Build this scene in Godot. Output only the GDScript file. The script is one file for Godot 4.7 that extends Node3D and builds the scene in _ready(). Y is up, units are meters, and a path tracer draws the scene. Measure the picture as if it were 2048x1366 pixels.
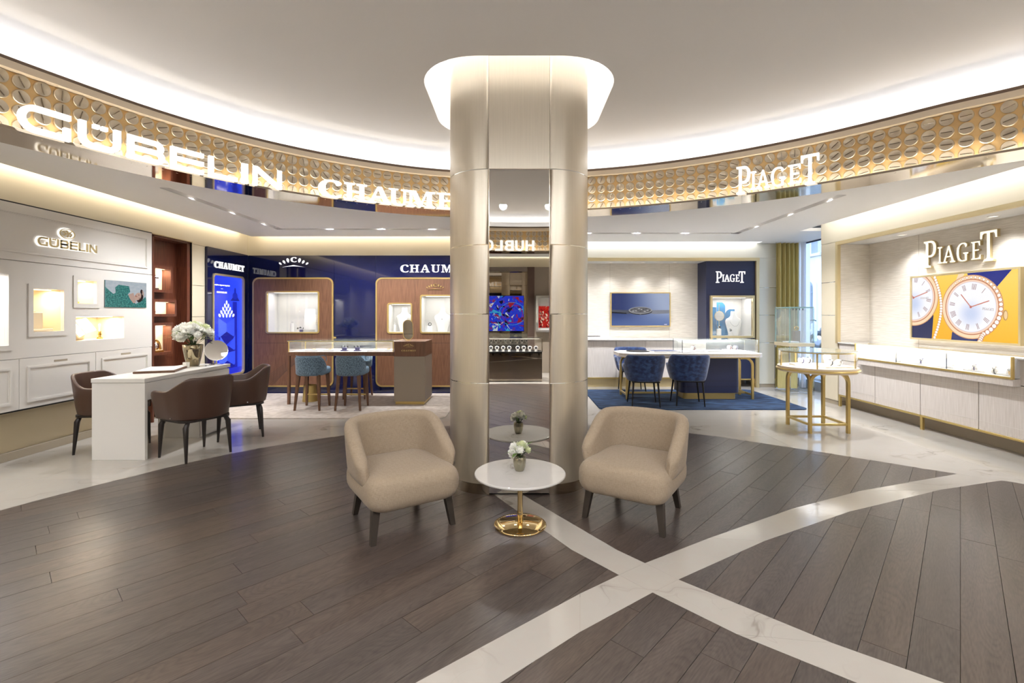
extends Node3D

# ---------------------------------------------------------------- frame
const F := 960.0      # focal length in pixels of the 2048 x 1366 frame
const CU := 1030.0    # principal point
const CV := 627.0
const EYE := 1.38
const RC := Vector2(0.1, 1.9)   # middle of the round hall (x, depth)
const CEIL := 3.22    # upper ceiling
const LOW := 2.69     # lower ceiling
const FASC := 2.525   # underside of the ring fascia

var M := {}
var counts := {}
var meshes := {}
var rng := RandomNumberGenerator.new()
var ring_t := PackedFloat32Array()
var ring_r := PackedFloat32Array()
var wood_t := PackedFloat32Array()
var wood_r := PackedFloat32Array()

func V(x: float, y: float, d: float) -> Vector3:
	return Vector3(x, y, -d)

# ---------------------------------------------------------------- mesh builder
class MB:
	var st := SurfaceTool.new()
	var grp := 0
	func _init() -> void:
		st.begin(Mesh.PRIMITIVE_TRIANGLES)
		st.set_smooth_group(0xFFFFFFFF)
	func flat() -> MB:
		st.set_smooth_group(0xFFFFFFFF)
		return self
	func smooth() -> MB:
		grp += 1
		st.set_smooth_group(grp)
		return self
	func tri(a: Vector3, b: Vector3, c: Vector3) -> void:
		st.add_vertex(a); st.add_vertex(c); st.add_vertex(b)
	func quad(a: Vector3, b: Vector3, c: Vector3, d: Vector3) -> void:
		tri(a, b, c); tri(a, c, d)
	func quv(a: Vector3, b: Vector3, c: Vector3, d: Vector3, u0 := 0.0, v0 := 0.0, u1 := 1.0, v1 := 1.0) -> void:
		# a lower left, b lower right, c upper right, d upper left
		var p := [a, c, b, a, d, c]
		var t := [Vector2(u0, v1), Vector2(u1, v0), Vector2(u1, v1), Vector2(u0, v1), Vector2(u0, v0), Vector2(u1, v0)]
		for i in 6:
			st.set_uv(t[i]); st.add_vertex(p[i])
	func box(c: Vector3, s: Vector3, ch := 0.0) -> MB:
		flat()
		var h := s * 0.5
		ch = minf(ch, minf(h.x, minf(h.y, h.z)) * 0.8)
		if ch <= 0.0:
			var p := []
			for i in 8:
				p.append(c + Vector3(h.x * (1 if i & 1 else -1), h.y * (1 if i & 2 else -1), h.z * (1 if i & 4 else -1)))
			quad(p[4], p[5], p[7], p[6]); quad(p[1], p[0], p[2], p[3])
			quad(p[5], p[1], p[3], p[7]); quad(p[0], p[4], p[6], p[2])
			quad(p[6], p[7], p[3], p[2]); quad(p[0], p[1], p[5], p[4])
			return self
		# chamfered box: corner points per axis
		var q := func(sx: int, sy: int, sz: int, ax: int) -> Vector3:
			var r := Vector3(sx * (h.x - (0.0 if ax == 0 else ch)), sy * (h.y - (0.0 if ax == 1 else ch)), sz * (h.z - (0.0 if ax == 2 else ch)))
			return c + r
		for s1 in [-1, 1]:
			_face([q.call(s1, -1, -1, 0), q.call(s1, 1, -1, 0), q.call(s1, 1, 1, 0), q.call(s1, -1, 1, 0)], c)
			_face([q.call(-1, s1, -1, 1), q.call(1, s1, -1, 1), q.call(1, s1, 1, 1), q.call(-1, s1, 1, 1)], c)
			_face([q.call(-1, -1, s1, 2), q.call(1, -1, s1, 2), q.call(1, 1, s1, 2), q.call(-1, 1, s1, 2)], c)
			for s2 in [-1, 1]:
				_face([q.call(-1, s1, s2, 1), q.call(1, s1, s2, 1), q.call(1, s1, s2, 2), q.call(-1, s1, s2, 2)], c)
				_face([q.call(s1, -1, s2, 0), q.call(s1, 1, s2, 0), q.call(s1, 1, s2, 2), q.call(s1, -1, s2, 2)], c)
				_face([q.call(s1, s2, -1, 0), q.call(s1, s2, 1, 0), q.call(s1, s2, 1, 1), q.call(s1, s2, -1, 1)], c)
				for s3 in [-1, 1]:
					_face([q.call(s1, s2, s3, 0), q.call(s1, s2, s3, 1), q.call(s1, s2, s3, 2)], c)
		return self
	func _face(p: Array, c: Vector3) -> void:
		var n: Vector3 = (p[1] - p[0]).cross(p[2] - p[0])
		if n.dot(p[0] - c) < 0.0:
			p.reverse()
		for i in range(1, p.size() - 1):
			tri(p[0], p[i], p[i + 1])
	# rows of points; the quad order makes the outside lie to the side of (next in row) x (next row)
	func grid(rows: Array, close_row := false, close_col := false, uv := Vector2.ZERO) -> MB:
		smooth()
		var nr := rows.size()
		var nc: int = rows[0].size()
		for i in (nr if close_col else nr - 1):
			var a: PackedVector3Array = rows[i]
			var b: PackedVector3Array = rows[(i + 1) % nr]
			for j in (nc if close_row else nc - 1):
				var k := (j + 1) % nc
				if uv == Vector2.ZERO:
					quad(a[j], a[k], b[k], b[j])
				else:
					quv(a[j], a[k], b[k], b[j], uv.x * j / (nc - 1.0), uv.y * i / (nr - 1.0), uv.x * (j + 1) / (nc - 1.0), uv.y * (i + 1) / (nr - 1.0))
		return self
	func fan(p: PackedVector3Array, flip := false) -> void:
		var m := Vector3.ZERO
		for x in p: m += x
		m /= p.size()
		for i in p.size():
			if flip: tri(m, p[(i + 1) % p.size()], p[i])
			else: tri(m, p[i], p[(i + 1) % p.size()])
	# profile of (radius, height) from bottom to top
	func lathe(prof: Array, n := 24, c := Vector3.ZERO, sharp := false, sx := 1.0, sz := 1.0) -> MB:
		for i in prof.size() - 1:
			if sharp or i == 0: smooth()
			for j in n:
				var a0 := TAU * j / n
				var a1 := TAU * (j + 1) / n
				var p: Vector2 = prof[i]
				var q: Vector2 = prof[i + 1]
				var e0 := Vector3(sin(a0) * sx, 0, cos(a0) * sz)
				var e1 := Vector3(sin(a1) * sx, 0, cos(a1) * sz)
				var A := c + e0 * p.x + Vector3(0, p.y, 0)
				var B := c + e1 * p.x + Vector3(0, p.y, 0)
				var C := c + e1 * q.x + Vector3(0, q.y, 0)
				var D := c + e0 * q.x + Vector3(0, q.y, 0)
				if p.x > 1e-6: tri(A, B, C)
				if q.x > 1e-6: tri(A, C, D)
		return self
	func tube(path: PackedVector3Array, r, n := 8, closed := false, caps := true) -> MB:
		smooth()
		var rings := []
		var up := Vector3.UP
		var m := path.size()
		for i in m:
			var t: Vector3
			if closed: t = path[(i + 1) % m] - path[(i - 1 + m) % m]
			else: t = path[mini(i + 1, m - 1)] - path[maxi(i - 1, 0)]
			t = t.normalized()
			if i == 0 and absf(t.dot(up)) > 0.9: up = Vector3.RIGHT
			var s := t.cross(up).normalized()
			up = s.cross(t).normalized()
			var ring := PackedVector3Array()
			var rr: float = r[i] if r is Array else r
			for j in n:
				var a := TAU * j / n
				ring.append(path[i] + (s * cos(a) - up * sin(a)) * rr)
			rings.append(ring)
		grid(rings, true, closed)
		if caps and not closed:
			flat()
			fan(rings[0], true); fan(rings[m - 1])
		return self
	# polygon in the xz plane, between two heights
	func prism(poly: PackedVector2Array, y0: float, y1: float, ch := 0.0) -> MB:
		flat()
		if Geometry2D.is_polygon_clockwise(poly):
			poly = poly.duplicate(); poly.reverse()
		var n := poly.size()
		var top := poly
		if ch > 0.0:
			var off := Geometry2D.offset_polygon(poly, -ch)
			if off.size() == 1 and off[0].size() == n:
				# match starts
				var best := 0
				for i in n:
					if off[0][i].distance_to(poly[0]) < off[0][best].distance_to(poly[0]): best = i
				top = PackedVector2Array()
				for i in n: top.append(off[0][(i + best) % n])
			else: ch = 0.0
		var ids := Geometry2D.triangulate_polygon(top)
		for i in range(0, ids.size(), 3):
			var a := top[ids[i]]; var b := top[ids[i + 1]]; var c := top[ids[i + 2]]
			_face([Vector3(a.x, y1, a.y), Vector3(b.x, y1, b.y), Vector3(c.x, y1, c.y)], Vector3(a.x, y1 - 1.0, a.y))
		ids = Geometry2D.triangulate_polygon(poly)
		for i in range(0, ids.size(), 3):
			var a := poly[ids[i]]; var b := poly[ids[i + 1]]; var c := poly[ids[i + 2]]
			_face([Vector3(a.x, y0, a.y), Vector3(b.x, y0, b.y), Vector3(c.x, y0, c.y)], Vector3(a.x, y0 + 1.0, a.y))
		for i in n:
			var a := poly[i]; var b := poly[(i + 1) % n]
			quad(Vector3(b.x, y0, b.y), Vector3(a.x, y0, a.y), Vector3(a.x, y1 - ch, a.y), Vector3(b.x, y1 - ch, b.y))
			if ch > 0.0:
				var e := top[i]; var g := top[(i + 1) % n]
				quad(Vector3(b.x, y1 - ch, b.y), Vector3(a.x, y1 - ch, a.y), Vector3(e.x, y1, e.y), Vector3(g.x, y1, g.y))
		return self
	# polygon in the xy plane, between two depths
	func prismz(poly: PackedVector2Array, z0: float, z1: float) -> MB:
		flat()
		if Geometry2D.is_polygon_clockwise(poly):
			poly = poly.duplicate(); poly.reverse()
		var ids := Geometry2D.triangulate_polygon(poly)
		for i in range(0, ids.size(), 3):
			var a := poly[ids[i]]; var b := poly[ids[i + 1]]; var c := poly[ids[i + 2]]
			_face([Vector3(a.x, a.y, z1), Vector3(b.x, b.y, z1), Vector3(c.x, c.y, z1)], Vector3(a.x, a.y, z1 - 1.0))
			_face([Vector3(a.x, a.y, z0), Vector3(b.x, b.y, z0), Vector3(c.x, c.y, z0)], Vector3(a.x, a.y, z0 + 1.0))
		for i in poly.size():
			var a := poly[i]; var b := poly[(i + 1) % poly.size()]
			quad(Vector3(a.x, a.y, z0), Vector3(b.x, b.y, z0), Vector3(b.x, b.y, z1), Vector3(a.x, a.y, z1))
		return self
	# flat frame in the xy plane between two outlines with as many points each
	func framez(outer: PackedVector2Array, inner: PackedVector2Array, z0: float, z1: float) -> MB:
		flat()
		var n := outer.size()
		for i in n:
			var k := (i + 1) % n
			var a := outer[i]; var b := outer[k]; var c := inner[k]; var d := inner[i]
			quad(Vector3(a.x, a.y, z1), Vector3(b.x, b.y, z1), Vector3(c.x, c.y, z1), Vector3(d.x, d.y, z1))
			quad(Vector3(b.x, b.y, z0), Vector3(a.x, a.y, z0), Vector3(d.x, d.y, z0), Vector3(c.x, c.y, z0))
			quad(Vector3(a.x, a.y, z0), Vector3(b.x, b.y, z0), Vector3(b.x, b.y, z1), Vector3(a.x, a.y, z1))
			quad(Vector3(c.x, c.y, z0), Vector3(d.x, d.y, z0), Vector3(d.x, d.y, z1), Vector3(c.x, c.y, z1))
		return self
	# a bar of rectangular section along a path in the xy plane
	func stroke(path: PackedVector2Array, t: float, z0: float, z1: float) -> MB:
		var l := PackedVector2Array(); var r := PackedVector2Array()
		var clean := PackedVector2Array()
		for q in path:
			if clean.is_empty() or q.distance_to(clean[-1]) > 1e-4: clean.append(q)
		path = clean
		var n := path.size()
		for i in n:
			var d0 := (path[i] - path[maxi(i - 1, 0)]).normalized()
			var d1 := (path[mini(i + 1, n - 1)] - path[i]).normalized()
			if i == 0: d0 = d1
			if i == n - 1: d1 = d0
			var m := (d0 + d1).normalized()
			var k := t * 0.5 / maxf(0.5, m.dot(d1))
			var nn := Vector2(-m.y, m.x) * k
			l.append(path[i] + nn); r.append(path[i] - nn)
		r.reverse()
		l.append_array(r)
		return prismz(l, z0, z1)
	func done() -> ArrayMesh:
		st.generate_normals()
		return st.commit()

func holed(w: float, h: float, th: float, holes: Array) -> ArrayMesh:
	var xs := [0.0, w]; var ys := [0.0, h]
	for r in holes:
		xs.append_array([r.position.x, r.end.x]); ys.append_array([r.position.y, r.end.y])
	xs.sort(); ys.sort()
	var b := MB.new()
	for i in xs.size() - 1:
		for j in ys.size() - 1:
			if xs[i + 1] - xs[i] < 1e-5 or ys[j + 1] - ys[j] < 1e-5: continue
			var m := Vector2((xs[i] + xs[i + 1]) * 0.5, (ys[j] + ys[j + 1]) * 0.5)
			var inside := false
			for r in holes:
				if r.has_point(m): inside = true
			if inside: continue
			b.quad(Vector3(xs[i], ys[j], 0), Vector3(xs[i + 1], ys[j], 0), Vector3(xs[i + 1], ys[j + 1], 0), Vector3(xs[i], ys[j + 1], 0))
			b.quad(Vector3(xs[i + 1], ys[j], -th), Vector3(xs[i], ys[j], -th), Vector3(xs[i], ys[j + 1], -th), Vector3(xs[i + 1], ys[j + 1], -th))
	for q in [[Rect2(0, 0, w, h), 1.0]] + holes.map(func(r): return [r, -1.0]):
		var r: Rect2 = q[0]
		var p := [r.position, Vector2(r.end.x, r.position.y), r.end, Vector2(r.position.x, r.end.y)]
		for i in 4:
			var a: Vector2 = p[i]; var c: Vector2 = p[(i + 1) % 4]
			if q[1] < 0: var t := a; a = c; c = t
			b.quad(Vector3(a.x, a.y, -th), Vector3(c.x, c.y, -th), Vector3(c.x, c.y, 0), Vector3(a.x, a.y, 0))
	return b.done()

func rrect(w: float, h: float, r: float, c := Vector2.ZERO, n := 6) -> PackedVector2Array:
	var p := PackedVector2Array()
	for k in 4:
		var m := Vector2((w * 0.5 - r) * (1 if k == 0 or k == 3 else -1), (h * 0.5 - r) * (1 if k < 2 else -1))
		for i in n + 1:
			var a := PI * 0.5 * (k + float(i) / n)
			p.append(c + m + Vector2(cos(a), sin(a)) * r)
	return p

func circ(r: float, n := 32, c := Vector2.ZERO, sy := 1.0) -> PackedVector2Array:
	var p := PackedVector2Array()
	for i in n: p.append(c + Vector2(cos(TAU * i / n) * r, sin(TAU * i / n) * r * sy))
	return p

# ---------------------------------------------------------------- nodes
func numbered(s: String) -> String:
	if not counts.has(s):
		counts[s] = 0
		return s
	counts[s] += 1
	return "%s_%03d" % [s, counts[s]]

func tag(o: Node3D, label: String, cat: String, group := "") -> Node3D:
	o.set_meta("label", label); o.set_meta("category", cat)
	if group: o.set_meta("group", group)
	return o

func thing(nm: String, label: String, cat: String, at := Vector3.ZERO, turn := 0.0, group := "") -> Node3D:
	var o := Node3D.new()
	o.name = numbered(nm)
	add_child(o)
	o.position = at; o.rotation.y = turn
	return tag(o, label, cat, group)

func struct(nm: String) -> Node3D:
	var o := Node3D.new()
	o.name = numbered(nm)
	add_child(o)
	o.set_meta("kind", "structure")
	return o

func part(par: Node3D, nm: String, mesh: Mesh, m, at = Vector3.ZERO) -> MeshInstance3D:
	var o := MeshInstance3D.new()
	o.name = nm if par != self else numbered(nm)
	o.mesh = mesh
	o.material_override = M[m] if m is String else m
	par.add_child(o, true)
	if at is Transform3D: o.transform = at
	else: o.position = at
	return o

func bx(par: Node3D, nm: String, c: Vector3, s: Vector3, m, ch := 0.003) -> MeshInstance3D:
	var key := "b%s%s" % [s, ch]
	if not meshes.has(key): meshes[key] = MB.new().box(Vector3.ZERO, s, ch).done()
	return part(par, nm, meshes[key], m, c)

func copy(o: Node3D, at: Vector3, turn: float, label := "") -> Node3D:
	var c: Node3D = o.duplicate()
	c.name = numbered(String(o.name).get_slice("_0", 0))
	add_child(c)
	c.position = at; c.rotation.y = turn
	if label: c.set_meta("label", label)
	return c

# wall frames: local x runs to the viewer's right along the wall, z out of it into the room
func on_left(x: float, d: float, y: float) -> Transform3D:
	return Transform3D(Basis(Vector3(0, 0, -1), Vector3.UP, Vector3(1, 0, 0)), V(x, y, d))
func on_right(x: float, d: float, y: float) -> Transform3D:
	return Transform3D(Basis(Vector3(0, 0, 1), Vector3.UP, Vector3(-1, 0, 0)), V(x, y, d))
func on_back(x: float, d: float, y: float) -> Transform3D:
	return Transform3D(Basis(), V(x, y, d))
func on_rear(x: float, z: float, y: float) -> Transform3D:
	return Transform3D(Basis(Vector3(-1, 0, 0), Vector3.UP, Vector3(0, 0, -1)), Vector3(x, y, z))

# ---------------------------------------------------------------- lights
func aim(at: Vector3, to: Vector3, along: Vector3) -> Transform3D:
	# light looks along -z towards «to»; its x runs along «along»
	var z := -to.normalized()
	var x := (along - z * along.dot(z)).normalized()
	return Transform3D(Basis(x, z.cross(x), z), at)

func area(nm: String, t: Transform3D, size: Vector2, e: float, c: Color, par: Node3D = self) -> void:
	var l := AreaLight3D.new()
	l.name = nm if par != self else numbered(nm)
	l.area_size = size
	l.light_energy = e
	l.light_color = c
	l.shadow_enabled = true
	l.area_range = 12.0
	l.transform = t
	par.add_child(l, true)

func spot(nm: String, at: Vector3, to: Vector3, ang: float, e: float, c: Color, size := 0.04, par: Node3D = self) -> void:
	var l := SpotLight3D.new()
	l.name = nm if par != self else numbered(nm)
	var u := Vector3.FORWARD if absf(to.normalized().y) > 0.95 else Vector3.UP
	l.transform = Transform3D(Basis.looking_at(to, u), at)
	l.spot_angle = ang
	l.spot_angle_attenuation = 1.0
	l.spot_range = 14.0
	l.light_energy = e
	l.light_color = c
	l.light_size = size
	l.shadow_enabled = true
	par.add_child(l, true)

# ---------------------------------------------------------------- round hall
func polar(t: PackedFloat32Array, r: PackedFloat32Array, a: float) -> float:
	var n := t.size()
	a = wrapf(a, t[0], t[0] + TAU)
	var i := n - 1
	for k in n - 1:
		if a >= t[k] and a < t[k + 1]: i = k; break
	var t0 := t[i]; var t1 := t[i + 1] if i < n - 1 else t[0] + TAU
	var p0 := r[(i - 1 + n) % n]; var tp := t[i - 1] if i > 0 else t[n - 1] - TAU
	var tn := t[(i + 2) % n] + (TAU if i + 2 >= n else 0.0)
	return cubic_interpolate_in_time(r[i], r[(i + 1) % n], p0, r[(i + 2) % n], (a - t0) / (t1 - t0), t1 - t0, tp - t0, tn - t0)

func rr(a: float) -> float:
	return polar(ring_t, ring_r, a)
func wr(a: float) -> float:
	return polar(wood_t, wood_r, a)

func ring_pt(a: float, off: float, y: float) -> Vector3:
	var r := rr(a) + off
	return V(RC.x + sin(a) * r, y, RC.y + cos(a) * r)

func ring_frame(a: float, off: float, y: float) -> Transform3D:
	var x := (ring_pt(a + 0.01, off, y) - ring_pt(a - 0.01, off, y)).normalized()
	return Transform3D(Basis(x, Vector3.UP, x.cross(Vector3.UP)), ring_pt(a, off, y))

func ring_band(prof: Array, n := 200) -> ArrayMesh:
	# prof: (offset, height); closed band around the hall, each profile step with its own edge
	var b := MB.new()
	for k in prof.size() - 1:
		var rows := [PackedVector3Array(), PackedVector3Array()]
		for i in n:
			var a := TAU * i / n
			rows[0].append(ring_pt(a, prof[k].x, prof[k].y)); rows[1].append(ring_pt(a, prof[k + 1].x, prof[k + 1].y))
		b.grid(rows, true)
	return b.done()

func angle_at(u: float, off: float, y: float) -> float:
	# angle round the hall at which the ring stands over the column u of the frame
	var lo := -1.4; var hi := 1.4
	for i in 40:
		var m := (lo + hi) * 0.5
		var p := ring_pt(m, off, y)
		if CU + F * p.x / -p.z < u: lo = m
		else: hi = m
	return lo

func floor_pt(u: float, v: float) -> Vector2:
	var k := EYE / (v - CV)
	return Vector2((u - CU) * k, F * k)

# ---------------------------------------------------------------- textures
func fnl(sd: int, freq: float, oct := 4, kind := FastNoiseLite.TYPE_SIMPLEX_SMOOTH) -> FastNoiseLite:
	var n := FastNoiseLite.new()
	n.seed = sd; n.frequency = freq; n.noise_type = kind
	n.fractal_octaves = oct
	return n

func nimg(sd: int, freq: float, w: int, h: int, oct := 4) -> Image:
	var im := fnl(sd, freq, oct).get_seamless_image(w, h)
	im.convert(Image.FORMAT_RGBA8)
	return im

func tint(im: Image, stops: Array) -> ImageTexture:
	# stops: [position, colour] pairs
	var lut := PackedColorArray()
	for i in 256:
		var t := i / 255.0
		var c: Color = stops[0][1]
		for k in stops.size() - 1:
			if t >= stops[k][0]:
				c = stops[k][1].lerp(stops[k + 1][1], clampf((t - stops[k][0]) / (stops[k + 1][0] - stops[k][0]), 0, 1))
		lut.append(c)
	var src := im.get_data()
	var out := PackedByteArray()
	out.resize(src.size())
	for i in range(0, src.size(), 4):
		var c := lut[src[i]]
		out[i] = c.r8; out[i + 1] = c.g8; out[i + 2] = c.b8; out[i + 3] = 255
	return ImageTexture.create_from_image(Image.create_from_data(im.get_width(), im.get_height(), false, Image.FORMAT_RGBA8, out))

func raw(im: Image) -> ImageTexture:
	return ImageTexture.create_from_image(im)

func stretched(sd: int, freq: float, w: int, h: int, fx: int, fy: int, oct := 4) -> Image:
	var im := nimg(sd, freq, w / fx, h / fy, oct)
	im.resize(w, h, Image.INTERPOLATE_CUBIC)
	return im

# a value for every pixel of a sheet whose edges meet when it repeats
func wrapped(w: int, h: int, f: Callable) -> Image:
	var m := 0.14
	var d := PackedByteArray(); d.resize(w * h * 4)
	for y in h:
		var v := float(y) / h
		var ty := smoothstep(1.0 - m, 1.0, v)
		for x in w:
			var u := float(x) / w
			var tx := smoothstep(1.0 - m, 1.0, u)
			var g: float = f.call(u, v)
			if tx > 0.0: g = lerpf(g, f.call(u - 1.0, v), tx)
			if ty > 0.0:
				var k: float = f.call(u, v - 1.0)
				if tx > 0.0: k = lerpf(k, f.call(u - 1.0, v - 1.0), tx)
				g = lerpf(g, k, ty)
			var b := int(clampf(g, 0, 1) * 255)
			var i := (y * w + x) * 4
			d[i] = b; d[i + 1] = b; d[i + 2] = b; d[i + 3] = 255
	return Image.create_from_data(w, h, false, Image.FORMAT_RGBA8, d)

func oak(sd: int) -> Image:
	# a sheet of flat-sawn oak, grain along u: long cathedral rings, pores and streaks
	var warp := fnl(sd, 1.0, 2); var fine := fnl(sd + 7, 1.0, 2); var pore := fnl(sd + 11, 1.0, 1)
	return wrapped(1024, 512, func(u: float, v: float) -> float:
		var fx := u * 4.0; var fy := v * 4.0
		var c := warp.get_noise_2d(fx * 0.3, fy * 1.7) * 1.5 + fy * 0.5
		var g := fposmod(c * 8.0 + fine.get_noise_2d(fx * 1.2, fy * 8.0) * 0.35, 1.0)
		g = smoothstep(0.0, 0.3, g) * (1.0 - smoothstep(0.55, 1.0, g) * 0.8)
		var p := pore.get_noise_2d(fx * 7.0, fy * 95.0)
		return 0.46 + 0.2 * g + 0.2 * p + 0.2 * fine.get_noise_2d(fx * 0.4 + 9.0, fy * 6.0))

func marble(sd: int, n: int) -> Image:
	var a := fnl(sd, 1.0, 4); var b := fnl(sd + 3, 1.0, 5); var c := fnl(sd + 5, 1.0, 3)
	return wrapped(n, n, func(u: float, v: float) -> float:
		var fx := u * 3.0; var fy := v * 3.0
		var wx := fx + 0.5 * a.get_noise_2d(fx * 0.8, fy * 0.8)
		var wy := fy + 0.5 * a.get_noise_2d(fx * 0.8 + 40.0, fy * 0.8)
		var r := absf(b.get_noise_2d(wx * 0.45 + wy * 0.25, wy * 0.9))
		var m := smoothstep(-0.15, 0.35, c.get_noise_2d(fx * 0.5, fy * 0.5))
		var vein := (1.0 - smoothstep(0.0, 0.03, r)) * m * 0.6 + (1.0 - smoothstep(0.0, 0.18, r)) * m * 0.22
		var r2 := absf(a.get_noise_2d(wx * 1.4 + 11.0, wy * 0.7))
		vein += (1.0 - smoothstep(0.0, 0.02, r2)) * 0.2 * m
		return 1.0 - vein * 0.75 + 0.03 * c.get_noise_2d(fx * 3.0, fy * 3.0) - 0.02)

func weave(sd: int, n: int) -> Image:
	var a := stretched(sd, 0.2, n, n, 8, 1, 2); var b := stretched(sd + 1, 0.2, n, n, 1, 8, 2)
	var da := a.get_data(); var db := b.get_data()
	for y in n:
		for x in n:
			var i := (y * n + x) * 4
			var v: int = da[i] if (x + y) % 2 == 0 else db[i]
			da[i] = v; da[i + 1] = v; da[i + 2] = v
	return Image.create_from_data(n, n, false, Image.FORMAT_RGBA8, da)

# ---------------------------------------------------------------- materials
func mat(nm: String, c: Color, rough := 0.5, metal := 0.0) -> StandardMaterial3D:
	var m := StandardMaterial3D.new()
	m.resource_name = nm
	m.albedo_color = c
	m.roughness = rough
	m.metallic = metal
	M[nm] = m
	return m

func tri_mat(nm: String, tex: Texture2D, rough: float, scale: Vector3, metal := 0.0, bump: Texture2D = null, bs := 0.1) -> StandardMaterial3D:
	var m := mat(nm, Color.WHITE, rough, metal)
	m.albedo_texture = tex
	m.uv1_triplanar = true
	m.uv1_world_triplanar = true
	m.uv1_scale = scale
	if bump:
		m.heightmap_enabled = true
		m.heightmap_texture = bump
		m.heightmap_scale = bs
	return m

func glow(nm: String, c: Color, e: float) -> StandardMaterial3D:
	var m := mat(nm, Color(c.r * 0.45, c.g * 0.45, c.b * 0.45), 0.5)
	m.emission_enabled = true
	m.emission = c
	m.emission_energy_multiplier = e
	return m

func lit_print(nm: String, im: Image, e: float) -> StandardMaterial3D:
	var m := mat(nm, Color(0.02, 0.02, 0.02), 0.25)
	m.emission_enabled = true
	m.emission_texture = ImageTexture.create_from_image(im)
	m.emission_energy_multiplier = e
	return m

func glass_mat(nm: String, c: Color) -> void:
	var m := mat(nm, c, 0.02)
	m.transparency = BaseMaterial3D.TRANSPARENCY_ALPHA

func materials() -> void:
	mat("plaster", Color(0.92, 0.912, 0.905), 0.9)
	mat("plaster_low", Color(0.91, 0.902, 0.892), 0.55)
	mat("cream", Color(0.86, 0.815, 0.715), 0.42)
	mat("cream_gloss", Color(0.84, 0.78, 0.65), 0.16)
	mat("bluegrey_panel", Color(0.83, 0.815, 0.76), 0.4)
	mat("greige", Color(0.65, 0.6, 0.52), 0.45)
	mat("brown_trim", Color(0.47, 0.4, 0.34), 0.5, 0.3)
	mat("trim_beige", Color(0.9, 0.84, 0.75), 0.5)
	mat("dark_brown", Color(0.34, 0.26, 0.22), 0.6)
	mat("black", Color(0.03, 0.03, 0.03), 0.5)
	mat("white_lacquer", Color(0.86, 0.84, 0.81), 0.35)
	mat("white_desk", Color(0.87, 0.855, 0.83), 0.35)
	mat("white_inside", Color(0.83, 0.82, 0.805), 0.5)
	mat("beige_inside", Color(0.86, 0.8, 0.68), 0.5)
	mat("ivory_print", Color(0.93, 0.9, 0.85), 0.6)
	mat("pink_print", Color(0.8, 0.6, 0.6), 0.6)
	mat("soffit", Color(0.78, 0.73, 0.66), 0.06, 1.0)
	mat("gold", Color(0.83, 0.73, 0.47), 0.32, 0.8)
	mat("gold_satin", Color(0.82, 0.75, 0.58), 0.4, 0.6)
	mat("brass_polished", Color(0.95, 0.85, 0.64), 0.03, 1.0)
	mat("steel", Color(0.72, 0.67, 0.6), 0.2, 1.0)
	mat("chrome", Color(0.85, 0.85, 0.84), 0.05, 1.0)
	mat("mirror", Color(0.83, 0.82, 0.8), 0.005, 1.0)
	mat("bronze_mirror", Color(0.62, 0.58, 0.53), 0.02, 1.0)
	mat("navy_lacquer", Color(0.05, 0.08, 0.25), 0.06)
	mat("navy_satin", Color(0.13, 0.16, 0.29), 0.35)
	mat("taupe", Color(0.58, 0.53, 0.47), 0.5)
	mat("leather", Color(0.3, 0.21, 0.165), 0.38)
	mat("leg_dark", Color(0.13, 0.1, 0.085), 0.4)
	mat("leg_grey_oak", Color(0.2, 0.17, 0.145), 0.45)
	mat("leg_black", Color(0.1, 0.085, 0.08), 0.4, 0.4)
	mat("stop_white", Color(0.9, 0.89, 0.875), 0.6)
	mat("navy_velvet_stand", Color(0.1, 0.12, 0.35), 0.6)
	mat("azure", Color(0.05, 0.42, 0.62), 0.45)
	mat("jewel_dark", Color(0.12, 0.13, 0.2), 0.2, 0.4)
	mat("ruby", Color(0.6, 0.1, 0.12), 0.35)
	mat("violet", Color(0.2, 0.17, 0.45), 0.35)
	mat("silver", Color(0.85, 0.85, 0.86), 0.18, 1.0)
	mat("gold_jewel", Color(0.9, 0.72, 0.4), 0.16, 1.0)
	mat("slot", Color(0.6, 0.55, 0.48), 0.12, 1.0)
	mat("petal", Color(0.95, 0.945, 0.915), 0.6)
	mat("petal_green", Color(0.86, 0.88, 0.72), 0.6)
	mat("leaf", Color(0.32, 0.42, 0.16), 0.55)
	mat("leaf_dark", Color(0.2, 0.3, 0.12), 0.55)
	mat("facade", Color(0.9, 0.89, 0.86), 0.9)
	mat("facade_grey", Color(0.6, 0.61, 0.63), 0.9)
	mat("street", Color(0.5, 0.5, 0.5), 0.9)
	mat("iron", Color(0.55, 0.57, 0.6), 0.6)
	mat("shutter", Color(0.75, 0.78, 0.78), 0.7)
	mat("rubber", Color(0.05, 0.05, 0.06), 0.6)
	mat("bike_blue", Color(0.1, 0.12, 0.25), 0.3)
	mat("bike_white", Color(0.85, 0.85, 0.87), 0.35)
	mat("red_lamp", Color(0.6, 0.05, 0.05), 0.3)
	mat("candle", Color(0.93, 0.92, 0.88), 0.5)
	glass_mat("glass", Color(0.94, 0.99, 0.97, 0.05))
	glass_mat("glass_edge", Color(0.62, 0.76, 0.72, 0.4))
	glass_mat("window_glass", Color(0.95, 0.98, 1.0, 0.04))
	var sg := mat("smoke_glass", Color(0.62, 0.57, 0.45), 0.04, 0.9)
	sg.clearcoat_enabled = true
	var irid := mat("iridescent", Color(0.6, 0.58, 0.5), 0.1, 0.85)
	irid.clearcoat_enabled = true
	for m in ["petal", "petal_green", "leaf"]:
		M[m].backlight_enabled = true
		M[m].backlight = M[m].albedo_color * 0.4
	var velv: StandardMaterial3D
	# lit things
	glow("led_warm", Color(1.0, 0.9, 0.76), 0.9)
	glow("led_white", Color(1.0, 0.97, 0.92), 1.0)
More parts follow.
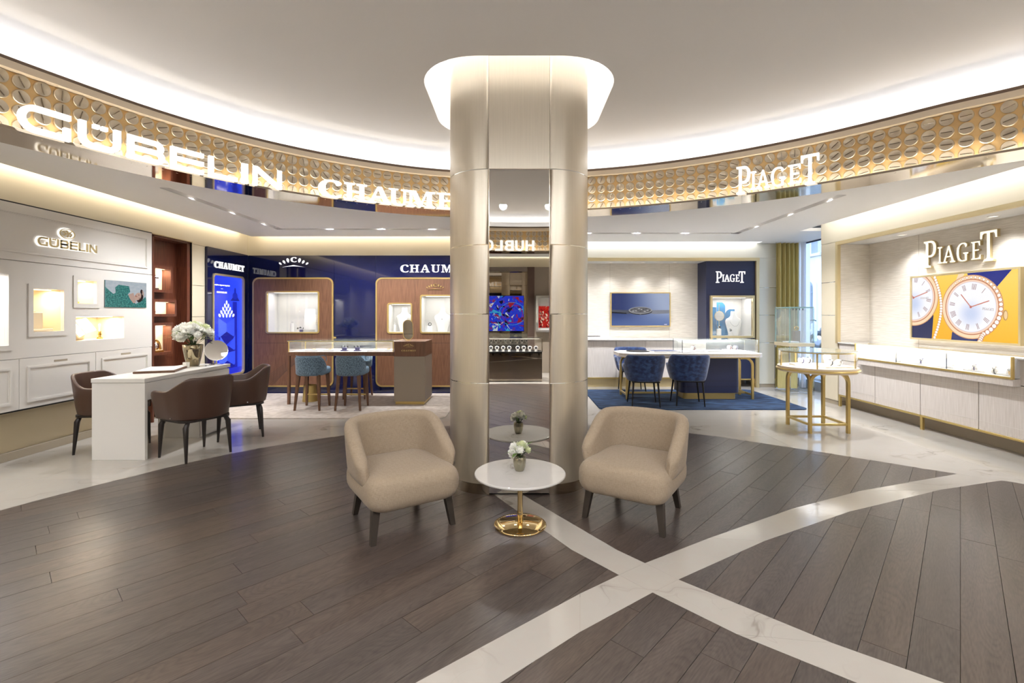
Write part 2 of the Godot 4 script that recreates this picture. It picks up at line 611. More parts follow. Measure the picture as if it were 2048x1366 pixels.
	glow("sign_white", Color(1.0, 0.985, 0.96), 0.54)
	glow("halo", Color(1.0, 0.98, 0.95), 0.52)
	glow("downlight", Color(1.0, 0.95, 0.88), 0.7)
	glow("sign_warm", Color(1.0, 0.96, 0.86), 0.42)
	glow("sign_blue", Color(0.75, 0.88, 1.0), 1.5)
	var pl: StandardMaterial3D = M["navy_lacquer"]
	pl.clearcoat_enabled = true; pl.clearcoat = 0.6; pl.clearcoat_roughness = 0.03
	# pillar: brushed champagne cladding, grain upright
	var st := stretched(5, 0.09, 512, 512, 1, 32, 3)
	var cp := tri_mat("champagne", tint(st, [[0.0, Color(0.8, 0.76, 0.69)], [1.0, Color(0.825, 0.785, 0.715)]]), 0.36, Vector3.ONE * 1.4, 0.75)
	cp.anisotropy_enabled = false
	# fascia lining and the discs on it
	mat("fascia_gold", Color(0.86, 0.73, 0.52), 0.45, 0.3)
	mat("disc_metal", Color(0.8, 0.755, 0.68), 0.28, 0.7)
	# wood of the floor, three tones
	var g1 := oak(3); var g2 := oak(23)
	var ramps := [
		[[0.0, Color(0.162, 0.135, 0.122)], [0.5, Color(0.293, 0.254, 0.234)], [1.0, Color(0.387, 0.347, 0.320)]],
		[[0.0, Color(0.149, 0.128, 0.119)], [0.5, Color(0.275, 0.241, 0.225)], [1.0, Color(0.369, 0.333, 0.310)]],
		[[0.0, Color(0.167, 0.137, 0.119)], [0.5, Color(0.302, 0.257, 0.230)], [1.0, Color(0.401, 0.351, 0.315)]]]
	for k in 3:
		var im: Image = g1 if k != 1 else g2
		var m := mat("oak_%d" % k, Color.WHITE, 0.3)
		m.albedo_texture = tint(im, ramps[k])
		m.heightmap_enabled = true
		m.heightmap_texture = raw(im)
		m.heightmap_scale = 0.02
		m.metallic_specular = 0.58
	var mb := marble(11, 1024)
	tri_mat("marble", tint(mb, [[0.0, Color(0.46, 0.435, 0.41)], [0.6, Color(0.625, 0.595, 0.56)], [1.0, Color(0.71, 0.685, 0.65)]]), 0.1, Vector3.ONE * 0.45)
	tri_mat("marble_table", tint(mb, [[0.0, Color(0.5, 0.47, 0.44)], [0.6, Color(0.7, 0.68, 0.65)], [1.0, Color(0.79, 0.775, 0.755)]]), 0.06, Vector3(1.3, 1.3, 0.8))
	# walnut, upright grain
	var wn := stretched(31, 0.06, 512, 512, 1, 24, 4)
	tri_mat("walnut", tint(wn, [[0.0, Color(0.36, 0.235, 0.165)], [0.5, Color(0.45, 0.31, 0.225)], [1.0, Color(0.52, 0.37, 0.275)]]), 0.42, Vector3(2.2, 2.2, 2.2))
	tri_mat("mahogany", tint(wn, [[0.0, Color(0.27, 0.13, 0.085)], [0.5, Color(0.38, 0.2, 0.13)], [1.0, Color(0.45, 0.26, 0.17)]]), 0.38, Vector3(2.2, 2.2, 2.2))
	tri_mat("walnut_leg", tint(wn, [[0.0, Color(0.33, 0.22, 0.15)], [1.0, Color(0.47, 0.33, 0.23)]]), 0.42, Vector3(5, 5, 5))
	# pale striped veneer and rippled wall covering
	var vn := stretched(37, 0.12, 512, 512, 1, 40, 3)
	tri_mat("veneer", tint(vn, [[0.0, Color(0.77, 0.735, 0.7)], [1.0, Color(0.87, 0.84, 0.815)]]), 0.4, Vector3.ONE * 2.0)
	var rp := stretched(41, 0.07, 512, 512, 16, 1, 3)
	tri_mat("ripple", tint(rp, [[0.0, Color(0.79, 0.755, 0.7)], [1.0, Color(0.87, 0.84, 0.79)]]), 0.5, Vector3.ONE * 1.6, 0.0, raw(rp), 0.25)
	# fabrics
	var wv := weave(51, 256)
	velv = tri_mat("beige_fabric", tint(wv, [[0.0, Color(0.5, 0.435, 0.355)], [0.5, Color(0.62, 0.55, 0.465)], [1.0, Color(0.7, 0.635, 0.55)]]), 0.95, Vector3.ONE * 5.0, 0.0, raw(wv), 0.08)
	velv.rim_enabled = true; velv.rim = 0.25; velv.rim_tint = 0.6
	var v1 := nimg(61, 0.009, 512, 512, 4)
	velv = tri_mat("blue_velvet", tint(v1, [[0.3, Color(0.06, 0.12, 0.26)], [0.5, Color(0.11, 0.2, 0.38)], [0.75, Color(0.2, 0.3, 0.48)]]), 0.85, Vector3(2.2, 3.2, 2.2))
	velv.rim_enabled = true; velv.rim = 0.7; velv.rim_tint = 0.8
	var v2 := nimg(67, 0.04, 512, 512, 6)
	velv = tri_mat("stool_velvet", tint(v2, [[0.2, Color(0.12, 0.16, 0.21)], [0.38, Color(0.31, 0.39, 0.46)], [0.55, Color(0.39, 0.48, 0.55)], [0.8, Color(0.48, 0.56, 0.62)]]), 0.9, Vector3.ONE * 2.4)
	velv.rim_enabled = true; velv.rim = 0.4; velv.rim_tint = 0.8
	velv = mat("stool_blue", Color(0.4, 0.49, 0.56), 0.9)
	velv.rim_enabled = true; velv.rim = 0.5; velv.rim_tint = 0.8
	var r1 := nimg(71, 0.012, 512, 512, 4)
	tri_mat("rug_taupe", tint(r1, [[0.2, Color(0.68, 0.63, 0.58)], [0.5, Color(0.72, 0.675, 0.63)], [0.8, Color(0.76, 0.715, 0.67)]]), 1.0, Vector3.ONE * 1.2)
	var r2 := stretched(73, 0.03, 512, 512, 6, 1, 5)
	tri_mat("rug_blue", tint(r2, [[0.2, Color(0.07, 0.12, 0.2)], [0.5, Color(0.12, 0.2, 0.32)], [0.8, Color(0.2, 0.3, 0.42)]]), 1.0, Vector3.ONE * 1.0)
	var cu := stretched(79, 0.1, 256, 256, 1, 20, 3)
	tri_mat("curtain", tint(cu, [[0.0, Color(0.68, 0.61, 0.36)], [1.0, Color(0.76, 0.69, 0.45)]]), 0.7, Vector3.ONE * 3.0)
	M["curtain"].backlight_enabled = true
	M["curtain"].backlight = Color(0.2, 0.18, 0.1)

const WARM := Color(1.0, 0.95, 0.87)
const SOFT := Color(0.97, 0.98, 1.0)
const WHITE_L := Color(1.0, 0.99, 0.975)

# ================================================================ scene
func _ready() -> void:
	rng.seed = 7
	# camera: level, lens shifted down and a little sideways
	var cam := Camera3D.new()
	cam.name = "camera"
	cam.position = Vector3(0, EYE, 0)
	cam.projection = Camera3D.PROJECTION_FRUSTUM
	cam.near = 0.05
	cam.far = 80.0
	cam.size = 1366.0 / F * cam.near
	cam.frustum_offset = Vector2((1024.0 - CU) / F, -(683.0 - CV) / F) * cam.near
	add_child(cam)
	cam.current = true
	var we := WorldEnvironment.new()
	we.name = "environment"
	var env := Environment.new()
	var sky := Sky.new()
	var sm := ProceduralSkyMaterial.new()
	sm.sky_top_color = Color(0.62, 0.78, 1.0)
	sm.sky_horizon_color = Color(0.88, 0.94, 1.0)
	sm.ground_bottom_color = Color(0.5, 0.5, 0.5)
	sm.ground_horizon_color = Color(0.75, 0.78, 0.8)
	sm.sky_energy_multiplier = 1.35
	sm.ground_energy_multiplier = 1.0
	sky.sky_material = sm
	env.background_mode = Environment.BG_SKY
	env.sky = sky
	env.tonemap_mode = Environment.TONE_MAPPER_LINEAR
	env.tonemap_exposure = 3.0
	env.sdfgi_enabled = true
	env.ssao_enabled = true
	env.ssil_enabled = true
	we.environment = env
	add_child(we)
	tables()
	lamps()
	materials()
	make_prints()
	# the place
	floor_build()
	ceilings()
	ring_build()
	pillar_build()
	walls()
	street_build()
	# furniture, fittings, then what stands on them
	watch_wall_left()
	niche_shelves()
	blue_salon()
	ivory_salon()
	right_counter()
	rear_salon()
	lounge()
	writing_desk()
	case_table()
	ivory_table()
	round_case()
	tall_case()

func tables() -> void:
	var tr := [[0, 103.7], [120, 148.3], [310, 215.5], [450, 257.9], [570, 287.8], [710, 315.2], [830, 332.6], [1250, 331.5], [1370, 316.8], [1510, 292.8], [1650, 263.8], [1770, 234.8], [1900, 202], [2048, 168]]
	for p in tr:
		var k: float = 1.6 / (CV - p[1])
		var q := Vector2((p[0] - CU) * k, F * k) - RC
		ring_t.append(atan2(q.x, q.y)); ring_r.append(q.length())
	for p in [[78.0, 3.89], [95.0, 3.95], [112.0, 3.86], [130.0, 3.7], [155.0, 3.52], [180.0, 3.44], [210.0, 3.43], [240.0, 3.42], [265.0, 3.41]]:
		ring_t.append(deg_to_rad(p[0])); ring_r.append(p[1])
	var fl := [[0, 1021], [234, 960], [469, 906], [698, 869.5], [1368, 865], [1593.6, 896.8], [1914.5, 947.6], [2048, 968]]
	for p in fl:
		var q := floor_pt(p[0], p[1]) - RC
		wood_t.append(atan2(q.x, q.y)); wood_r.append(q.length())
	for p in [[85.0, 4.45], [120.0, 4.15], [150.0, 4.05], [180.0, 4.03], [210.0, 4.03], [240.0, 4.0], [268.0, 3.98]]:
		wood_t.append(deg_to_rad(p[0])); wood_r.append(p[1])

func lamps() -> void:
	# light coves: above the ring, along the discs, over the walls
	var n := 44
	for i in n:
		var a := TAU * (i + 0.5) / n
		var w := rr(a) * TAU / n * 0.98
		var f := ring_frame(a, 0.65, 2.96)
		area("cove_light", aim(f.origin, Vector3.UP + f.basis.z * 0.5, f.basis.x), Vector2(w * 1.18, 0.06), 0.075, SOFT)
		f = ring_frame(a, 0.014, FASC + 0.03)
		area("fascia_light", aim(f.origin, Vector3.UP * 1.0 - f.basis.z * 0.2, f.basis.x), Vector2(w, 0.025), 0.025, WARM)
	# wall coves
	area("wall_cove_light", aim(V(-4.52, LOW + 0.11, 2.1), Vector3(-1, -0.15, 0), Vector3(0, 0, 1)), Vector2(12.0, 0.05), 1.35, WARM)
	area("wall_cove_light", aim(V(4.54, LOW + 0.11, 1.7), Vector3(1, -0.15, 0), Vector3(0, 0, 1)), Vector2(11.6, 0.05), 1.5, SOFT)
	area("wall_cove_light", aim(V(-2.15, LOW + 0.11, 8.19), Vector3(0, -0.15, -1), Vector3(1, 0, 0)), Vector2(4.6, 0.05), 0.52, WARM)
	area("wall_cove_light", aim(V(2.5, LOW + 0.11, 8.79), Vector3(0, -0.15, -1), Vector3(1, 0, 0)), Vector2(4.4, 0.05), 0.72, SOFT)
	area("wall_cove_light", aim(V(0.0, LOW + 0.11, -3.74), Vector3(0, -0.15, 1), Vector3(1, 0, 0)), Vector2(8.0, 0.05), 1.2, SOFT)
	# glow round the head of the pillar
	for s in [-1, 1]:
		area("pillar_cove_light", aim(V(0.032 + s * 0.67, CEIL + 0.6, 4.22), Vector3(0, -1, 0), Vector3(0, 0, 1)), Vector2(1.2, 0.06), 0.35, SOFT)
		area("pillar_cove_light", aim(V(0.032, CEIL + 0.6, 4.22 + s * 0.67), Vector3(0, -1, 0), Vector3(1, 0, 0)), Vector2(1.0, 0.06), 0.28, SOFT)

# ---------------------------------------------------------------- floor
func poly_area(p: PackedVector2Array) -> float:
	var s := 0.0
	for i in p.size(): s += p[i].cross(p[(i + 1) % p.size()])
	return absf(s) * 0.5

func clip_all(p: PackedVector2Array, cut: Array) -> Array:
	var r := [p]
	for c in cut:
		var q := []
		for x in r: q.append_array(Geometry2D.clip_polygons(x, c))
		r = q
	return r

func slab_mesh(p: PackedVector2Array, y0: float, y1: float, t: Vector2, off: Vector2, ch := 0.0) -> ArrayMesh:
	# (x, depth) polygon laid flat; u runs along t
	var b := MB.new()
	b.flat()
	var nrm := Vector2(t.y, -t.x)
	var ids := Geometry2D.triangulate_polygon(p)
	for i in range(0, ids.size(), 3):
		var q := [p[ids[i]], p[ids[i + 1]], p[ids[i + 2]]]
		if (q[1] - q[0]).cross(q[2] - q[0]) > 0.0: q.reverse()
		for v: Vector2 in q:
			b.st.set_uv(Vector2(v.dot(t), v.dot(nrm)) * 0.5 + off)
			b.st.add_vertex(V(v.x, y1, v.y))
	for i in p.size():
		var a := p[i]; var c := p[(i + 1) % p.size()]
		b.quad(V(a.x, y0, a.y), V(c.x, y0, c.y), V(c.x, y1, c.y), V(a.x, y1, a.y))
	return b.done()

func floor_build() -> void:
	var fl := struct("floor")
	bx(fl, "screed", V(0.2, -0.09, 2.6), Vector3(11.0, 0.14, 14.2), "taupe", 0.0)
	var wood := PackedVector2Array()
	for i in 160:
		var a := TAU * i / 160.0
		wood.append(RC + Vector2(sin(a), cos(a)) * wr(a))
	# two curved bands of marble, read off the photograph
	var a_up := [[830, 1366], [1160, 1187], [1238, 1150], [1290, 1126], [1420, 1075.5], [1585, 1017], [1719, 982], [1914.5, 947.6]]
	var a_lo := [[1000, 1366], [1160, 1264], [1305, 1185], [1357, 1159], [1528.6, 1082], [1697.7, 1023.5], [1880, 980], [1994.8, 962]]
	var b_l := [[992, 992], [1144, 1100], [1238, 1150], [1305, 1185], [1474, 1268.5], [1715, 1366]]
	var b_r := [[1050, 992], [1234.5, 1100], [1290, 1126], [1357, 1159], [1665, 1286], [1890, 1366]]
	var up := PackedVector2Array([Vector2(-2.9, 0.25), Vector2(-1.5, 1.15)])
	var lo := PackedVector2Array([Vector2(-2.7, 0.0), Vector2(-1.3, 0.9)])
	for p in a_up: up.append(floor_pt(p[0], p[1]))
	for p in a_lo: lo.append(floor_pt(p[0], p[1]))
	up.append(up[-1] + (up[-1] - up[-2]) * 0.6); lo.append(lo[-1] + (lo[-1] - lo[-2]) * 0.9)
	var bl := PackedVector2Array([Vector2(-0.62, 4.55)]); var br := PackedVector2Array([Vector2(-0.34, 4.55)])
	for p in b_l: bl.append(floor_pt(p[0], p[1]))
	for p in b_r: br.append(floor_pt(p[0], p[1]))
	bl.append(Vector2(2.3, 1.05)); br.append(Vector2(2.45, 1.3))
	bl.append(Vector2(4.6, -0.2)); br.append(Vector2(4.7, 0.1))
	var band_a := up.duplicate(); var t := lo.duplicate(); t.reverse(); band_a.append_array(t)
	var band_b := bl.duplicate(); t = br.duplicate(); t.reverse(); band_b.append_array(t)
	# planks
	var dir := Vector2(sin(0.748), cos(0.748)); var nrm := Vector2(dir.y, -dir.x)
	var w := 0.155; var made := 0
	for k in range(-40, 40):
		var q0 := k * w
		var s := -7.0 - rng.randf() * 1.6
		while s < 8.0:
			var len := rng.randf_range(1.5, 2.3)
			var p := PackedVector2Array()
			for c in [[s + 0.0012, q0 + 0.0011], [s + len - 0.0012, q0 + 0.0011], [s + len - 0.0012, q0 + w - 0.0011], [s + 0.0012, q0 + w - 0.0011]]:
				p.append(dir * c[0] + nrm * c[1])
			var tone := rng.randi() % 3
			var off := Vector2(rng.randf() * 3.0, rng.randf() * 3.0)
			for x in Geometry2D.intersect_polygons(p, wood):
				for y: PackedVector2Array in clip_all(x, [band_a, band_b]):
					if poly_area(y) < 0.002: continue
					made += 1
					part(fl, "plank", slab_mesh(y, -0.018, 0.0 if made % 3 else -0.0004, dir, off), "oak_%d" % tone)
			s += len
	# marble bands in slabs, then the ground round the wood
	for q in [[up, lo, []], [bl, br, [band_a]]]:
		for i in q[0].size() - 1:
			var quad := PackedVector2Array([q[0][i], q[0][i + 1], q[1][i + 1], q[1][i]])
			for off in Geometry2D.offset_polygon(quad, -0.0005):
				for x in Geometry2D.intersect_polygons(off, wood):
					for y in clip_all(x, q[2]):
						if poly_area(y) > 0.002: part(fl, "marble_slab", slab_mesh(y, -0.018, 0.0, Vector2.RIGHT, Vector2.ZERO), "marble")
	for i in 8:
		for j in 10:
			var x0 := -5.3 + i * 1.36; var d0 := -4.4 + j * 1.4
			var tile := PackedVector2Array([Vector2(x0 + 0.0006, d0 + 0.0006), Vector2(x0 + 1.3594, d0 + 0.0006), Vector2(x0 + 1.3594, d0 + 1.3994), Vector2(x0 + 0.0006, d0 + 1.3994)])
			for y in Geometry2D.clip_polygons(tile, wood):
				if poly_area(y) > 0.002: part(fl, "marble_slab", slab_mesh(y, -0.018, 0.0, Vector2.RIGHT, Vector2.ZERO), "marble")

# ---------------------------------------------------------------- ceilings
func ceilings() -> void:
	var c := struct("ceiling")
	# upper ceiling with an opening round the pillar head
	var pc := Vector2(0.032, 4.22)
	var hole := rrect(1.52, 1.59, 0.46, Vector2.ZERO, 12)
	var nh := hole.size()
	var b := MB.new()
	var lo_in := PackedVector3Array(); var lo_out := PackedVector3Array()
	var up_in := PackedVector3Array(); var up_out := PackedVector3Array()
	for i in nh * 3:
		var h0 := hole[i / 3].lerp(hole[(i / 3 + 1) % nh], (i % 3) / 3.0)
		var dirv := h0.normalized()
		# walk out to the circle
		var t := 0.3
		for k in 60:
			var q := pc + dirv * t - RC
			var lim := rr(atan2(q.x, q.y)) + 0.98
			t += (lim - q.length()) * 0.8
		lo_in.append(V(pc.x + h0.x, CEIL, pc.y + h0.y)); lo_out.append(V(pc.x + dirv.x * t, CEIL, pc.y + dirv.y * t))
		up_in.append(V(pc.x + h0.x, CEIL + 0.04, pc.y + h0.y)); up_out.append(V(pc.x + dirv.x * t, CEIL + 0.04, pc.y + dirv.y * t))
	b.grid([lo_in, lo_out], true); b.grid([up_out, up_in], true); b.grid([up_in, lo_in], true); b.grid([lo_out, up_out], true)
	part(c, "upper_ceiling", b.done(), "plaster")
	# lit shaft round the pillar head
	b = MB.new()
	var big := rrect(1.56, 1.63, 0.48, Vector2.ZERO, 12)
	var rows := []
	for y in [CEIL + 0.04, CEIL + 0.66]:
		var r := PackedVector3Array()
		for p in hole: r.append(V(pc.x + p.x, y, pc.y + p.y))
		rows.append(r)
	var rows2 := []
	for y in [CEIL + 0.66, CEIL + 0.04]:
		var r := PackedVector3Array()
		for p in big: r.append(V(pc.x + p.x, y, pc.y + p.y))
		rows2.append(r)
	b.grid(rows, true); b.grid(rows2, true)
	b.prism(PackedVector2Array(Array(big).map(func(p): return Vector2(pc.x + p.x, -pc.y - p.y))), CEIL + 0.66, CEIL + 0.7)
	part(c, "light_shaft", b.done(), "plaster")
	b = MB.new()
	var i1 := rrect(1.44, 1.51, 0.42, Vector2.ZERO, 12); var i2 := rrect(1.36, 1.43, 0.39, Vector2.ZERO, 12)
	for i in i1.size():
		var k := (i + 1) % i1.size()
		b.quad(V(pc.x + i1[i].x, CEIL + 0.645, pc.y + i1[i].y), V(pc.x + i1[k].x, CEIL + 0.645, pc.y + i1[k].y), V(pc.x + i2[k].x, CEIL + 0.645, pc.y + i2[k].y), V(pc.x + i2[i].x, CEIL + 0.645, pc.y + i2[i].y))
	part(c, "light_strip", b.done(), "led_white")
	# lower ceiling: cut in fields round the ring and the lamp grooves
	var circle := PackedVector2Array()
	for i in 160:
		var a := TAU * i / 160.0
		circle.append(RC + Vector2(sin(a), cos(a)) * (rr(a) + 0.37))
	var grooves := [Rect2(-3.71, 5.0, 0.11, 2.5), Rect2(-3.71, 7.4, 3.0, 0.11), Rect2(0.6, 7.78, 3.07, 0.11), Rect2(3.56, 5.3, 0.11, 2.59)]
	var cut := [circle]
	for g: Rect2 in grooves:
		cut.append(PackedVector2Array([g.position, Vector2(g.end.x, g.position.y), g.end, Vector2(g.position.x, g.end.y)]))
	b = MB.new().flat()
	for f in [Rect2(-4.48, -3.8, 4.7, 11.96), Rect2(0.22, -3.8, 4.3, 12.557)]:
		var nx := 7; var nd := 16
		for i in nx:
			for j in nd:
				var p0: Vector2 = f.position + f.size * Vector2(float(i) / nx, float(j) / nd)
				var s: Vector2 = f.size / Vector2(nx, nd)
				for y in clip_all(PackedVector2Array([p0, p0 + Vector2(s.x, 0), p0 + s, p0 + Vector2(0, s.y)]), cut):
					var ids := Geometry2D.triangulate_polygon(y)
					for k in range(0, ids.size(), 3):
						for hh in [LOW, LOW + 0.05]:
							b._face([V(y[ids[k]].x, hh, y[ids[k]].y), V(y[ids[k + 1]].x, hh, y[ids[k + 1]].y), V(y[ids[k + 2]].x, hh, y[ids[k + 2]].y)], V(y[ids[k]].x, LOW + 0.025, y[ids[k]].y))
	for s in [[Vector2(-4.48, -3.8), Vector2(-4.48, 8.16)], [Vector2(-4.48, 8.16), Vector2(0.22, 8.16)], [Vector2(0.22, 8.16), Vector2(0.22, 8.757)], [Vector2(0.22, 8.757), Vector2(4.52, 8.757)], [Vector2(4.52, 8.757), Vector2(4.52, -3.8)], [Vector2(4.52, -3.8), Vector2(-4.48, -3.8)]]:
		b.quad(V(s[0].x, LOW, s[0].y), V(s[1].x, LOW, s[1].y), V(s[1].x, LOW + 0.05, s[1].y), V(s[0].x, LOW + 0.05, s[0].y))
	part(c, "lower_ceiling", b.done(), "plaster_low")
	for g: Rect2 in grooves:
		b = MB.new()
		var m := g.get_center(); var y1 := LOW + 0.09
		b.box(V(m.x, y1 + 0.005, m.y), Vector3(g.size.x + 0.02, 0.01, g.size.y + 0.02))
		for s in [-1, 1]:
			b.box(V(m.x + s * (g.size.x * 0.5 + 0.005), LOW + 0.045, m.y), Vector3(0.01, 0.086, g.size.y))
			b.box(V(m.x, LOW + 0.045, m.y + s * (g.size.y * 0.5 + 0.005)), Vector3(g.size.x, 0.086, 0.01))
		part(c, "lamp_groove", b.done(), "plaster")
	# slab over everything
	bx(c, "roof_slab", V(0.2, 4.02, 2.6), Vector3(11.0, 0.12, 14.2), "plaster", 0.0)
	# spot lamps in the grooves, then fill lamps added out of view
	var ld := MB.new().lathe([Vector2(0.0, -0.012), Vector2(0.026, -0.012), Vector2(0.03, 0.0), Vector2(0.03, 0.04)], 16, Vector3.ZERO, true).done()
	var spots := [[-3.655, 5.5], [-3.655, 6.3], [-3.655, 7.1], [-2.9, 7.455], [-2.1, 7.455], [-1.3, 7.455], [1.2, 7.835], [2.0, 7.835], [2.8, 7.835], [3.615, 7.3], [3.615, 6.4], [3.615, 5.6], [-1.6, -2.6], [0.0, -2.6], [1.6, -2.6], [-4.0, 2.7], [-4.0, 0.9], [4.2, 2.6], [4.2, 0.6], [-3.6, -1.6], [3.7, -1.8]]
	for s in spots:
		var fill_lamp: bool = s[1] < 5.0  # nearer entries are added lamps that raise the ambient light
		var o := thing("spot_or_fill_lamp", "small round lower ceiling spot lamp", "lamp", V(s[0], LOW + 0.05, s[1]), 0.0, "spot lamps in the lower ceiling")
		part(o, "lens", ld, "downlight", Vector3(0, -0.045 if fill_lamp else 0.0, 0))
		var to := Vector3((-0.35 if s[0] < 0 else 0.35) * (0.0 if absf(s[0]) < 3.5 else (0.3 if fill_lamp else 1.0)), -1, -0.4 if s[1] > 7.3 else 0.0)
		spot("beam", Vector3(0, -0.08 if fill_lamp else -0.03, 0), to, 56.0, (1.05 if s[0] < -3.0 else 1.35) if not fill_lamp else (1.5 if s[1] > 0.0 else 4.4), SOFT, 0.05, o)
	for s in [[-2.6, 0.3], [-1.75, -0.78], [-0.98, -0.78], [-0.2, -0.78], [0.57, -0.78], [1.35, -0.78], [2.3, -0.5], [3.0, 0.3]]:
		var o := thing("ceiling_downlight", "round downlight flush in the upper ceiling of the hall", "lamp", V(s[0], CEIL - 0.002, s[1]), 0.0, "downlights in the upper ceiling")
		part(o, "lens", MB.new().lathe([Vector2(0.0, -0.004), Vector2(0.045, -0.004)], 20, Vector3.ZERO, true).done(), "downlight")
		part(o, "rim", MB.new().lathe([Vector2(0.045, -0.006), Vector2(0.055, -0.006), Vector2(0.056, 0.001)], 20, Vector3.ZERO, true).done(), "white_lacquer")
		spot("beam", Vector3(0, -0.03, 0), Vector3(-s[0] * 0.12, -1, -0.55), 66.0, 1.1, SOFT, 0.06, o)

# ---------------------------------------------------------------- ring fascia with discs
func ring_build() -> void:
	var t := struct("trim_1")
	part(t, "disc_panel", ring_band([Vector2(0.06, FASC + 0.012), Vector2(0.06, 2.985)]), "fascia_gold")
	part(t, "soffit", ring_band([Vector2(0.37, FASC), Vector2(-0.004, FASC), Vector2(-0.004, FASC + 0.018), Vector2(0.062, FASC + 0.018)]), "soffit")
	part(t, "outer_face", ring_band([Vector2(0.37, LOW + 0.05), Vector2(0.37, FASC)]), "plaster_low")
	part(t, "top_trim", ring_band([Vector2(0.062, 2.905), Vector2(0.0, 2.905), Vector2(0.0, 2.952), Vector2(0.075, 2.952)]), "trim_beige")
	part(t, "upstand", ring_band([Vector2(0.075, 2.953), Vector2(0.075, 2.96), Vector2(0.03, 2.96), Vector2(0.03, 2.985), Vector2(0.06, 2.985), Vector2(0.06, 2.962)]), "brown_trim")  # narrow mid-brown band above the beige trim
	part(t, "cove_shelf", ring_band([Vector2(0.06, 2.93), Vector2(0.97, 2.93), Vector2(0.97, CEIL + 0.02)]), "plaster")
	part(t, "cove_light_strip", ring_band([Vector2(0.62, 2.935), Vector2(0.68, 2.935)]), "led_white")
	part(t, "fascia_light_strip", ring_band([Vector2(0.004, FASC + 0.021), Vector2(0.026, FASC + 0.021)]), "led_warm")
	# discs: a shallow dished cap with a slot, in five rows
	var prof := [Vector2(0.0455, 0.0), Vector2(0.0455, 0.012), Vector2(0.0425, 0.016), Vector2(0.028, 0.0125), Vector2(0.012, 0.0105), Vector2(0.0, 0.01)]
	# the top row runs behind the trim, so its discs are cut off straight
	var made := []
	for cut in [1.0, 0.024]:
		var b := MB.new()
		for k in prof.size() - 1:
			if k < 3: b.smooth()
			for j in 22:
				var q := []
				for e in [[j, k], [j + 1, k], [j + 1, k + 1], [j, k + 1]]:
					var ang: float = TAU * e[0] / 22.0
					q.append(Vector3(cos(ang) * prof[e[1]].x, minf(sin(ang) * prof[e[1]].x, cut), prof[e[1]].y))
				b.tri(q[0], q[1], q[2])
				if prof[k + 1].x > 1e-5: b.tri(q[0], q[2], q[3])
		var dm := b.done()
		dm.surface_set_material(0, M["disc_metal"])
		var top := minf(0.033, cut)
		var sb := MB.new().box(Vector3(0, (top - 0.033) * 0.5, 0.0145), Vector3(0.0045, top + 0.033, 0.006))
		sb.st.generate_normals()
		dm = sb.st.commit(dm)
		dm.surface_set_material(1, M["slot"])
		made.append(dm)
	var disc: ArrayMesh = made[0]
	var rest: Array[Transform3D] = []
	var rest_cut: Array[Transform3D] = []
	var a := -PI
	var col := 0
	while a < PI - 0.02:
		var turn := 0.9 * sin(col * 0.19) * PI * 0.5 + 0.25 * sin(col * 0.05)
		for row in 5:
			var f := ring_frame(a, 0.06, EYE + 1.577 - row * 0.0968)
			var tilt: float = [0.14, 0.1, -0.02, -0.12, -0.02][row] + 0.05 * sin(col * 0.4 + row)
			f.basis = f.basis * Basis(Vector3.RIGHT, tilt if row else 0.0) * Basis(Vector3.BACK, -turn - row * 0.05 if row else 0.0)
			f.origin -= f.basis.z * 0.002
			if absf(a) > deg_to_rad(29) and absf(a) < deg_to_rad(76):
				var o := MeshInstance3D.new()
				o.name = "disc"; o.mesh = made[0 if row else 1]; o.transform = f
				t.add_child(o, true)
			elif row: rest.append(f)
			else: rest_cut.append(f)
		a += 0.1024 / rr(a)
		col += 1
	for q in [[rest, made[0]], [rest_cut, made[1]]]:
		var mm := MultiMesh.new()
		mm.transform_format = MultiMesh.TRANSFORM_3D
		mm.mesh = q[1]
		mm.instance_count = q[0].size()
		for i in q[0].size(): mm.set_instance_transform(i, q[0][i])
		var mi := MultiMeshInstance3D.new()
		mi.name = "far_discs"; mi.multimesh = mm
		mi.set_meta("kind", "stuff")
		t.add_child(mi, true)
	# lettering standing in front of the discs
	var sg := thing("lit_sign", "large white glowing broad capitals on the disc fascia above the white panelled wall", "sign")
	var us := [["G", 33, 138], ["U", 155, 238], ["B", 254, 327], ["E", 340, 405], ["L", 416, 473], ["I", 482, 494], ["N", 505, 562]]
	for l in us:
		var a0 := angle_at(l[1], -0.03, FASC); var a1 := angle_at(l[2], -0.03, FASC)
		var w := ring_pt(a0, -0.03, 0).distance_to(ring_pt(a1, -0.03, 0))
		var f := ring_frame((a0 + a1) * 0.5, -0.03, FASC + 0.004)
		part(sg, "letter", wide_letter(l[0], w, 0.174, 0.03), "sign_white", f)
	sg = thing("lit_sign", "white glowing bold serif capitals on the disc fascia beside the pillar", "sign")
	for l in [["C", 636, 682], ["H", 688, 733], ["A", 735, 781], ["U", 777, 816], ["M", 813, 870], ["E", 873, 907], ["T", 910, 948]]:
		ring_letter(sg, l[0], l[1], l[2], 0.0, 0.172, true)
	sg = thing("lit_sign", "white glowing slender serif lettering on the disc fascia above the ivory salon", "sign")
	for l in [["P", 1474, 1501, 0.0, 0.265], ["I", 1502, 1513, 0.03, 0.17], ["A", 1514, 1540, 0.03, 0.17], ["G", 1543, 1571, 0.026, 0.176], ["E", 1577, 1603, 0.03, 0.17], ["T", 1603, 1639, 0.0, 0.265]]:
		ring_letter(sg, l[0], l[1], l[2], l[3], l[4], false)
	sg = thing("lit_sign", "white glowing sans capitals on the disc fascia facing the pillar mirror", "sign")
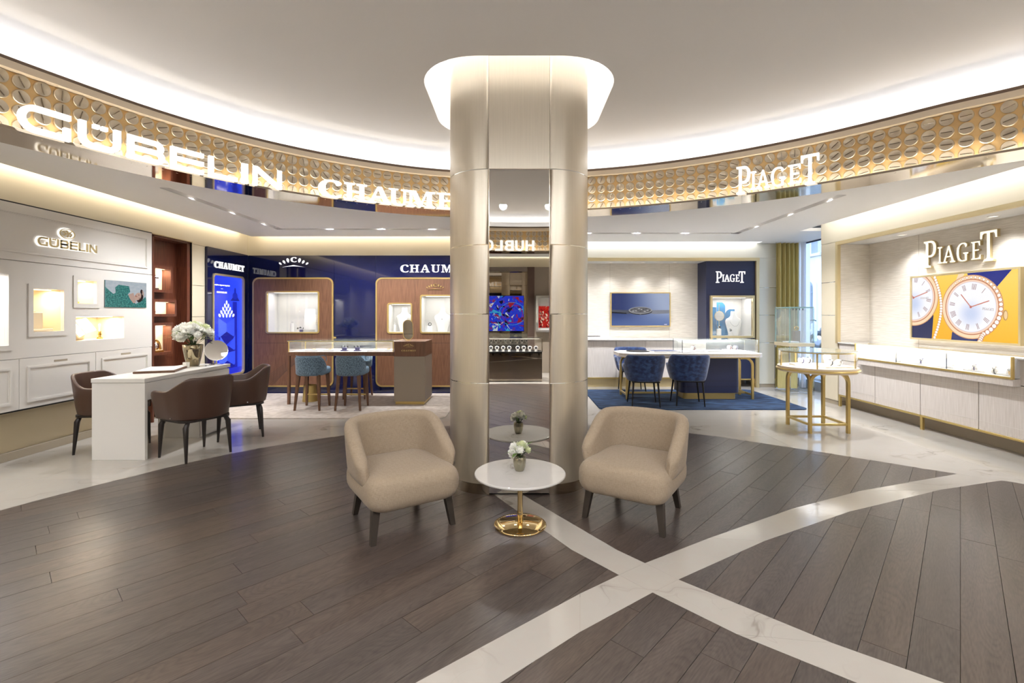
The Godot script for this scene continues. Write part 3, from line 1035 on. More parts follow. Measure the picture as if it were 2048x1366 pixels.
	for k in 6:
		var x := 0.275 - k * 0.192
		var ang := PI - atan2(x - RC.x, 4.0 * 0.86)
		var f := ring_frame(ang, -0.03, FASC + 0.005)
		part(sg, "letter", fit_text("HUBLOT"[k], 0.165 if k != 3 else 0.14, 0.19, 0.03, sans_bold()), "sign_white", f)

func serif(bold: bool) -> SystemFont:
	var f := SystemFont.new()
	f.font_names = PackedStringArray(["Droid Serif"])
	f.font_weight = 700 if bold else 400
	return f

func sans_bold() -> SystemFont:
	var f := SystemFont.new()
	f.font_names = PackedStringArray(["Droid Sans"])
	f.font_weight = 700
	return f

# a text mesh fitted to a width and height; its base on y = 0, middle on x = 0
func fit_text(s: String, w: float, h: float, depth: float, font: Font) -> ArrayMesh:
	var tm := TextMesh.new()
	tm.text = s
	tm.font = font
	tm.font_size = 64
	tm.pixel_size = 0.01
	tm.depth = 0.1
	tm.curve_step = 1.2
	var arr := tm.get_mesh_arrays()
	var v: PackedVector3Array = arr[Mesh.ARRAY_VERTEX]
	var lo := Vector3.INF; var hi := -Vector3.INF
	for p in v:
		lo = lo.min(p); hi = hi.max(p)
	var sc := Vector3(w / maxf(hi.x - lo.x, 1e-4), h / maxf(hi.y - lo.y, 1e-4), depth / maxf(hi.z - lo.z, 1e-4))
	if w <= 0.0: sc.x = sc.y
	for i in v.size():
		v[i] = Vector3((v[i].x - (lo.x + hi.x) * 0.5) * sc.x, (v[i].y - lo.y) * sc.y, (v[i].z - lo.z) * sc.z)
	arr[Mesh.ARRAY_VERTEX] = v
	var out := ArrayMesh.new()
	out.add_surface_from_arrays(Mesh.PRIMITIVE_TRIANGLES, arr)
	return out

func ring_letter(sg: Node3D, ch: String, u0: float, u1: float, y0: float, h: float, bold: bool) -> void:
	var a0 := angle_at(u0, -0.03, FASC); var a1 := angle_at(u1, -0.03, FASC)
	var w := ring_pt(a0, -0.03, 0).distance_to(ring_pt(a1, -0.03, 0))
	part(sg, "letter", fit_text(ch, w, h, 0.03, serif(bold)), "sign_white", ring_frame((a0 + a1) * 0.5, -0.03, FASC + 0.004 + y0))

# broad sans capitals, drawn with bars
func arc2(c: Vector2, r: float, a0: float, a1: float, n := 6) -> PackedVector2Array:
	var p := PackedVector2Array()
	for i in n + 1:
		var a := lerpf(a0, a1, float(i) / n)
		p.append(c + Vector2(cos(a), sin(a)) * r)
	return p

func wide_letter(ch: String, w: float, h: float, depth: float, grow := 0.0) -> ArrayMesh:
	var t := h * 0.2
	var b := MB.new()
	var z0 := 0.0
	var hw := w * 0.5
	var e := t * 0.5
	var T := t + grow * 2.0
	match ch:
		"G":
			var r := h * 0.5 - e
			var p := PackedVector2Array([Vector2(hw, h - e)])
			p.append_array(arc2(Vector2(-hw + e + r, h * 0.5), r, PI * 0.5, PI * 1.5, 14))
			p.append_array(PackedVector2Array([Vector2(hw - e * 1.1, e), Vector2(hw - e * 1.1, h * 0.5)]))
			b.stroke(p, T, z0, depth)
		"U":
			var r := h * 0.3
			var p := PackedVector2Array([Vector2(-hw + e * 1.1, h)])
			p.append_array(arc2(Vector2(-hw + e * 1.1 + r, e + r), r, PI, PI * 1.5))
			p.append_array(arc2(Vector2(hw - e * 1.1 - r, e + r), r, PI * 1.5, TAU))
			p.append(Vector2(hw - e * 1.1, h))
			b.stroke(p, T * 1.1, z0, depth)
			for s in [-1, 1]:
				b.stroke(PackedVector2Array([Vector2(s * w * 0.1 - w * 0.07, h * 0.9), Vector2(s * w * 0.1 + w * 0.07, h * 0.9)]), T * 0.8, z0, depth)
		"B":
			var r := h * 0.25 - e * 0.5
			for yy in [e, h * 0.5]:
				var p := PackedVector2Array([Vector2(-hw, yy)])
				p.append_array(arc2(Vector2(hw - e - r - (0.03 * w if yy > e else 0.0), yy + r), r, -PI * 0.5, PI * 0.5, 10))
				p.append(Vector2(-hw, yy + 2.0 * r))
				b.stroke(p, T, z0, depth)
			b.stroke(PackedVector2Array([Vector2(-hw + e, 0), Vector2(-hw + e, h)]), T * 1.1, z0, depth)
		"E":
			for yy in [e, h * 0.5, h - e]: b.stroke(PackedVector2Array([Vector2(-hw, yy), Vector2(hw, yy)]), T, z0, depth)
			b.stroke(PackedVector2Array([Vector2(-hw + e, 0), Vector2(-hw + e, h)]), T * 1.1, z0, depth)
		"L":
			b.stroke(PackedVector2Array([Vector2(-hw, e), Vector2(hw, e)]), T, z0, depth)
			b.stroke(PackedVector2Array([Vector2(-hw + e, 0), Vector2(-hw + e, h)]), T * 1.1, z0, depth)
		"I":
			b.stroke(PackedVector2Array([Vector2(0, -grow), Vector2(0, h + grow)]), w + grow * 2.0, z0, depth)
		"N":
			for s in [-1, 1]: b.stroke(PackedVector2Array([Vector2(s * (hw - e), -grow), Vector2(s * (hw - e), h + grow)]), T, z0, depth)
			b.stroke(PackedVector2Array([Vector2(-hw + e * 1.4, h - e * 0.9), Vector2(hw - e * 1.4, e * 0.9)]), T * 1.15, z0, depth)
	return b.done()

# ---------------------------------------------------------------- pillar
func pillar_build() -> void:
	var p := struct("pillar")
	var c := Vector2(0.032, 4.222)
	var hw := 0.568; var hd := 0.57; var r := 0.334
	var mh := 0.234
	# outline from the mirror's one edge round the back to the other
	var out := func(ins: float) -> PackedVector2Array:
		var o := PackedVector2Array([c + Vector2(mh, -hd + ins)])
		for k in 4:
			var m := Vector2((hw - r) * (1 if k < 2 else -1), (hd - r) * (-1 if k == 0 or k == 3 else 1))
			for i in 13:
				var a := -PI * 0.5 + PI * 0.5 * (k + i / 12.0)
				o.append(c + m + Vector2(cos(a), sin(a)) * (r - ins))
		o.append(c + Vector2(-mh, -hd + ins))
		return o
	var wrap := func(y0: float, y1: float, ins: float, th: float) -> ArrayMesh:
		var b := MB.new()
		var o: PackedVector2Array = out.call(ins); var n: PackedVector2Array = out.call(ins + th)
		var R := [PackedVector3Array(), PackedVector3Array(), PackedVector3Array(), PackedVector3Array()]
		for i in o.size():
			R[0].append(V(o[i].x, y0, o[i].y)); R[1].append(V(o[i].x, y1, o[i].y)); R[2].append(V(n[i].x, y1, n[i].y)); R[3].append(V(n[i].x, y0, n[i].y))
		b.grid([R[0], R[1]]); b.grid([R[1], R[2]]); b.grid([R[2], R[3]]); b.grid([R[3], R[0]])
		return b.done()
	var js := [0.078, 0.847, 1.376, 1.905, 2.48]
	for i in 4: part(p, "cladding_panel", wrap.call(js[i] + 0.003, js[i + 1] - 0.003, 0.0, 0.02), "champagne")
	part(p, "cladding_panel", wrap.call(2.483, 3.87, 0.0, 0.02), "champagne")
	bx(p, "cladding_panel", V(c.x, 3.1765, c.y - hd + 0.01), Vector3(mh * 2 - 0.003, 1.387, 0.02), "champagne", 0.001)
	for y in js.slice(1): part(p, "joint_strip", wrap.call(y - 0.003, y + 0.003, 0.0015, 0.012), "chrome")
	part(p, "plinth", wrap.call(0.0, 0.078, 0.004, 0.02), "steel")
	bx(p, "core", V(c.x, 1.93, c.y), Vector3(0.8, 3.86, 0.8), "dark_brown", 0.0)
	# mirror down the front, in a dark gold edge
	var mz := c.y - hd
	bx(p, "mirror_sheet", V(c.x, 1.245, mz + 0.008), Vector3(mh * 2 - 0.012, 2.465, 0.012), "mirror", 0.0)
	for s in [-1, 1]: bx(p, "mirror_edge", V(c.x + s * (mh - 0.003), 1.242, mz + 0.004), Vector3(0.006, 2.475, 0.02), "steel", 0.0)
	bx(p, "mirror_edge", V(c.x, 2.479, mz + 0.004), Vector3(mh * 2, 0.005, 0.02), "steel", 0.0)
	bx(p, "mirror_backing", V(c.x, 1.24, mz + 0.03), Vector3(mh * 2, 2.47, 0.03), "black", 0.0)

# ---------------------------------------------------------------- walls
func walls() -> void:
	# left
	var w := struct("wall_left")
	bx(w, "masonry", V(-5.06, 1.98, 2.6), Vector3(0.2, 3.96, 14.0), "plaster", 0.0)
	bx(w, "frieze", V(-4.81, 2.74, 2.2), Vector3(0.3, 0.7, 12.6), "cream", 0.0)
	bx(w, "lining", V(-4.86, 0.28, 2.6), Vector3(0.2, 0.56, 13.0), "cream_gloss", 0.0)
	bx(w, "lining", V(-4.86, 1.47, -0.55), Vector3(0.2, 1.84, 7.2), "cream", 0.0)
	for q in [[1.79, 2.38], [1.335, 1.785], [0.85, 1.33], [0.0, 0.845]]:
		bx(w, "panel", V(-4.72, (q[0] + q[1]) * 0.5, 6.99), Vector3(0.16, q[1] - q[0], 0.38), "cream", 0.002)
	bx(self, "baseboard_left", V(-4.745, 0.04, 2.9), Vector3(0.03, 0.08, 8.5), "greige", 0.002).set_meta("kind", "structure")
	# back, behind the blue salon
	w = struct("wall_back")
	bx(w, "masonry", V(-2.3, 1.98, 8.86), Vector3(5.4, 3.96, 0.2), "plaster", 0.0)
	bx(w, "frieze", V(-2.3, 2.76, 8.51), Vector3(4.9, 0.76, 0.3), "cream", 0.0)
	bx(w, "masonry", V(2.7, 1.98, 9.62), Vector3(5.6, 3.96, 0.2), "plaster", 0.0)
	bx(w, "frieze", V(2.45, 2.79, 9.21), Vector3(4.88, 0.74, 0.46), "bluegrey_panel", 0.0)
	bx(w, "return", V(0.3, 1.98, 9.0), Vector3(0.2, 3.96, 1.2), "plaster", 0.0)
	var js := [0.06, 0.83, 1.35, 1.86, 2.42]
	for i in 4: bx(w, "panel", V(4.72, (js[i] + js[i + 1]) * 0.5, 9.22), Vector3(0.35, js[i + 1] - js[i] - 0.008, 0.48), "bluegrey_panel", 0.002)
	for i in [1, 2, 3]: bx(w, "joint_strip", V(4.72, js[i], 8.99), Vector3(0.35, 0.008, 0.012), "chrome", 0.0)
	bx(w, "plinth", V(4.72, 0.03, 9.22), Vector3(0.35, 0.06, 0.46), "greige", 0.0)
	# right wall: pier by the window, then the counter's recess
	w = struct("wall_right")
	bx(w, "masonry", V(5.5, 1.98, 1.6), Vector3(0.2, 3.96, 12.0), "plaster", 0.0)
	bx(w, "frieze", V(5.1, 2.798, 1.63), Vector3(0.5, 0.668, 11.95), "cream", 0.0)
	for i in 4: bx(w, "panel", V(5.1, (js[i] + js[i + 1]) * 0.5 + (0.022 if i == 3 else 0.0), 7.41), Vector3(0.5, js[i + 1] - js[i] - 0.008 + (0.044 if i == 3 else 0.0), 0.39), "cream", 0.002)
	for i in [1, 2, 3]: bx(w, "joint_strip", V(4.862, js[i], 7.41), Vector3(0.012, 0.008, 0.39), "chrome", 0.0)
	bx(w, "plinth", V(5.1, 0.03, 7.41), Vector3(0.48, 0.06, 0.38), "greige", 0.0)
	bx(w, "panel", V(5.12, 1.23, -0.55), Vector3(0.5, 2.44, 7.0), "cream", 0.0)
	# recess of the right counter: back, near and far cheeks, head, gold edge
	bx(w, "recess_back", V(5.35, 1.7, 5.12), Vector3(0.1, 1.5, 4.3), "ripple", 0.0)
	bx(w, "recess_cheek", V(5.08, 1.67, 7.19), Vector3(0.44, 1.48, 0.02), "ripple", 0.0)
	bx(w, "recess_cheek", V(5.08, 1.67, 3.0), Vector3(0.44, 1.48, 0.02), "ripple", 0.0)
	bx(w, "recess_head", V(5.1, 2.43, 5.1), Vector3(0.44, 0.03, 4.2), "white_inside", 0.0)
	for d in [4.9, 6.3]: bx(w, "panel_joint", V(5.2995, 1.67, d), Vector3(0.002, 1.48, 0.003), "taupe", 0.0)
	var tr := struct("trim_2")
	bx(tr, "edge", V(4.84, 2.43, 5.1), Vector3(0.05, 0.05, 4.24), "gold_satin", 0.002)
	bx(tr, "edge", V(4.84, 1.67, 7.195), Vector3(0.05, 1.47, 0.05), "gold_satin", 0.002)
	for d in [3.9, 5.1, 6.3]:
		var o := thing("ceiling_downlight", "round downlight in the wall recess %s" % {6.3: "beside the window pier", 5.1: "above the watch poster", 3.9: "past the watch poster's open end"}[d], "lamp", V(5.08, 2.412, d), 0.0, "downlights over the long wall counter")
		part(o, "lens", MB.new().lathe([Vector2(0.0, -0.002), Vector2(0.04, -0.002)], 20, Vector3.ZERO, true).done(), "downlight")
		part(o, "rim", MB.new().lathe([Vector2(0.04, -0.005), Vector2(0.05, -0.005), Vector2(0.052, 0.002)], 20, Vector3.ZERO, true).done(), "white_lacquer")
		spot("beam", Vector3(0, -0.03, 0), Vector3(-0.12, -1, 0), 60.0, 0.55, SOFT, 0.04, o)
	# behind the camera
	w = struct("wall_rear")
	bx(w, "masonry", Vector3(0.2, 1.98, 4.2), Vector3(11.0, 3.96, 0.2), "plaster", 0.0)
	bx(w, "frieze", Vector3(0.0, 2.75, 4.0), Vector3(9.6, 0.7, 0.26), "cream", 0.0)
	# window bay at the end of the right wall
	var wi := struct("window_1")
	bx(wi, "pane", V(5.42, 1.45, 8.3), Vector3(0.012, 2.6, 1.36), "window_glass", 0.0)
	bx(wi, "frame", V(5.42, 0.08, 8.3), Vector3(0.08, 0.16, 1.38), "iron", 0.002)
	bx(wi, "frame", V(5.42, 2.86, 8.3), Vector3(0.08, 0.16, 1.38), "iron", 0.002)
	bx(wi, "blind_box", V(5.36, 2.676, 8.3), Vector3(0.03, 0.025, 1.3), "navy_satin", 0.002)
	bx(wi, "bay_ceiling", V(4.98, LOW + 0.025, 8.3), Vector3(0.92, 0.05, 1.36), "plaster_low", 0.0)
	bx(wi, "lintel", V(5.42, 3.45, 8.3), Vector3(0.2, 1.04, 1.5), "plaster", 0.0)
	bx(wi, "jamb", V(5.42, 1.98, 9.1), Vector3(0.2, 3.96, 0.24), "plaster", 0.0)
	# curtain drawn to the far side of the bay
	var b := MB.new()
	var rows := []
	for y in [0.02, 0.8, 1.6, 2.3, 2.68]:
		var r := PackedVector3Array()
		for i in 85:
			var s := i / 84.0
			var k: float = 0.034 + 0.008 * sin(y * 2.0 + s * 9.0)
			r.append(V(4.825 + s * 0.42, y, 8.86 + k * sin(s * TAU * 5.2 + 0.15 * sin(y * 3.0)) + 0.01 * sin(s * 31.0)))
		rows.append(r)
	b.grid(rows)
	var cu := thing("curtain", "olive gold floor-length curtain hanging in folds beside the window", "curtain", V(0, 0, 0))
	part(cu, "cloth", b.done(), "curtain")
	bx(cu, "track", V(5.03, 2.685, 8.86), Vector3(0.42, 0.01, 0.04), "white_lacquer", 0.0)
	b = MB.new()
	rows = []
	for y in [0.02, 1.4, 2.68]:
		var r := PackedVector3Array()
		for i in 33:
			var s := i / 32.0
			r.append(V(5.25 + s * 0.08, y, 8.8 + 0.02 * sin(s * TAU * 3.0)))
		rows.append(r)
	b.grid(rows)
	var sh := mat("sheer", Color(0.92, 0.92, 0.93), 0.8)
	sh.backlight_enabled = true
	sh.backlight = Color(0.7, 0.7, 0.72)
	tag(part(self, "sheer_curtain", b.done(), "sheer"), "narrow white sheer curtain between the olive curtain and the pane", "curtain")

# ---------------------------------------------------------------- the street outside
func street_build() -> void:
	bx(self, "street", Vector3(12.0, 0.1, -18.0), Vector3(12.6, 0.1, 30.0), "street", 0.0).set_meta("kind", "structure")
	var h := thing("street_building", "pale rendered house front across the street outside the window", "building", V(11.4, 0.15, 18.8))
	bx(h, "wall", Vector3(0.3, 5.0, 0), Vector3(0.6, 10.0, 16.0), "facade", 0.0)
	bx(h, "base_course", Vector3(-0.02, 0.25, 0), Vector3(0.06, 0.5, 16.0), "facade_grey", 0.01)
	# arched window with iron bars (local frame: x to the viewer's right along the front)
	var f := Transform3D(Basis(Vector3(0, 0, 1), Vector3.UP, Vector3(-1, 0, 0)), Vector3(-0.0, 0.62, 0))
	var arch := func(w: float, hh: float, rise: float) -> PackedVector2Array:
		var p := PackedVector2Array([Vector2(w * 0.5, 0)])
		for i in 13:
			var a := PI * i / 12.0
			p.append(Vector2(cos(a) * w * 0.5, hh + sin(a) * rise))
		p.append(Vector2(-w * 0.5, 0))
		return p
	var win := part(h, "window", MB.new().prismz(arch.call(1.02, 1.62, 0.3), 0.0, 0.012).done(), "facade_grey", f)
	part(win, "surround", MB.new().framez(arch.call(1.4, 1.68, 0.46), arch.call(1.02, 1.62, 0.3), 0.0, 0.05).done(), "facade")
	for i in 7: bx(win, "bar", Vector3(-0.42 + i * 0.14, 0.88, 0.06), Vector3(0.025, 1.72 if i in [2, 3, 4] else 1.6, 0.025), "iron", 0.0)
	bx(win, "bar", Vector3(0, 1.42, 0.06), Vector3(1.0, 0.04, 0.02), "iron", 0.0)
	bx(win, "sill", Vector3(0, -0.05, 0.06), Vector3(1.3, 0.1, 0.14), "facade", 0.01)
	win = bx(h, "window", Vector3(-0.01, 4.15, 0.35), Vector3(0.03, 1.3, 0.95), "facade_grey", 0.0)
	bx(win, "sill", Vector3(-0.05, -0.7, 0), Vector3(0.12, 0.1, 1.3), "facade", 0.01)
	for s in [-1, 1]:
		bx(win, "shutter", Vector3(-0.04, 0.0, s * 0.73), Vector3(0.05, 1.35, 0.48), "shutter", 0.01)
	bx(win, "mullion", Vector3(-0.02, 0, 0), Vector3(0.04, 1.3, 0.06), "facade", 0.0)
	# a motorbike and a scooter parked along the wall
	var tyre := MB.new()
	var ring := PackedVector3Array()
	for i in 24: ring.append(Vector3(0, cos(TAU * i / 24.0), sin(TAU * i / 24.0)) * 0.26)
	tyre.tube(ring, 0.055, 8, true)
	var ty := tyre.done()
	var m := thing("motorbike", "dark blue motorbike parked in the street outside the window", "motorbike", V(10.75, 0.15, 16.3), 0.1)
	for z in [0.62, -0.62]:
		var wh := part(m, "wheel", ty, "rubber", Vector3(0, 0.31, z))
		part(wh, "rim", MB.new().lathe([Vector2(0.2, -0.03), Vector2(0.2, 0.03), Vector2(0.06, 0.04)], 20, Vector3.ZERO, true).done(), "silver", Transform3D(Basis(Vector3.BACK, PI / 2), Vector3.ZERO))
	part(m, "body", MB.new().lathe([Vector2(0.0, -0.55), Vector2(0.13, -0.4), Vector2(0.16, 0.0), Vector2(0.19, 0.3), Vector2(0.1, 0.5), Vector2(0.0, 0.55)], 14).done(), "bike_blue", Transform3D(Basis(Vector3.RIGHT, PI / 2 - 0.12), Vector3(0, 0.68, 0)))
	bx(m, "engine", Vector3(0, 0.38, 0.02), Vector3(0.26, 0.34, 0.5), "rubber", 0.05)
	part(m, "fairing", MB.new().lathe([Vector2(0.0, -0.2), Vector2(0.16, -0.12), Vector2(0.17, 0.1), Vector2(0.05, 0.24), Vector2(0.0, 0.25)], 14).done(), "bike_blue", Transform3D(Basis(Vector3.RIGHT, 0.5), Vector3(0, 0.9, 0.45)))
	part(m, "fork", MB.new().tube(PackedVector3Array([Vector3(0, 0.31, 0.62), Vector3(0, 0.95, 0.4)]), 0.035).done(), "silver")
	part(m, "handlebar", MB.new().tube(PackedVector3Array([Vector3(-0.34, 0.98, 0.3), Vector3(0, 1.0, 0.4), Vector3(0.34, 0.98, 0.3)]), 0.018).done(), "rubber")
	m = thing("scooter", "white and dark scooter parked under the barred window", "scooter", V(9.3, 0.15, 15.6), 1.35)
	for z in [0.5, -0.5]: part(m, "wheel", ty, "rubber", Vector3(0, 0.31, z))
	part(m, "body", MB.new().lathe([Vector2(0.0, -0.4), Vector2(0.15, -0.3), Vector2(0.18, 0.1), Vector2(0.1, 0.35), Vector2(0.0, 0.4)], 14).done(), "bike_white", Transform3D(Basis(Vector3.RIGHT, PI / 2), Vector3(0, 0.56, -0.3)))
	bx(m, "leg_shield", Vector3(0, 0.62, 0.38), Vector3(0.36, 0.6, 0.08), "bike_white", 0.03)
	bx(m, "top_box", Vector3(0, 1.02, -0.5), Vector3(0.42, 0.3, 0.4), "bike_blue", 0.04)
	bx(m, "tail_light", Vector3(0, 0.96, -0.71), Vector3(0.25, 0.06, 0.03), "red_lamp", 0.0)
	part(m, "handlebar", MB.new().tube(PackedVector3Array([Vector3(-0.3, 1.0, 0.32), Vector3(0, 1.02, 0.38), Vector3(0.3, 1.0, 0.32)]), 0.02).done(), "rubber")

# ---------------------------------------------------------------- flat prints (screens and posters)
func fill_poly(im: Image, pts: Array, c: Color) -> void:
	var w := im.get_width(); var h := im.get_height()
	var p := PackedVector2Array(); var lo := Vector2.INF; var hi := -Vector2.INF
	for q: Vector2 in pts:
		p.append(q); lo = lo.min(q); hi = hi.max(q)
	for y in range(maxi(0, int(lo.y * h)), mini(h, int(hi.y * h) + 1)):
		for x in range(maxi(0, int(lo.x * w)), mini(w, int(hi.x * w) + 1)):
			if Geometry2D.is_point_in_polygon(Vector2((x + 0.5) / w, (y + 0.5) / h), p):
				im.set_pixel(x, y, im.get_pixel(x, y).lerp(c, c.a))

func fill_ell(im: Image, c: Vector2, r: Vector2, col: Color, soft := 0.0, turn := 0.0) -> void:
	# centre and radii in pixels
	var m := maxf(r.x, r.y) * (1.0 + soft) + 1.0
	for y in range(maxi(0, int(c.y - m)), mini(im.get_height(), int(c.y + m) + 1)):
		for x in range(maxi(0, int(c.x - m)), mini(im.get_width(), int(c.x + m) + 1)):
			var d := (Vector2(x + 0.5, y + 0.5) - c).rotated(-turn) / r
			var l := d.length()
			var k := 1.0 - smoothstep(1.0 - maxf(soft, 1.0 / minf(r.x, r.y)), 1.0, l)
			if k > 0.0: im.set_pixel(x, y, im.get_pixel(x, y).lerp(Color(col, 1), k * col.a))

func fill_line(im: Image, a: Vector2, b: Vector2, t: float, col: Color) -> void:
	var lo := a.min(b) - Vector2.ONE * t; var hi := a.max(b) + Vector2.ONE * t
	for y in range(maxi(0, int(lo.y)), mini(im.get_height(), int(hi.y) + 1)):
		for x in range(maxi(0, int(lo.x)), mini(im.get_width(), int(hi.x) + 1)):
			var p := Vector2(x + 0.5, y + 0.5)
			var d := p.distance_to(Geometry2D.get_closest_point_to_segment(p, a, b))
			if d < t: im.set_pixel(x, y, im.get_pixel(x, y).lerp(col, clampf((t - d) * 2.0, 0, 1)))

func watch_face(im: Image, c: Vector2, h: float, blur: bool) -> void:
	fill_ell(im, c, Vector2.ONE * h * 0.475, Color(0.82, 0.6, 0.42))
	fill_ell(im, c, Vector2.ONE * h * 0.462, Color(0.97, 0.85, 0.7))
	fill_ell(im, c, Vector2.ONE * h * 0.415, Color(0.75, 0.5, 0.38))
	fill_ell(im, c, Vector2.ONE * h * 0.4, Color(0.96, 0.82, 0.72))
	fill_ell(im, c, Vector2.ONE * h * 0.375, Color(0.8, 0.78, 0.84))
	fill_ell(im, c, Vector2.ONE * h * 0.368, Color(0.95, 0.95, 0.98))
	fill_ell(im, c + Vector2(0, h * 0.1), Vector2.ONE * h * 0.25, Color(0.78, 0.82, 0.92), 0.9)
	var strokes := [4, 1, 2, 3, 3, 2, 3, 4, 5, 3, 2, 3]
	for k in 12:
		var a := TAU * k / 12.0 - PI * 0.5 + 0.17
		var e := Vector2(cos(a), sin(a))
		if k in [2, 3] and not blur: continue
		for s in strokes[k]:
			var o: Vector2 = Vector2(-e.y, e.x) * (s - (strokes[k] - 1) * 0.5) * h * 0.02
			fill_line(im, c + e * h * 0.26 + o * 0.8, c + e * h * 0.34 + o, h * 0.004, Color(0.55, 0.38, 0.34))
	for s in [[0.08, 0.22], [-2.25, 0.18]]:
		fill_line(im, c, c + Vector2(cos(-0.3 if s[0] > 0 else s[0]), sin(-0.3 if s[0] > 0 else s[0])) * h * (s[1] + 0.06), h * 0.008, Color(0.8, 0.5, 0.42))
	fill_ell(im, c, Vector2.ONE * h * 0.02, Color(0.75, 0.45, 0.4))

func make_prints() -> void:
	# two watches on yellow and blue
	var w := 820; var h := 480
	var im := Image.create_empty(w, h, false, Image.FORMAT_RGBA8)
	for y in h:
		for x in w:
			var t := clampf(y / float(h) * 0.8 + 0.1 * sin(x * 0.006), 0, 1)
			im.set_pixel(x, y, Color(0.98, 0.83, 0.4).lerp(Color(0.96, 0.68, 0.08), t))
	fill_poly(im, [Vector2(0.57, -0.01), Vector2(0.95, -0.01), Vector2(0.83, 0.22), Vector2(0.62, 0.2)], Color(0.12, 0.17, 0.52))
	fill_poly(im, [Vector2(0.43, 0.88), Vector2(0.74, 0.85), Vector2(0.70, 1.01), Vector2(0.42, 1.01)], Color(0.16, 0.2, 0.42))
	fill_poly(im, [Vector2(-0.01, 0.72), Vector2(0.24, 0.62), Vector2(0.22, 1.01), Vector2(-0.01, 1.01)], Color(0.13, 0.16, 0.33))
	fill_poly(im, [Vector2(0.49, 0.0), Vector2(0.55, 0.0), Vector2(0.5, 0.14), Vector2(0.44, 0.2)], Color(0.95, 0.84, 0.7))
	watch_face(im, Vector2(w * 0.015, h * 0.33), h, true)
	watch_face(im, Vector2(w * 0.605, h * 0.5), h, false)
	for k in 26:   # stones along the left watch
		var t := k / 25.0
		var p := Vector2(w * (0.235 + 0.085 * sin(t * PI * 0.95 + 0.1)), h * (-0.02 + t * 1.04))
		fill_ell(im, p, Vector2.ONE * h * 0.03, Color(0.78, 0.5, 0.3)); fill_ell(im, p, Vector2.ONE * h * 0.024, Color(1, 0.98, 0.95))
	for k in 30:   # stones round the right watch, running off at the foot
		var t := k / 29.0
		var a := lerpf(-2.3, 1.15, minf(t / 0.8, 1.0))
		var p := Vector2(w * 0.605, h * 0.5) + Vector2(cos(a), sin(a)) * h * 0.437
		if t > 0.8: p += Vector2(-0.4, 0.92) * (t - 0.8) * h * 0.9
		var s := lerpf(0.012, 0.03, minf(t * 1.6, 1.0))
		fill_ell(im, p, Vector2.ONE * h * s * 1.3, Color(0.75, 0.48, 0.3)); fill_ell(im, p, Vector2.ONE * h * s, Color(1, 0.98, 0.95))
	fill_ell(im, Vector2(w * 0.895, h * 0.62), Vector2(h * 0.035, h * 0.075), Color(0.72, 0.55, 0.35))
	fill_ell(im, Vector2(w * 0.897, h * 0.62), Vector2(h * 0.024, h * 0.06), Color(0.93, 0.8, 0.6))
	lit_print("print_watches", im, 0.36)
	# a reclining figure in a teal dress
	w = 420; h = 212
	im = Image.create_empty(w, h, false, Image.FORMAT_RGBA8)
	var n := fnl(91, 0.02, 3)
	for y in h:
		for x in w:
			im.set_pixel(x, y, Color(0.74, 0.8, 0.84).lerp(Color(0.86, 0.88, 0.9), 0.5 + 0.5 * n.get_noise_2d(x, y * 2.0)))
	var folds := fnl(93, 0.035, 2)
	var dress := [PackedVector2Array([Vector2(0, 0.25), Vector2(0.1, 0.4), Vector2(0.18, 0.5), Vector2(0.23, 0.45), Vector2(0.22, 0.25), Vector2(0.3, 0.14), Vector2(0.42, 0.15), Vector2(0.55, 0.17), Vector2(0.58, 0.38), Vector2(0.52, 0.48), Vector2(0.56, 0.62), Vector2(0.72, 0.86), Vector2(0.86, 0.72), Vector2(0.97, 0.56), Vector2(1, 0.7), Vector2(1, 1), Vector2(0, 1)])]
	for y in h:
		for x in w:
			if Geometry2D.is_point_in_polygon(Vector2(x / float(w), y / float(h)), dress[0]):
				var k := 0.5 + 0.6 * folds.get_noise_2d(x * 1.3 + y * 0.8, y * 1.6 - x * 0.5)
				im.set_pixel(x, y, Color(0.1, 0.38, 0.38).lerp(Color(0.4, 0.72, 0.68), clampf(k, 0, 1)))
	fill_ell(im, Vector2(0.83 * w, 0.62 * h), Vector2(0.11, 0.075) * w, Color(0.15, 0.1, 0.1), 0.2, -0.75)
	fill_poly(im, [Vector2(0.53, 0.5), Vector2(0.66, 0.42), Vector2(0.73, 0.78), Vector2(0.66, 0.84), Vector2(0.58, 0.68)], Color(0.83, 0.7, 0.64))
	fill_ell(im, Vector2(0.775 * w, 0.56 * h), Vector2(0.1, 0.072) * w, Color(0.86, 0.72, 0.65), 0.1, -0.55)
	fill_ell(im, Vector2(0.87 * w, 0.36 * h), Vector2(0.035, 0.05) * w, Color(0.18, 0.12, 0.12), 0.2)
	fill_ell(im, Vector2(0.91 * w, 0.42 * h), Vector2(0.02, 0.07) * w, Color(0.83, 0.7, 0.64), 0.2, -0.2)
	fill_ell(im, Vector2(0.725 * w, 0.55 * h), Vector2(0.02, 0.012) * w, Color(0.62, 0.3, 0.3), 0.2, 1.0)
	fill_ell(im, Vector2(0.8 * w, 0.5 * h), Vector2(0.014, 0.008) * w, Color(0.2, 0.14, 0.14), 0.2, 1.0)
	fill_ell(im, Vector2(0.81 * w, 0.63 * h), Vector2(0.014, 0.008) * w, Color(0.2, 0.14, 0.14), 0.2, 1.0)
	fill_ell(im, Vector2(0.76 * w, 0.565 * h), Vector2(0.022, 0.006) * w, Color(0.74, 0.56, 0.5), 0.4, -0.4)
	lit_print("print_teal", im, 0.23)
	# blue still life: stacked blocks, a column and a white ornament
	w = 200; h = 380
	im = Image.create_empty(w, h, false, Image.FORMAT_RGBA8)
	for y in h:
		for x in w: im.set_pixel(x, y, Color(0.13, 0.22, 0.86).lerp(Color(0.16, 0.3, 0.98), x / float(w)))
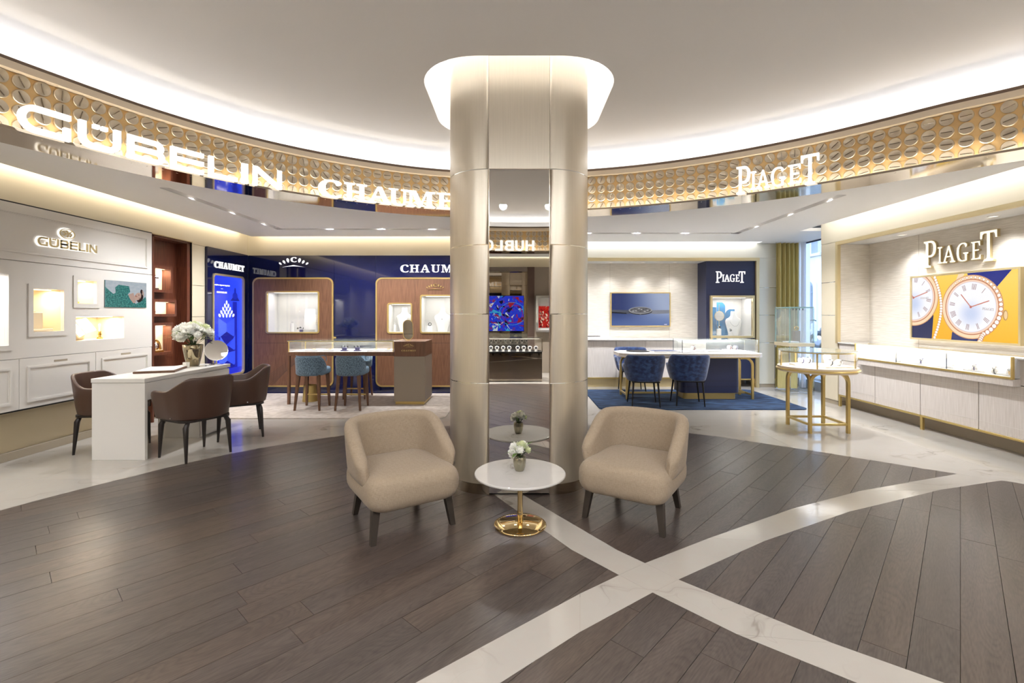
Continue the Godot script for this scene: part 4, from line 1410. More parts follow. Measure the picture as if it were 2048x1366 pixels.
	fill_poly(im, [Vector2(0.66, 0.26), Vector2(0.8, 0.26), Vector2(0.82, 0.97), Vector2(0.64, 0.97)], Color(0.06, 0.12, 0.66))
	fill_poly(im, [Vector2(0.58, 0.25), Vector2(0.9, 0.25), Vector2(0.82, 0.21), Vector2(0.68, 0.21)], Color(0.05, 0.1, 0.55))
	fill_ell(im, Vector2(0.74 * w, 0.2 * h), Vector2(18, 14), Color(0.08, 0.15, 0.68)); fill_ell(im, Vector2(0.74 * w, 0.15 * h), Vector2(7, 14), Color(0.07, 0.13, 0.66))
	for q in [[0.46, 0.42, 0.26, 0.2, 0.0], [0.5, 0.6, 0.24, 0.16, 0.06], [0.48, 0.76, 0.26, 0.15, -0.05]]:
		var x: float = q[0]; var y: float = q[1]; var s: float = q[2]; var hh: float = q[3]; var k: float = q[4]
		fill_poly(im, [Vector2(x - s, y), Vector2(x, y + 0.06 + k), Vector2(x, y + hh + 0.06), Vector2(x - s, y + hh - 0.02)], Color(0.3, 0.42, 1.0))
		fill_poly(im, [Vector2(x, y + 0.06 + k), Vector2(x + s, y), Vector2(x + s, y + hh - 0.02), Vector2(x, y + hh + 0.06)], Color(0.2, 0.32, 0.95))
		fill_poly(im, [Vector2(x, y + hh - 0.06), Vector2(x + s, y + hh - 0.0), Vector2(x, y + hh + 0.07), Vector2(x - s, y + hh - 0.0)], Color(0.06, 0.1, 0.55))
	fill_poly(im, [Vector2(0.0, 0.93), Vector2(1, 0.93), Vector2(1, 1), Vector2(0, 1)], Color(0.1, 0.18, 0.8))
	for k in 5:
		for j in range(-k, k + 1):
			if (j + k) % 2: continue
			fill_ell(im, Vector2((0.46 + j * 0.055) * w, (0.27 + k * 0.032) * h), Vector2(7, 10), Color(0.93, 0.94, 1.0), 0.25, j * 0.25)
	lit_print("print_blue", im, 0.38)
	# thin watch seen edge-on, on blue
	w = 520; h = 300
	im = Image.create_empty(w, h, false, Image.FORMAT_RGBA8)
	for y in h:
		for x in w:
			var u := x / float(w); var v := y / float(h)
			var c := Color(0.13, 0.2, 0.42).lerp(Color(0.64, 0.69, 0.8), smoothstep(0.1, 0.95, u * 0.75 + (1.0 - v) * 0.35 * u + 0.1 * v))
			im.set_pixel(x, y, c.lerp(Color(0.33, 0.43, 0.66), smoothstep(0.45, 1.0, v) * 0.8))
	fill_poly(im, [Vector2(0, 0.505), Vector2(0.36, 0.52), Vector2(0.36, 0.62), Vector2(0.27, 0.64), Vector2(0, 0.6)], Color(0.3, 0.32, 0.38))
	fill_poly(im, [Vector2(0, 0.57), Vector2(0.26, 0.6), Vector2(0.26, 0.64), Vector2(0, 0.61)], Color(0.08, 0.09, 0.13))
	fill_poly(im, [Vector2(0.64, 0.52), Vector2(1, 0.515), Vector2(1, 0.62), Vector2(0.74, 0.64), Vector2(0.64, 0.62)], Color(0.52, 0.53, 0.58))
	fill_ell(im, Vector2(0.5 * w, 0.56 * h), Vector2(0.205 * w, 0.105 * h), Color(0.2, 0.2, 0.22)); fill_ell(im, Vector2(0.5 * w, 0.525 * h), Vector2(0.205 * w, 0.11 * h), Color(0.62, 0.62, 0.63))
	fill_ell(im, Vector2(0.5 * w, 0.52 * h), Vector2(0.185 * w, 0.09 * h), Color(0.4, 0.4, 0.42))
	for k in 13: fill_ell(im, Vector2((0.35 + k * 0.025) * w, (0.515 + 0.045 * sin(k * 2.3)) * h), Vector2(13, 4), Color(0.75, 0.75, 0.76) if k % 2 else Color(0.22, 0.22, 0.24), 0.3)
	fill_ell(im, Vector2(0.5 * w, 0.65 * h), Vector2(9, 6), Color(0.4, 0.4, 0.42))
	lit_print("screen_watch", im, 0.31)
	# coloured shards for the rear screen and a red panel
	for q in [["screen_shards", [Color(0.1, 0.2, 0.85), Color(0.6, 0.1, 0.2), Color(0.2, 0.65, 0.85), Color(0.05, 0.05, 0.2), Color(0.8, 0.85, 0.9), Color(0.4, 0.2, 0.6)]], ["print_red", [Color(0.75, 0.1, 0.08), Color(0.85, 0.2, 0.1), Color(0.5, 0.05, 0.06), Color(0.95, 0.85, 0.75), Color(0.15, 0.05, 0.05)]]]:
		im = Image.create_empty(256, 256, false, Image.FORMAT_RGBA8)
		im.fill(q[1][0])
		for k in 220:
			var c := Vector2(rng.randf(), rng.randf()); var s := rng.randf_range(0.03, 0.13)
			fill_poly(im, [c + Vector2(s, 0).rotated(rng.randf() * TAU), c + Vector2(s, 0).rotated(rng.randf() * TAU), c + Vector2(s * 0.8, 0).rotated(rng.randf() * TAU)], q[1][rng.randi() % q[1].size()])
		if q[0] == "screen_shards":
			for k in 3:
				for i in 60:
					var a := TAU * i / 60.0
					fill_ell(im, Vector2(70, 130) + Vector2(cos(a), sin(a)) * (46 + k * 18), Vector2.ONE * 3.0, [Color(0.1, 0.15, 0.8), Color(0.7, 0.1, 0.25), Color(0.3, 0.75, 0.95)][k])
		lit_print(q[0], im, 0.35)

func sheet(par: Node3D, nm: String, w: float, h: float, m: String, at) -> MeshInstance3D:
	# a thin printed sheet standing in the local xy plane, lower middle at the origin
	var b := MB.new().flat()
	b.quv(Vector3(-w / 2, 0, 0.006), Vector3(w / 2, 0, 0.006), Vector3(w / 2, h, 0.006), Vector3(-w / 2, h, 0.006))
	b.st.set_uv(Vector2.ZERO)
	b.quad(Vector3(w / 2, 0, 0), Vector3(-w / 2, 0, 0), Vector3(-w / 2, h, 0), Vector3(w / 2, h, 0))
	for s in [[Vector2(-w / 2, 0), Vector2(w / 2, 0)], [Vector2(w / 2, 0), Vector2(w / 2, h)], [Vector2(w / 2, h), Vector2(-w / 2, h)], [Vector2(-w / 2, h), Vector2(-w / 2, 0)]]:
		b.quad(Vector3(s[0].x, s[0].y, 0), Vector3(s[1].x, s[1].y, 0), Vector3(s[1].x, s[1].y, 0.006), Vector3(s[0].x, s[0].y, 0.006))
	return part(par, nm, b.done(), m, at)

# an open-fronted lining for a niche: mouth in the xy plane, lower left at the origin
func niche_mesh(w: float, h: float, d: float) -> ArrayMesh:
	var b := MB.new()
	var t := 0.008
	b.box(Vector3(w / 2, h / 2, -d - t / 2), Vector3(w + 2 * t, h + 2 * t, t))
	for s in [-1, 1]:
		b.box(Vector3(w / 2 + s * (w + t) / 2, h / 2, -d / 2), Vector3(t, h + 2 * t, d))
		b.box(Vector3(w / 2, h / 2 + s * (h + t) / 2, -d / 2), Vector3(w, t, d))
	return b.done()

func niche_lamp(par: Node3D, w: float, h: float, d: float, e: float, c: Color, at := Vector3.ZERO) -> void:
	bx(par, "light_strip", at + Vector3(w / 2, h - 0.004, -d * 0.3), Vector3(w * 0.86, 0.006, 0.03), "led_white", 0.0)
	area("lamp", Transform3D(Basis(Vector3.RIGHT, -PI / 2), at + Vector3(w / 2, h - 0.012, -d * 0.3)), Vector2(w * 0.86, 0.04), e, c, par)

func moulding(par: Node3D, w: float, h: float, t: float, z: float, m: String, at: Vector3) -> void:
	part(par, "moulding", MB.new().framez(rrect(w, h, 0.004, Vector2.ZERO, 2), rrect(w - t * 2, h - t * 2, 0.004, Vector2.ZERO, 2), 0.0, z).done(), m, at)

# ---------------------------------------------------------------- left: panelled watch wall
func watch_wall_left() -> void:
	var X := -4.58
	var d0 := 3.2; var d1 := 6.055
	var o := thing("display_wall", "white panelled display wall with lit niches and drawers beneath", "display wall")
	o.transform = on_left(X, d0, 0.0)
	var L := d1 - d0
	bx(o, "header_panel", Vector3(L / 2, 2.13, -0.012), Vector3(L, 0.524, 0.024), "white_lacquer", 0.002)
	moulding(o, L - 0.16, 0.38, 0.018, 0.012, "white_lacquer", Vector3(L / 2, 2.13, 0.0))
	moulding(o, L - 0.2, 0.34, 0.008, 0.006, "white_lacquer", Vector3(L / 2, 2.13, 0.0))
	# niches: [near depth, far depth, bottom, top, framed, colour of the inside]
	var ns := [[3.75, 4.332, 1.09, 1.736, true, "white_inside"], [4.556, 4.864, 1.204, 1.617, true, "beige_inside"], [5.017, 5.245, 1.4845, 1.73, true, "beige_inside"], [5.008, 5.623, 1.093, 1.346, false, "beige_inside"]]
	var holes := []
	for n in ns: holes.append(Rect2(n[0] - d0, n[2] - 0.963, n[1] - n[0], n[3] - n[2]))
	part(o, "middle_panel", holed(L, 0.9, 0.024, holes), "white_lacquer", Vector3(0, 0.963, 0))
	bx(o, "carcass", Vector3(L / 2, 1.44, -0.352), Vector3(L, 1.9, 0.01), "white_lacquer", 0.0)
	bx(o, "carcass", Vector3(L / 2, 2.395, -0.17), Vector3(L, 0.012, 0.34), "black", 0.0)
	bx(o, "carcass", Vector3(L / 2, 0.484, -0.17), Vector3(L, 0.012, 0.34), "black", 0.0)
	bx(o, "carcass", Vector3(L - 0.01, 1.44, -0.19), Vector3(0.018, 1.9, 0.32), "white_lacquer", 0.0)
	for n in ns:
		var w: float = n[1] - n[0]; var h: float = n[3] - n[2]
		var at := Vector3(n[0] - d0, n[2], -0.0245)
		var lin := part(o, "niche", niche_mesh(w, h, 0.3), n[5], at)
		niche_lamp(lin, w, h, 0.3, 0.1 * w / 0.3, WHITE_L if n[5] == "white_inside" else WARM)
		if n[4]:
			part(o, "niche_frame", MB.new().framez(rrect(w + 0.09, h + 0.09, 0.003, Vector2.ZERO, 1), rrect(w, h, 0.003, Vector2.ZERO, 1), 0.0, 0.01).done(), "white_lacquer", Vector3(n[0] - d0 + w / 2, n[2] + h / 2, 0.001))
	# drawers
	for k in 4:
		var w := 0.81
		var x0 := 6.055 - d0 - (k + 1) * w
		if k == 3: w = 0.42; x0 = 0.0
		var dr := bx(o, "drawer", Vector3(x0 + w / 2, 0.7245, -0.012), Vector3(w - 0.004, 0.468, 0.024), "white_lacquer", 0.002)
		moulding(dr, w - 0.14, 0.34, 0.02, 0.012, "white_lacquer", Vector3(0, -0.01, 0.012))
		moulding(dr, w - 0.18, 0.3, 0.008, 0.006, "white_lacquer", Vector3(0, -0.01, 0.012))
		bx(dr, "handle", Vector3(0, 0.185, 0.012), Vector3(0.14, 0.018, 0.006), "greige", 0.0)
	# halo-lit wall sign: emblem and lettering
	var s := thing("wall_sign", "small halo-lit gold lettering with oval emblem on the white panel", "sign")
	s.transform = on_left(X + 0.004, 4.87, 2.035)
	var x := -0.285
	for l in [["G", 0.1], ["U", 0.1], ["B", 0.09], ["E", 0.085], ["L", 0.075], ["I", 0.022], ["N", 0.095]]:
		x += l[1] / 2
		var lt := part(s, "letter", wide_letter(l[0], l[1], 0.085, 0.008), "gold_satin", Vector3(x, 0, 0.012))
		part(lt, "halo", wide_letter(l[0], l[1] + 0.012, 0.085, 0.004, 0.006), "halo", Vector3(0, 0, -0.01))
		x += l[1] / 2 + 0.014
	var em := part(s, "emblem", MB.new().framez(circ(0.085, 36, Vector2.ZERO, 0.62), circ(0.076, 36, Vector2.ZERO, 0.6), 0.012, 0.02).done(), "gold_satin", Vector3(0.02, 0.155, 0))
	part(em, "halo", MB.new().framez(circ(0.095, 36, Vector2.ZERO, 0.64), circ(0.066, 36, Vector2.ZERO, 0.58), 0.002, 0.006).done(), "halo")
	for q in [[Vector2(-0.045, -0.025), Vector2(-0.01, 0.0), Vector2(-0.05, 0.02), Vector2(-0.015, 0.03)], [Vector2(0.0, -0.035), Vector2(0.012, 0.0), Vector2(-0.008, 0.036)], [Vector2(0.03, -0.03), Vector2(0.05, 0.0), Vector2(0.02, 0.01), Vector2(0.048, 0.03)]]:
		part(em, "mark", MB.new().stroke(PackedVector2Array(q), 0.008, 0.012, 0.02).done(), "gold_satin")
	# poster screen
	var sc := thing("wall_screen", "flat screen showing a reclining figure in a teal dress", "screen")
	sc.transform = on_left(X + 0.003, 5.652, 1.4525)
	bx(sc, "back", Vector3(0, 0.151, -0.001), Vector3(0.6, 0.304, 0.006), "black", 0.0)
	sheet(sc, "picture", 0.596, 0.302, "print_teal", Vector3(0, 0, 0.002))
	# what stands in the niches
	var b := thing("open_book", "open white book with pink pictures tilted in the lit niche", "book")
	b.transform = on_left(X - 0.12, 5.2, 1.098) * Transform3D(Basis(Vector3.UP, 0.25), Vector3.ZERO)
	for k in 2:
		var pg := bx(b, "page_block", Vector3(-0.085 + k * 0.17, 0.13 + (0.02 if k else -0.02), 0), Vector3(0.168, 0.17, 0.014), "ivory_print", 0.003)
		pg.rotation = Vector3(-0.55, 0.12 if k == 0 else -0.12, 0.18)
		bx(pg, "picture", Vector3(0, 0.01, 0.008), Vector3(0.09, 0.09, 0.001), "pink_print", 0.0)
	bx(b, "support", Vector3(0, 0.035, -0.05), Vector3(0.2, 0.07, 0.06), "beige_inside", 0.005)
	var cs := thing("candlestick", "brass candlestick with ivory candle in the lit niche", "candlestick")
	cs.transform = on_left(X - 0.1, 5.41, 1.094)
	part(cs, "stick", MB.new().lathe([Vector2(0, 0), Vector2(0.03, 0), Vector2(0.026, 0.015), Vector2(0.01, 0.03), Vector2(0.018, 0.05), Vector2(0.012, 0.07), Vector2(0.016, 0.085), Vector2(0.0, 0.086)], 16).done(), "gold_jewel")
	part(cs, "candle", MB.new().lathe([Vector2(0, 0.084), Vector2(0.01, 0.084), Vector2(0.01, 0.165), Vector2(0, 0.17)], 12).done(), "candle")
	var pl := thing("display_plinth", "beige step plinth inside the tall lit niche", "plinth")
	pl.transform = on_left(X - 0.16, 4.66, 1.206)
	bx(pl, "block", Vector3(0, 0.1, 0), Vector3(0.18, 0.17, 0.14), "beige_inside", 0.003)
	bx(pl, "step", Vector3(0.02, 0.012, 0.02), Vector3(0.25, 0.022, 0.2), "beige_inside", 0.003)
	var wb := thing("watch_bracelet", "gold watch bracelet draped on the beige step plinth", "jewellery")
	wb.transform = on_left(X - 0.14, 4.63, 1.392)
	part(wb, "band", torus(0.035, 0.008, 0.7), "gold_jewel", Transform3D(Basis(Vector3.RIGHT, 1.2), Vector3(0, 0.03, 0)))
	bx(wb, "tray", Vector3(0, 0.006, 0), Vector3(0.11, 0.011, 0.09), "gold_satin", 0.003)
	var rp := solid("ring_pot", MB.new().lathe([Vector2(0, 0), Vector2(0.03, 0), Vector2(0.034, 0.02), Vector2(0.028, 0.022), Vector2(0.0, 0.012)], 18).done(), "gold_jewel", "small gold dish alone in the smallest lit niche", "dish", Vector3.ZERO)
	rp.transform = on_left(X - 0.12, 5.13, 1.4855)

func solid(nm: String, mesh: Mesh, m: String, label: String, cat: String, at: Vector3, group := "") -> MeshInstance3D:
	var o := part(self, nm, mesh, m, at)
	tag(o, label, cat, group)
	return o

func torus(R: float, r: float, flatten := 1.0, n := 24, a0 := 0.0, a1 := TAU) -> ArrayMesh:
	var p := PackedVector3Array()
	var closed := a1 - a0 > TAU - 0.01
	for i in (n if closed else n + 1):
		var a := lerpf(a0, a1, i / float(n))
		p.append(Vector3(cos(a) * R, 0, sin(a) * R * flatten))
	return MB.new().tube(p, r, 8, closed).done()

# ---------------------------------------------------------------- wood-lined shelf niche
func niche_shelves() -> void:
	var X := -4.6
	var o := thing("shelf_niche", "tall mahogany lined niche with wood framed showcases and gold bar", "shelf")
	o.transform = on_left(X, 6.065, 0.0)
	var w := 0.72
	bx(o, "back", Vector3(w / 2, 1.2, -0.14), Vector3(w, 2.36, 0.02), "mahogany", 0.0)
	bx(o, "side", Vector3(0.014, 1.19, -0.06), Vector3(0.028, 2.38, 0.16), "mahogany", 0.002)
	bx(o, "side", Vector3(w - 0.05, 1.19, -0.06), Vector3(0.06, 2.38, 0.16), "mahogany", 0.002)
	bx(o, "side", Vector3(w - 0.008, 1.19, -0.05), Vector3(0.014, 2.38, 0.17), "black", 0.0)
	bx(o, "head", Vector3(w / 2, 2.37, -0.06), Vector3(w, 0.03, 0.16), "mahogany", 0.002)
	bx(o, "head_edge", Vector3(w / 2, 2.389, 0.01), Vector3(w + 0.03, 0.01, 0.05), "gold_satin", 0.0)
	bx(o, "side_edge", Vector3(w + 0.007, 1.19, 0.01), Vector3(0.014, 2.38, 0.04), "gold_satin", 0.0)
	bx(o, "gold_bar", Vector3(0.1, 1.19, -0.09), Vector3(0.035, 2.33, 0.02), "gold", 0.003)
	bx(o, "light_strip", Vector3(0.055, 1.19, -0.125), Vector3(0.02, 2.33, 0.01), "led_warm", 0.0)
	for q in [[0.04, 0.385, 1.654, 2.0], [0.04, 0.46, 1.34, 1.565], [0.04, 0.4, 0.84, 1.26]]:
		var bw: float = q[1] - q[0]; var bh: float = q[3] - q[2]
		var sh := part(o, "showcase", MB.new().framez(rrect(bw, bh, 0.002, Vector2.ZERO, 1), rrect(bw - 0.07, bh - 0.07, 0.002, Vector2.ZERO, 1), -0.125, 0.0).done(), "mahogany", Vector3((q[0] + q[1]) / 2, (q[2] + q[3]) / 2, 0.0))
		bx(sh, "back", Vector3(0, 0, -0.122), Vector3(bw - 0.07, bh - 0.07, 0.006), "beige_inside", 0.0)
		bx(sh, "light_strip", Vector3(0, bh / 2 - 0.038, -0.06), Vector3(bw * 0.6, 0.004, 0.012), "led_warm", 0.0)
		area("lamp", Transform3D(Basis(Vector3.RIGHT, -PI / 2 + 0.3), Vector3(0, bh / 2 - 0.044, -0.05)), Vector2(bw * 0.7, 0.02), 0.07, WARM, sh)
	var c := thing("mantel_clock", "small glass carriage clock in the uppermost wood framed showcase", "clock")
	c.transform = on_left(X - 0.06, 6.2, 1.69)
	bx(c, "base", Vector3(0, 0.01, 0), Vector3(0.09, 0.02, 0.06), "silver", 0.003)
	bx(c, "case", Vector3(0, 0.085, 0), Vector3(0.075, 0.12, 0.05), "white_inside", 0.004)
	bx(c, "top", Vector3(0, 0.155, 0), Vector3(0.085, 0.02, 0.06), "silver", 0.003)
	part(c, "handle", torus(0.025, 0.004, 1.0, 14, 0.0, PI), "silver", Transform3D(Basis(Vector3.RIGHT, -PI / 2), Vector3(0, 0.165, 0)))
	c = solid("trinket_box", MB.new().lathe([Vector2(0, 0), Vector2(0.03, 0), Vector2(0.034, 0.03), Vector2(0.02, 0.055), Vector2(0.006, 0.065), Vector2(0, 0.075)], 16).done(), "silver", "small silver trinket box in the low wide wood showcase", "box", Vector3.ZERO)
	c.transform = on_left(X - 0.06, 6.17, 1.3755)
	c = thing("arched_clock", "gold and silver arched desk clock in the lowest wood showcase", "clock")
	c.transform = on_left(X - 0.06, 6.22, 0.8755)
	bx(c, "base", Vector3(0, 0.012, 0), Vector3(0.2, 0.024, 0.08), "gold_jewel", 0.004)
	part(c, "arch", torus(0.085, 0.014, 1.6, 18, 0.1, PI - 0.1), "gold_jewel", Transform3D(Basis(Vector3.RIGHT, -PI / 2), Vector3(0, 0.02, 0)))
	part(c, "dial", MB.new().lathe([Vector2(0, 0), Vector2(0.045, 0), Vector2(0.045, 0.02), Vector2(0, 0.022)], 20).done(), "silver", Transform3D(Basis(Vector3.RIGHT, PI / 2), Vector3(0, 0.08, 0)))

# ---------------------------------------------------------------- blue lacquer salon
func tiara(par: Node3D, nm: String, w: float, m: String, at: Vector3) -> void:
	# a C between six drops over a shallow arc
	var o := part(par, nm, fit_text("C", w * 0.2, w * 0.17, 0.012, serif(true)), m, at + Vector3(0, w * 0.17, 0))
	for s in [-1, 1]:
		for k in 3:
			var c := Vector2(s * w * (0.2 + 0.13 * k), w * (0.02 - 0.055 * k - 0.02))
			var r := w * (0.05 - 0.008 * k)
			var p := PackedVector2Array()
			for i in 14:
				var a := TAU * i / 14.0
				var q := Vector2(cos(a) * r * 0.8, sin(a) * r * 1.5)
				if q.y < 0: q.x *= 0.75
				p.append(c + q.rotated(-s * (0.25 + 0.3 * k)) + Vector2(0, w * 0.06))
			part(o, "drop", MB.new().prismz(p, 0.0, 0.012).done(), m)
	var arcp := PackedVector2Array()
	for i in 13: arcp.append(Vector2(lerpf(-0.38, 0.38, i / 12.0) * w, -w * 0.1 - absf(i - 6) / 6.0 * w * 0.075))
	var low := PackedVector2Array()
	for i in 13: low.append(Vector2(lerpf(0.38, -0.38, i / 12.0) * w, -w * 0.175 + (1.0 - pow(absf(i - 6) / 6.0, 2)) * w * 0.035))
	arcp.append_array(low.slice(1, 12))
	part(o, "arc", MB.new().prismz(arcp, 0.0, 0.012).done(), m)

func text_row(par: Node3D, s: String, w: float, h: float, m: String, at: Vector3, bold := true, depth := 0.012) -> void:
	var gap := w * 0.018
	var ws := []
	var tot := 0.0
	var rel := {"C": 0.95, "H": 1.1, "A": 1.1, "U": 1.05, "M": 1.35, "E": 0.85, "T": 0.95}
	for ch in s: tot += rel[ch]
	var unit := (w - gap * (s.length() - 1)) / tot
	var x := -w / 2
	for ch in s:
		var cw: float = rel[ch] * unit
		part(par, "letter", fit_text(ch, cw, h, depth, serif(bold)), m, at + Vector3(x + cw / 2, 0, 0))
		x += cw + gap

func maison_p(par: Node3D, w: float, h: float, m: String, at: Vector3, depth := 0.02, halo := "") -> void:
	# tall P and T with small capitals between
	for l in [["P", 0.0, 0.2, 0.0, 1.0], ["I", 0.215, 0.29, 0.1, 0.72], ["A", 0.285, 0.475, 0.1, 0.72], ["G", 0.485, 0.65, 0.085, 0.745], ["E", 0.675, 0.805, 0.1, 0.72], ["T", 0.79, 1.0, 0.0, 1.0]]:
		var cw: float = (l[2] - l[1]) * w
		var o := part(par, "letter", fit_text(l[0], cw, (l[4] - l[3]) * h if l[0] != "G" else 0.66 * h, depth, serif(false)), m, at + Vector3(((l[1] + l[2]) / 2 - 0.5) * w, l[3] * h, 0))
		if halo: part(o, "halo", fit_text(l[0], cw + 0.012, (l[4] - l[3]) * h + 0.012 if l[0] != "G" else 0.66 * h + 0.012, 0.006, serif(false)), halo, Vector3(0, -0.006, -0.008))

func bust_mesh(h: float) -> ArrayMesh:
	# neck and shoulders for a necklace, flat behind
	var rows := []
	for q in [[0.0, 0.19, 0.1], [0.2, 0.24, 0.13], [0.42, 0.3, 0.14], [0.58, 0.34, 0.13], [0.68, 0.3, 0.11], [0.75, 0.17, 0.09], [0.82, 0.115, 0.085], [0.95, 0.11, 0.08], [1.0, 0.1, 0.07]]:
		var r := PackedVector3Array()
		for i in 20:
			var a := TAU * i / 20.0
			r.append(Vector3(sin(a) * q[1] * h, q[0] * h, maxf(cos(a), -0.35) * q[2] * h))
		rows.append(r)
	var b := MB.new().grid(rows, true)
	b.flat()
	b.fan(rows[-1]); b.fan(rows[0], true)
	return b.done()

func blue_salon() -> void:
	var D := 8.28
	var o := thing("lacquer_wall", "glossy navy lacquer wall with gold edged walnut display panels", "display wall", V(-2.15, 0, D))
	var X0 := -2.15
	# lacquer field in three sheets with holes behind the windows
	var wins := [[-4.278, -3.377, 1.047, 1.756], [-2.19, -1.777, 1.047, 1.5525], [-1.625, -0.75, 1.047, 1.692]]
	for q in [[-4.6, -3.122], [-3.118, -2.404], [-2.4, 0.2]]:
		var holes := []
		for n in wins:
			if n[0] > q[0] and n[1] < q[1]: holes.append(Rect2(n[0] - q[0] + 0.01, n[2] + 0.01, n[1] - n[0] - 0.02, n[3] - n[2] - 0.02))
		part(o, "lacquer_sheet", holed(q[1] - q[0], 2.38, 0.02, holes), "navy_lacquer", Vector3(q[0] - X0, 0, 0))
	var pans := [[-4.52, -3.126, 0.117, 2.0], [-2.4, 0.12, 0.117, 2.0]]
	for q in pans:
		var w: float = q[1] - q[0]; var h: float = q[3] - q[2]
		var holes := []
		for n in wins:
			if n[0] > q[0] and n[1] < q[1]: holes.append(Rect2(n[0] - q[0] - 0.11, n[2] - q[2], n[1] - n[0], n[3] - n[2]))
		var c := Vector3((q[0] + q[1]) / 2 - X0, (q[2] + q[3]) / 2, 0)
		# walnut board: middle with holes, rounded top and bottom rails
		part(o, "walnut_panel", holed(w - 0.22, h, 0.016, holes), "walnut", Vector3(q[0] + 0.11 - X0, q[2], 0.018))
		for s in [-1, 1]:
			var e := PackedVector2Array()
			for p in rrect(0.22, h, 0.108, Vector2.ZERO, 8):
				if p.x * s >= -0.005: e.append(Vector2(p.x if p.x * s > 0 else 0.0, p.y))
			part(o, "walnut_panel", MB.new().prismz(e, 0.002, 0.018).done(), "walnut", c + Vector3(s * (w / 2 - 0.11), 0, 0))
		part(o, "gold_edge", MB.new().framez(rrect(w, h, 0.11, Vector2.ZERO, 8), rrect(w - 0.05, h - 0.05, 0.09, Vector2.ZERO, 8), 0.0, 0.024).done(), "gold", c)
		bx(o, "panel_joint", c + Vector3(0, 0.872 - (q[2] + q[3]) / 2, 0.0185), Vector3(w - 0.06, 0.004, 0.002), "black", 0.0)
	bx(o, "panel_joint", Vector3(-1.78 - X0 + 0.06, 1.78, 0.0185), Vector3(0.003, 0.4, 0.002), "black", 0.0)
	# carved sweeping grooves on the lower boards
	for q in [[-4.35, 1.15], [-1.15, 1.1]]:
		for k in 9:
			var p := PackedVector2Array()
			for i in 15:
				var t := i / 14.0
				p.append(Vector2(lerpf(0.0, q[1] * (1.0 - k * 0.05), t), 0.0 + (0.68 - k * 0.03) * sin(t * PI * 0.42 + 0.1) - k * 0.035 * (1.0 - t)))
			var r := PackedVector2Array()
			for v in p:
				if v.y > -0.03 and v.y < 0.68: r.append(v)
			if r.size() > 2: part(o, "carved_line", MB.new().stroke(r, 0.005, 0.0, 0.0025).done(), "dark_brown", Vector3(q[0] - X0, 0.16, 0.0175))
	for n in wins:
		var w: float = n[1] - n[0]; var h: float = n[3] - n[2]
		var lin := part(o, "niche", niche_mesh(w - 0.02, h - 0.02, 0.34), "white_inside", Vector3(n[0] + 0.01 - X0, n[2] + 0.01, -0.0205))
		niche_lamp(lin, w - 0.02, h - 0.02, 0.34, 0.075 * w / 0.6, WHITE_L)
		part(o, "niche_frame", MB.new().framez(rrect(w + 0.02, h + 0.02, 0.04, Vector2.ZERO, 5), rrect(w - 0.026, h - 0.026, 0.024, Vector2.ZERO, 5), -0.006, 0.03).done(), "gold", Vector3((n[0] + n[1]) / 2 - X0, (n[2] + n[3]) / 2, 0.0))
		bx(o, "pane", Vector3((n[0] + n[1]) / 2 - X0, (n[2] + n[3]) / 2, 0.004), Vector3(w - 0.022, h - 0.022, 0.004), "glass", 0.0)
	bx(o, "door_catch", Vector3(-3.1 - X0, 0.94, 0.03), Vector3(0.05, 0.08, 0.03), "gold", 0.004)
	# signs
	var s := thing("lit_emblem", "white glowing tiara emblem with letter C on navy lacquer", "sign", V(-3.815, 2.18, D - 0.002))
	tiara(s, "letter", 0.5, "sign_white", Vector3.ZERO)
	s = thing("lit_sign", "white glowing bold serif lettering on navy lacquer beside the pillar", "sign", V(-1.37, 2.088, D - 0.002))
	text_row(s, "CHAUMET", 1.21, 0.132, "sign_white", Vector3.ZERO)
	s = thing("gold_emblem", "small gold tiara emblem on the walnut display panel", "emblem", V(-1.375, 1.79, D - 0.019))
	tiara(s, "letter", 0.3, "gold", Vector3.ZERO)
	# side panel on the left wall: light box between lacquer borders
	var X := -4.6
	var p := thing("lacquer_panel", "narrow navy lacquer side panel framing the blue light box", "display wall")
	p.transform = on_left(X, 7.18, 0.0)
	part(p, "lacquer_sheet", holed(1.09, 2.385, 0.03, [Rect2(0.125, 0.375, 0.838, 1.62)]), "navy_lacquer")
	bx(p, "backing", Vector3(0.545, 1.19, -0.034), Vector3(1.09, 2.38, 0.006), "black", 0.0)
	var lb := thing("light_box", "tall glowing blue poster of stacked blocks and a white ornament", "light box")
	lb.transform = on_left(X, 7.724, 0.37)
	part(lb, "frame", MB.new().framez(rrect(0.848, 1.63, 0.07, Vector2(0, 0.815), 6), rrect(0.79, 1.572, 0.05, Vector2(0, 0.815), 6), -0.03, 0.012).done(), "gold_satin")
	sheet(lb, "poster", 0.83, 1.61, "print_blue", Vector3(0, 0.01, -0.026))
	part(lb, "lettering", fit_text("Joséphine Aigrette Impériale", 0.42, 0.028, 0.002, serif(true)), "sign_white", Vector3(-0.16, 1.44, -0.019))
	part(lb, "lettering", fit_text("CROWN YOUR LOVE", 0.26, 0.026, 0.002, serif(true)), "sign_white", Vector3(-0.16, 1.33, -0.019))
	bx(lb, "lettering", Vector3(-0.16, 1.4, -0.018), Vector3(0.05, 0.004, 0.002), "sign_white", 0.0)
	area("lamp", Transform3D(Basis(), Vector3(0, 0.82, 0.0)), Vector2(0.76, 1.5), 0.06, Color(0.2, 0.32, 1.0), lb)
	s = thing("lit_sign", "white glowing bold serif lettering above the blue light box", "sign")
	s.transform = on_left(X + 0.001, 7.74, 2.085)
	text_row(s, "CHAUMET", 0.8, 0.1, "sign_white", Vector3.ZERO)
	# jewels in the windows
	var bm := bust_mesh(0.42)
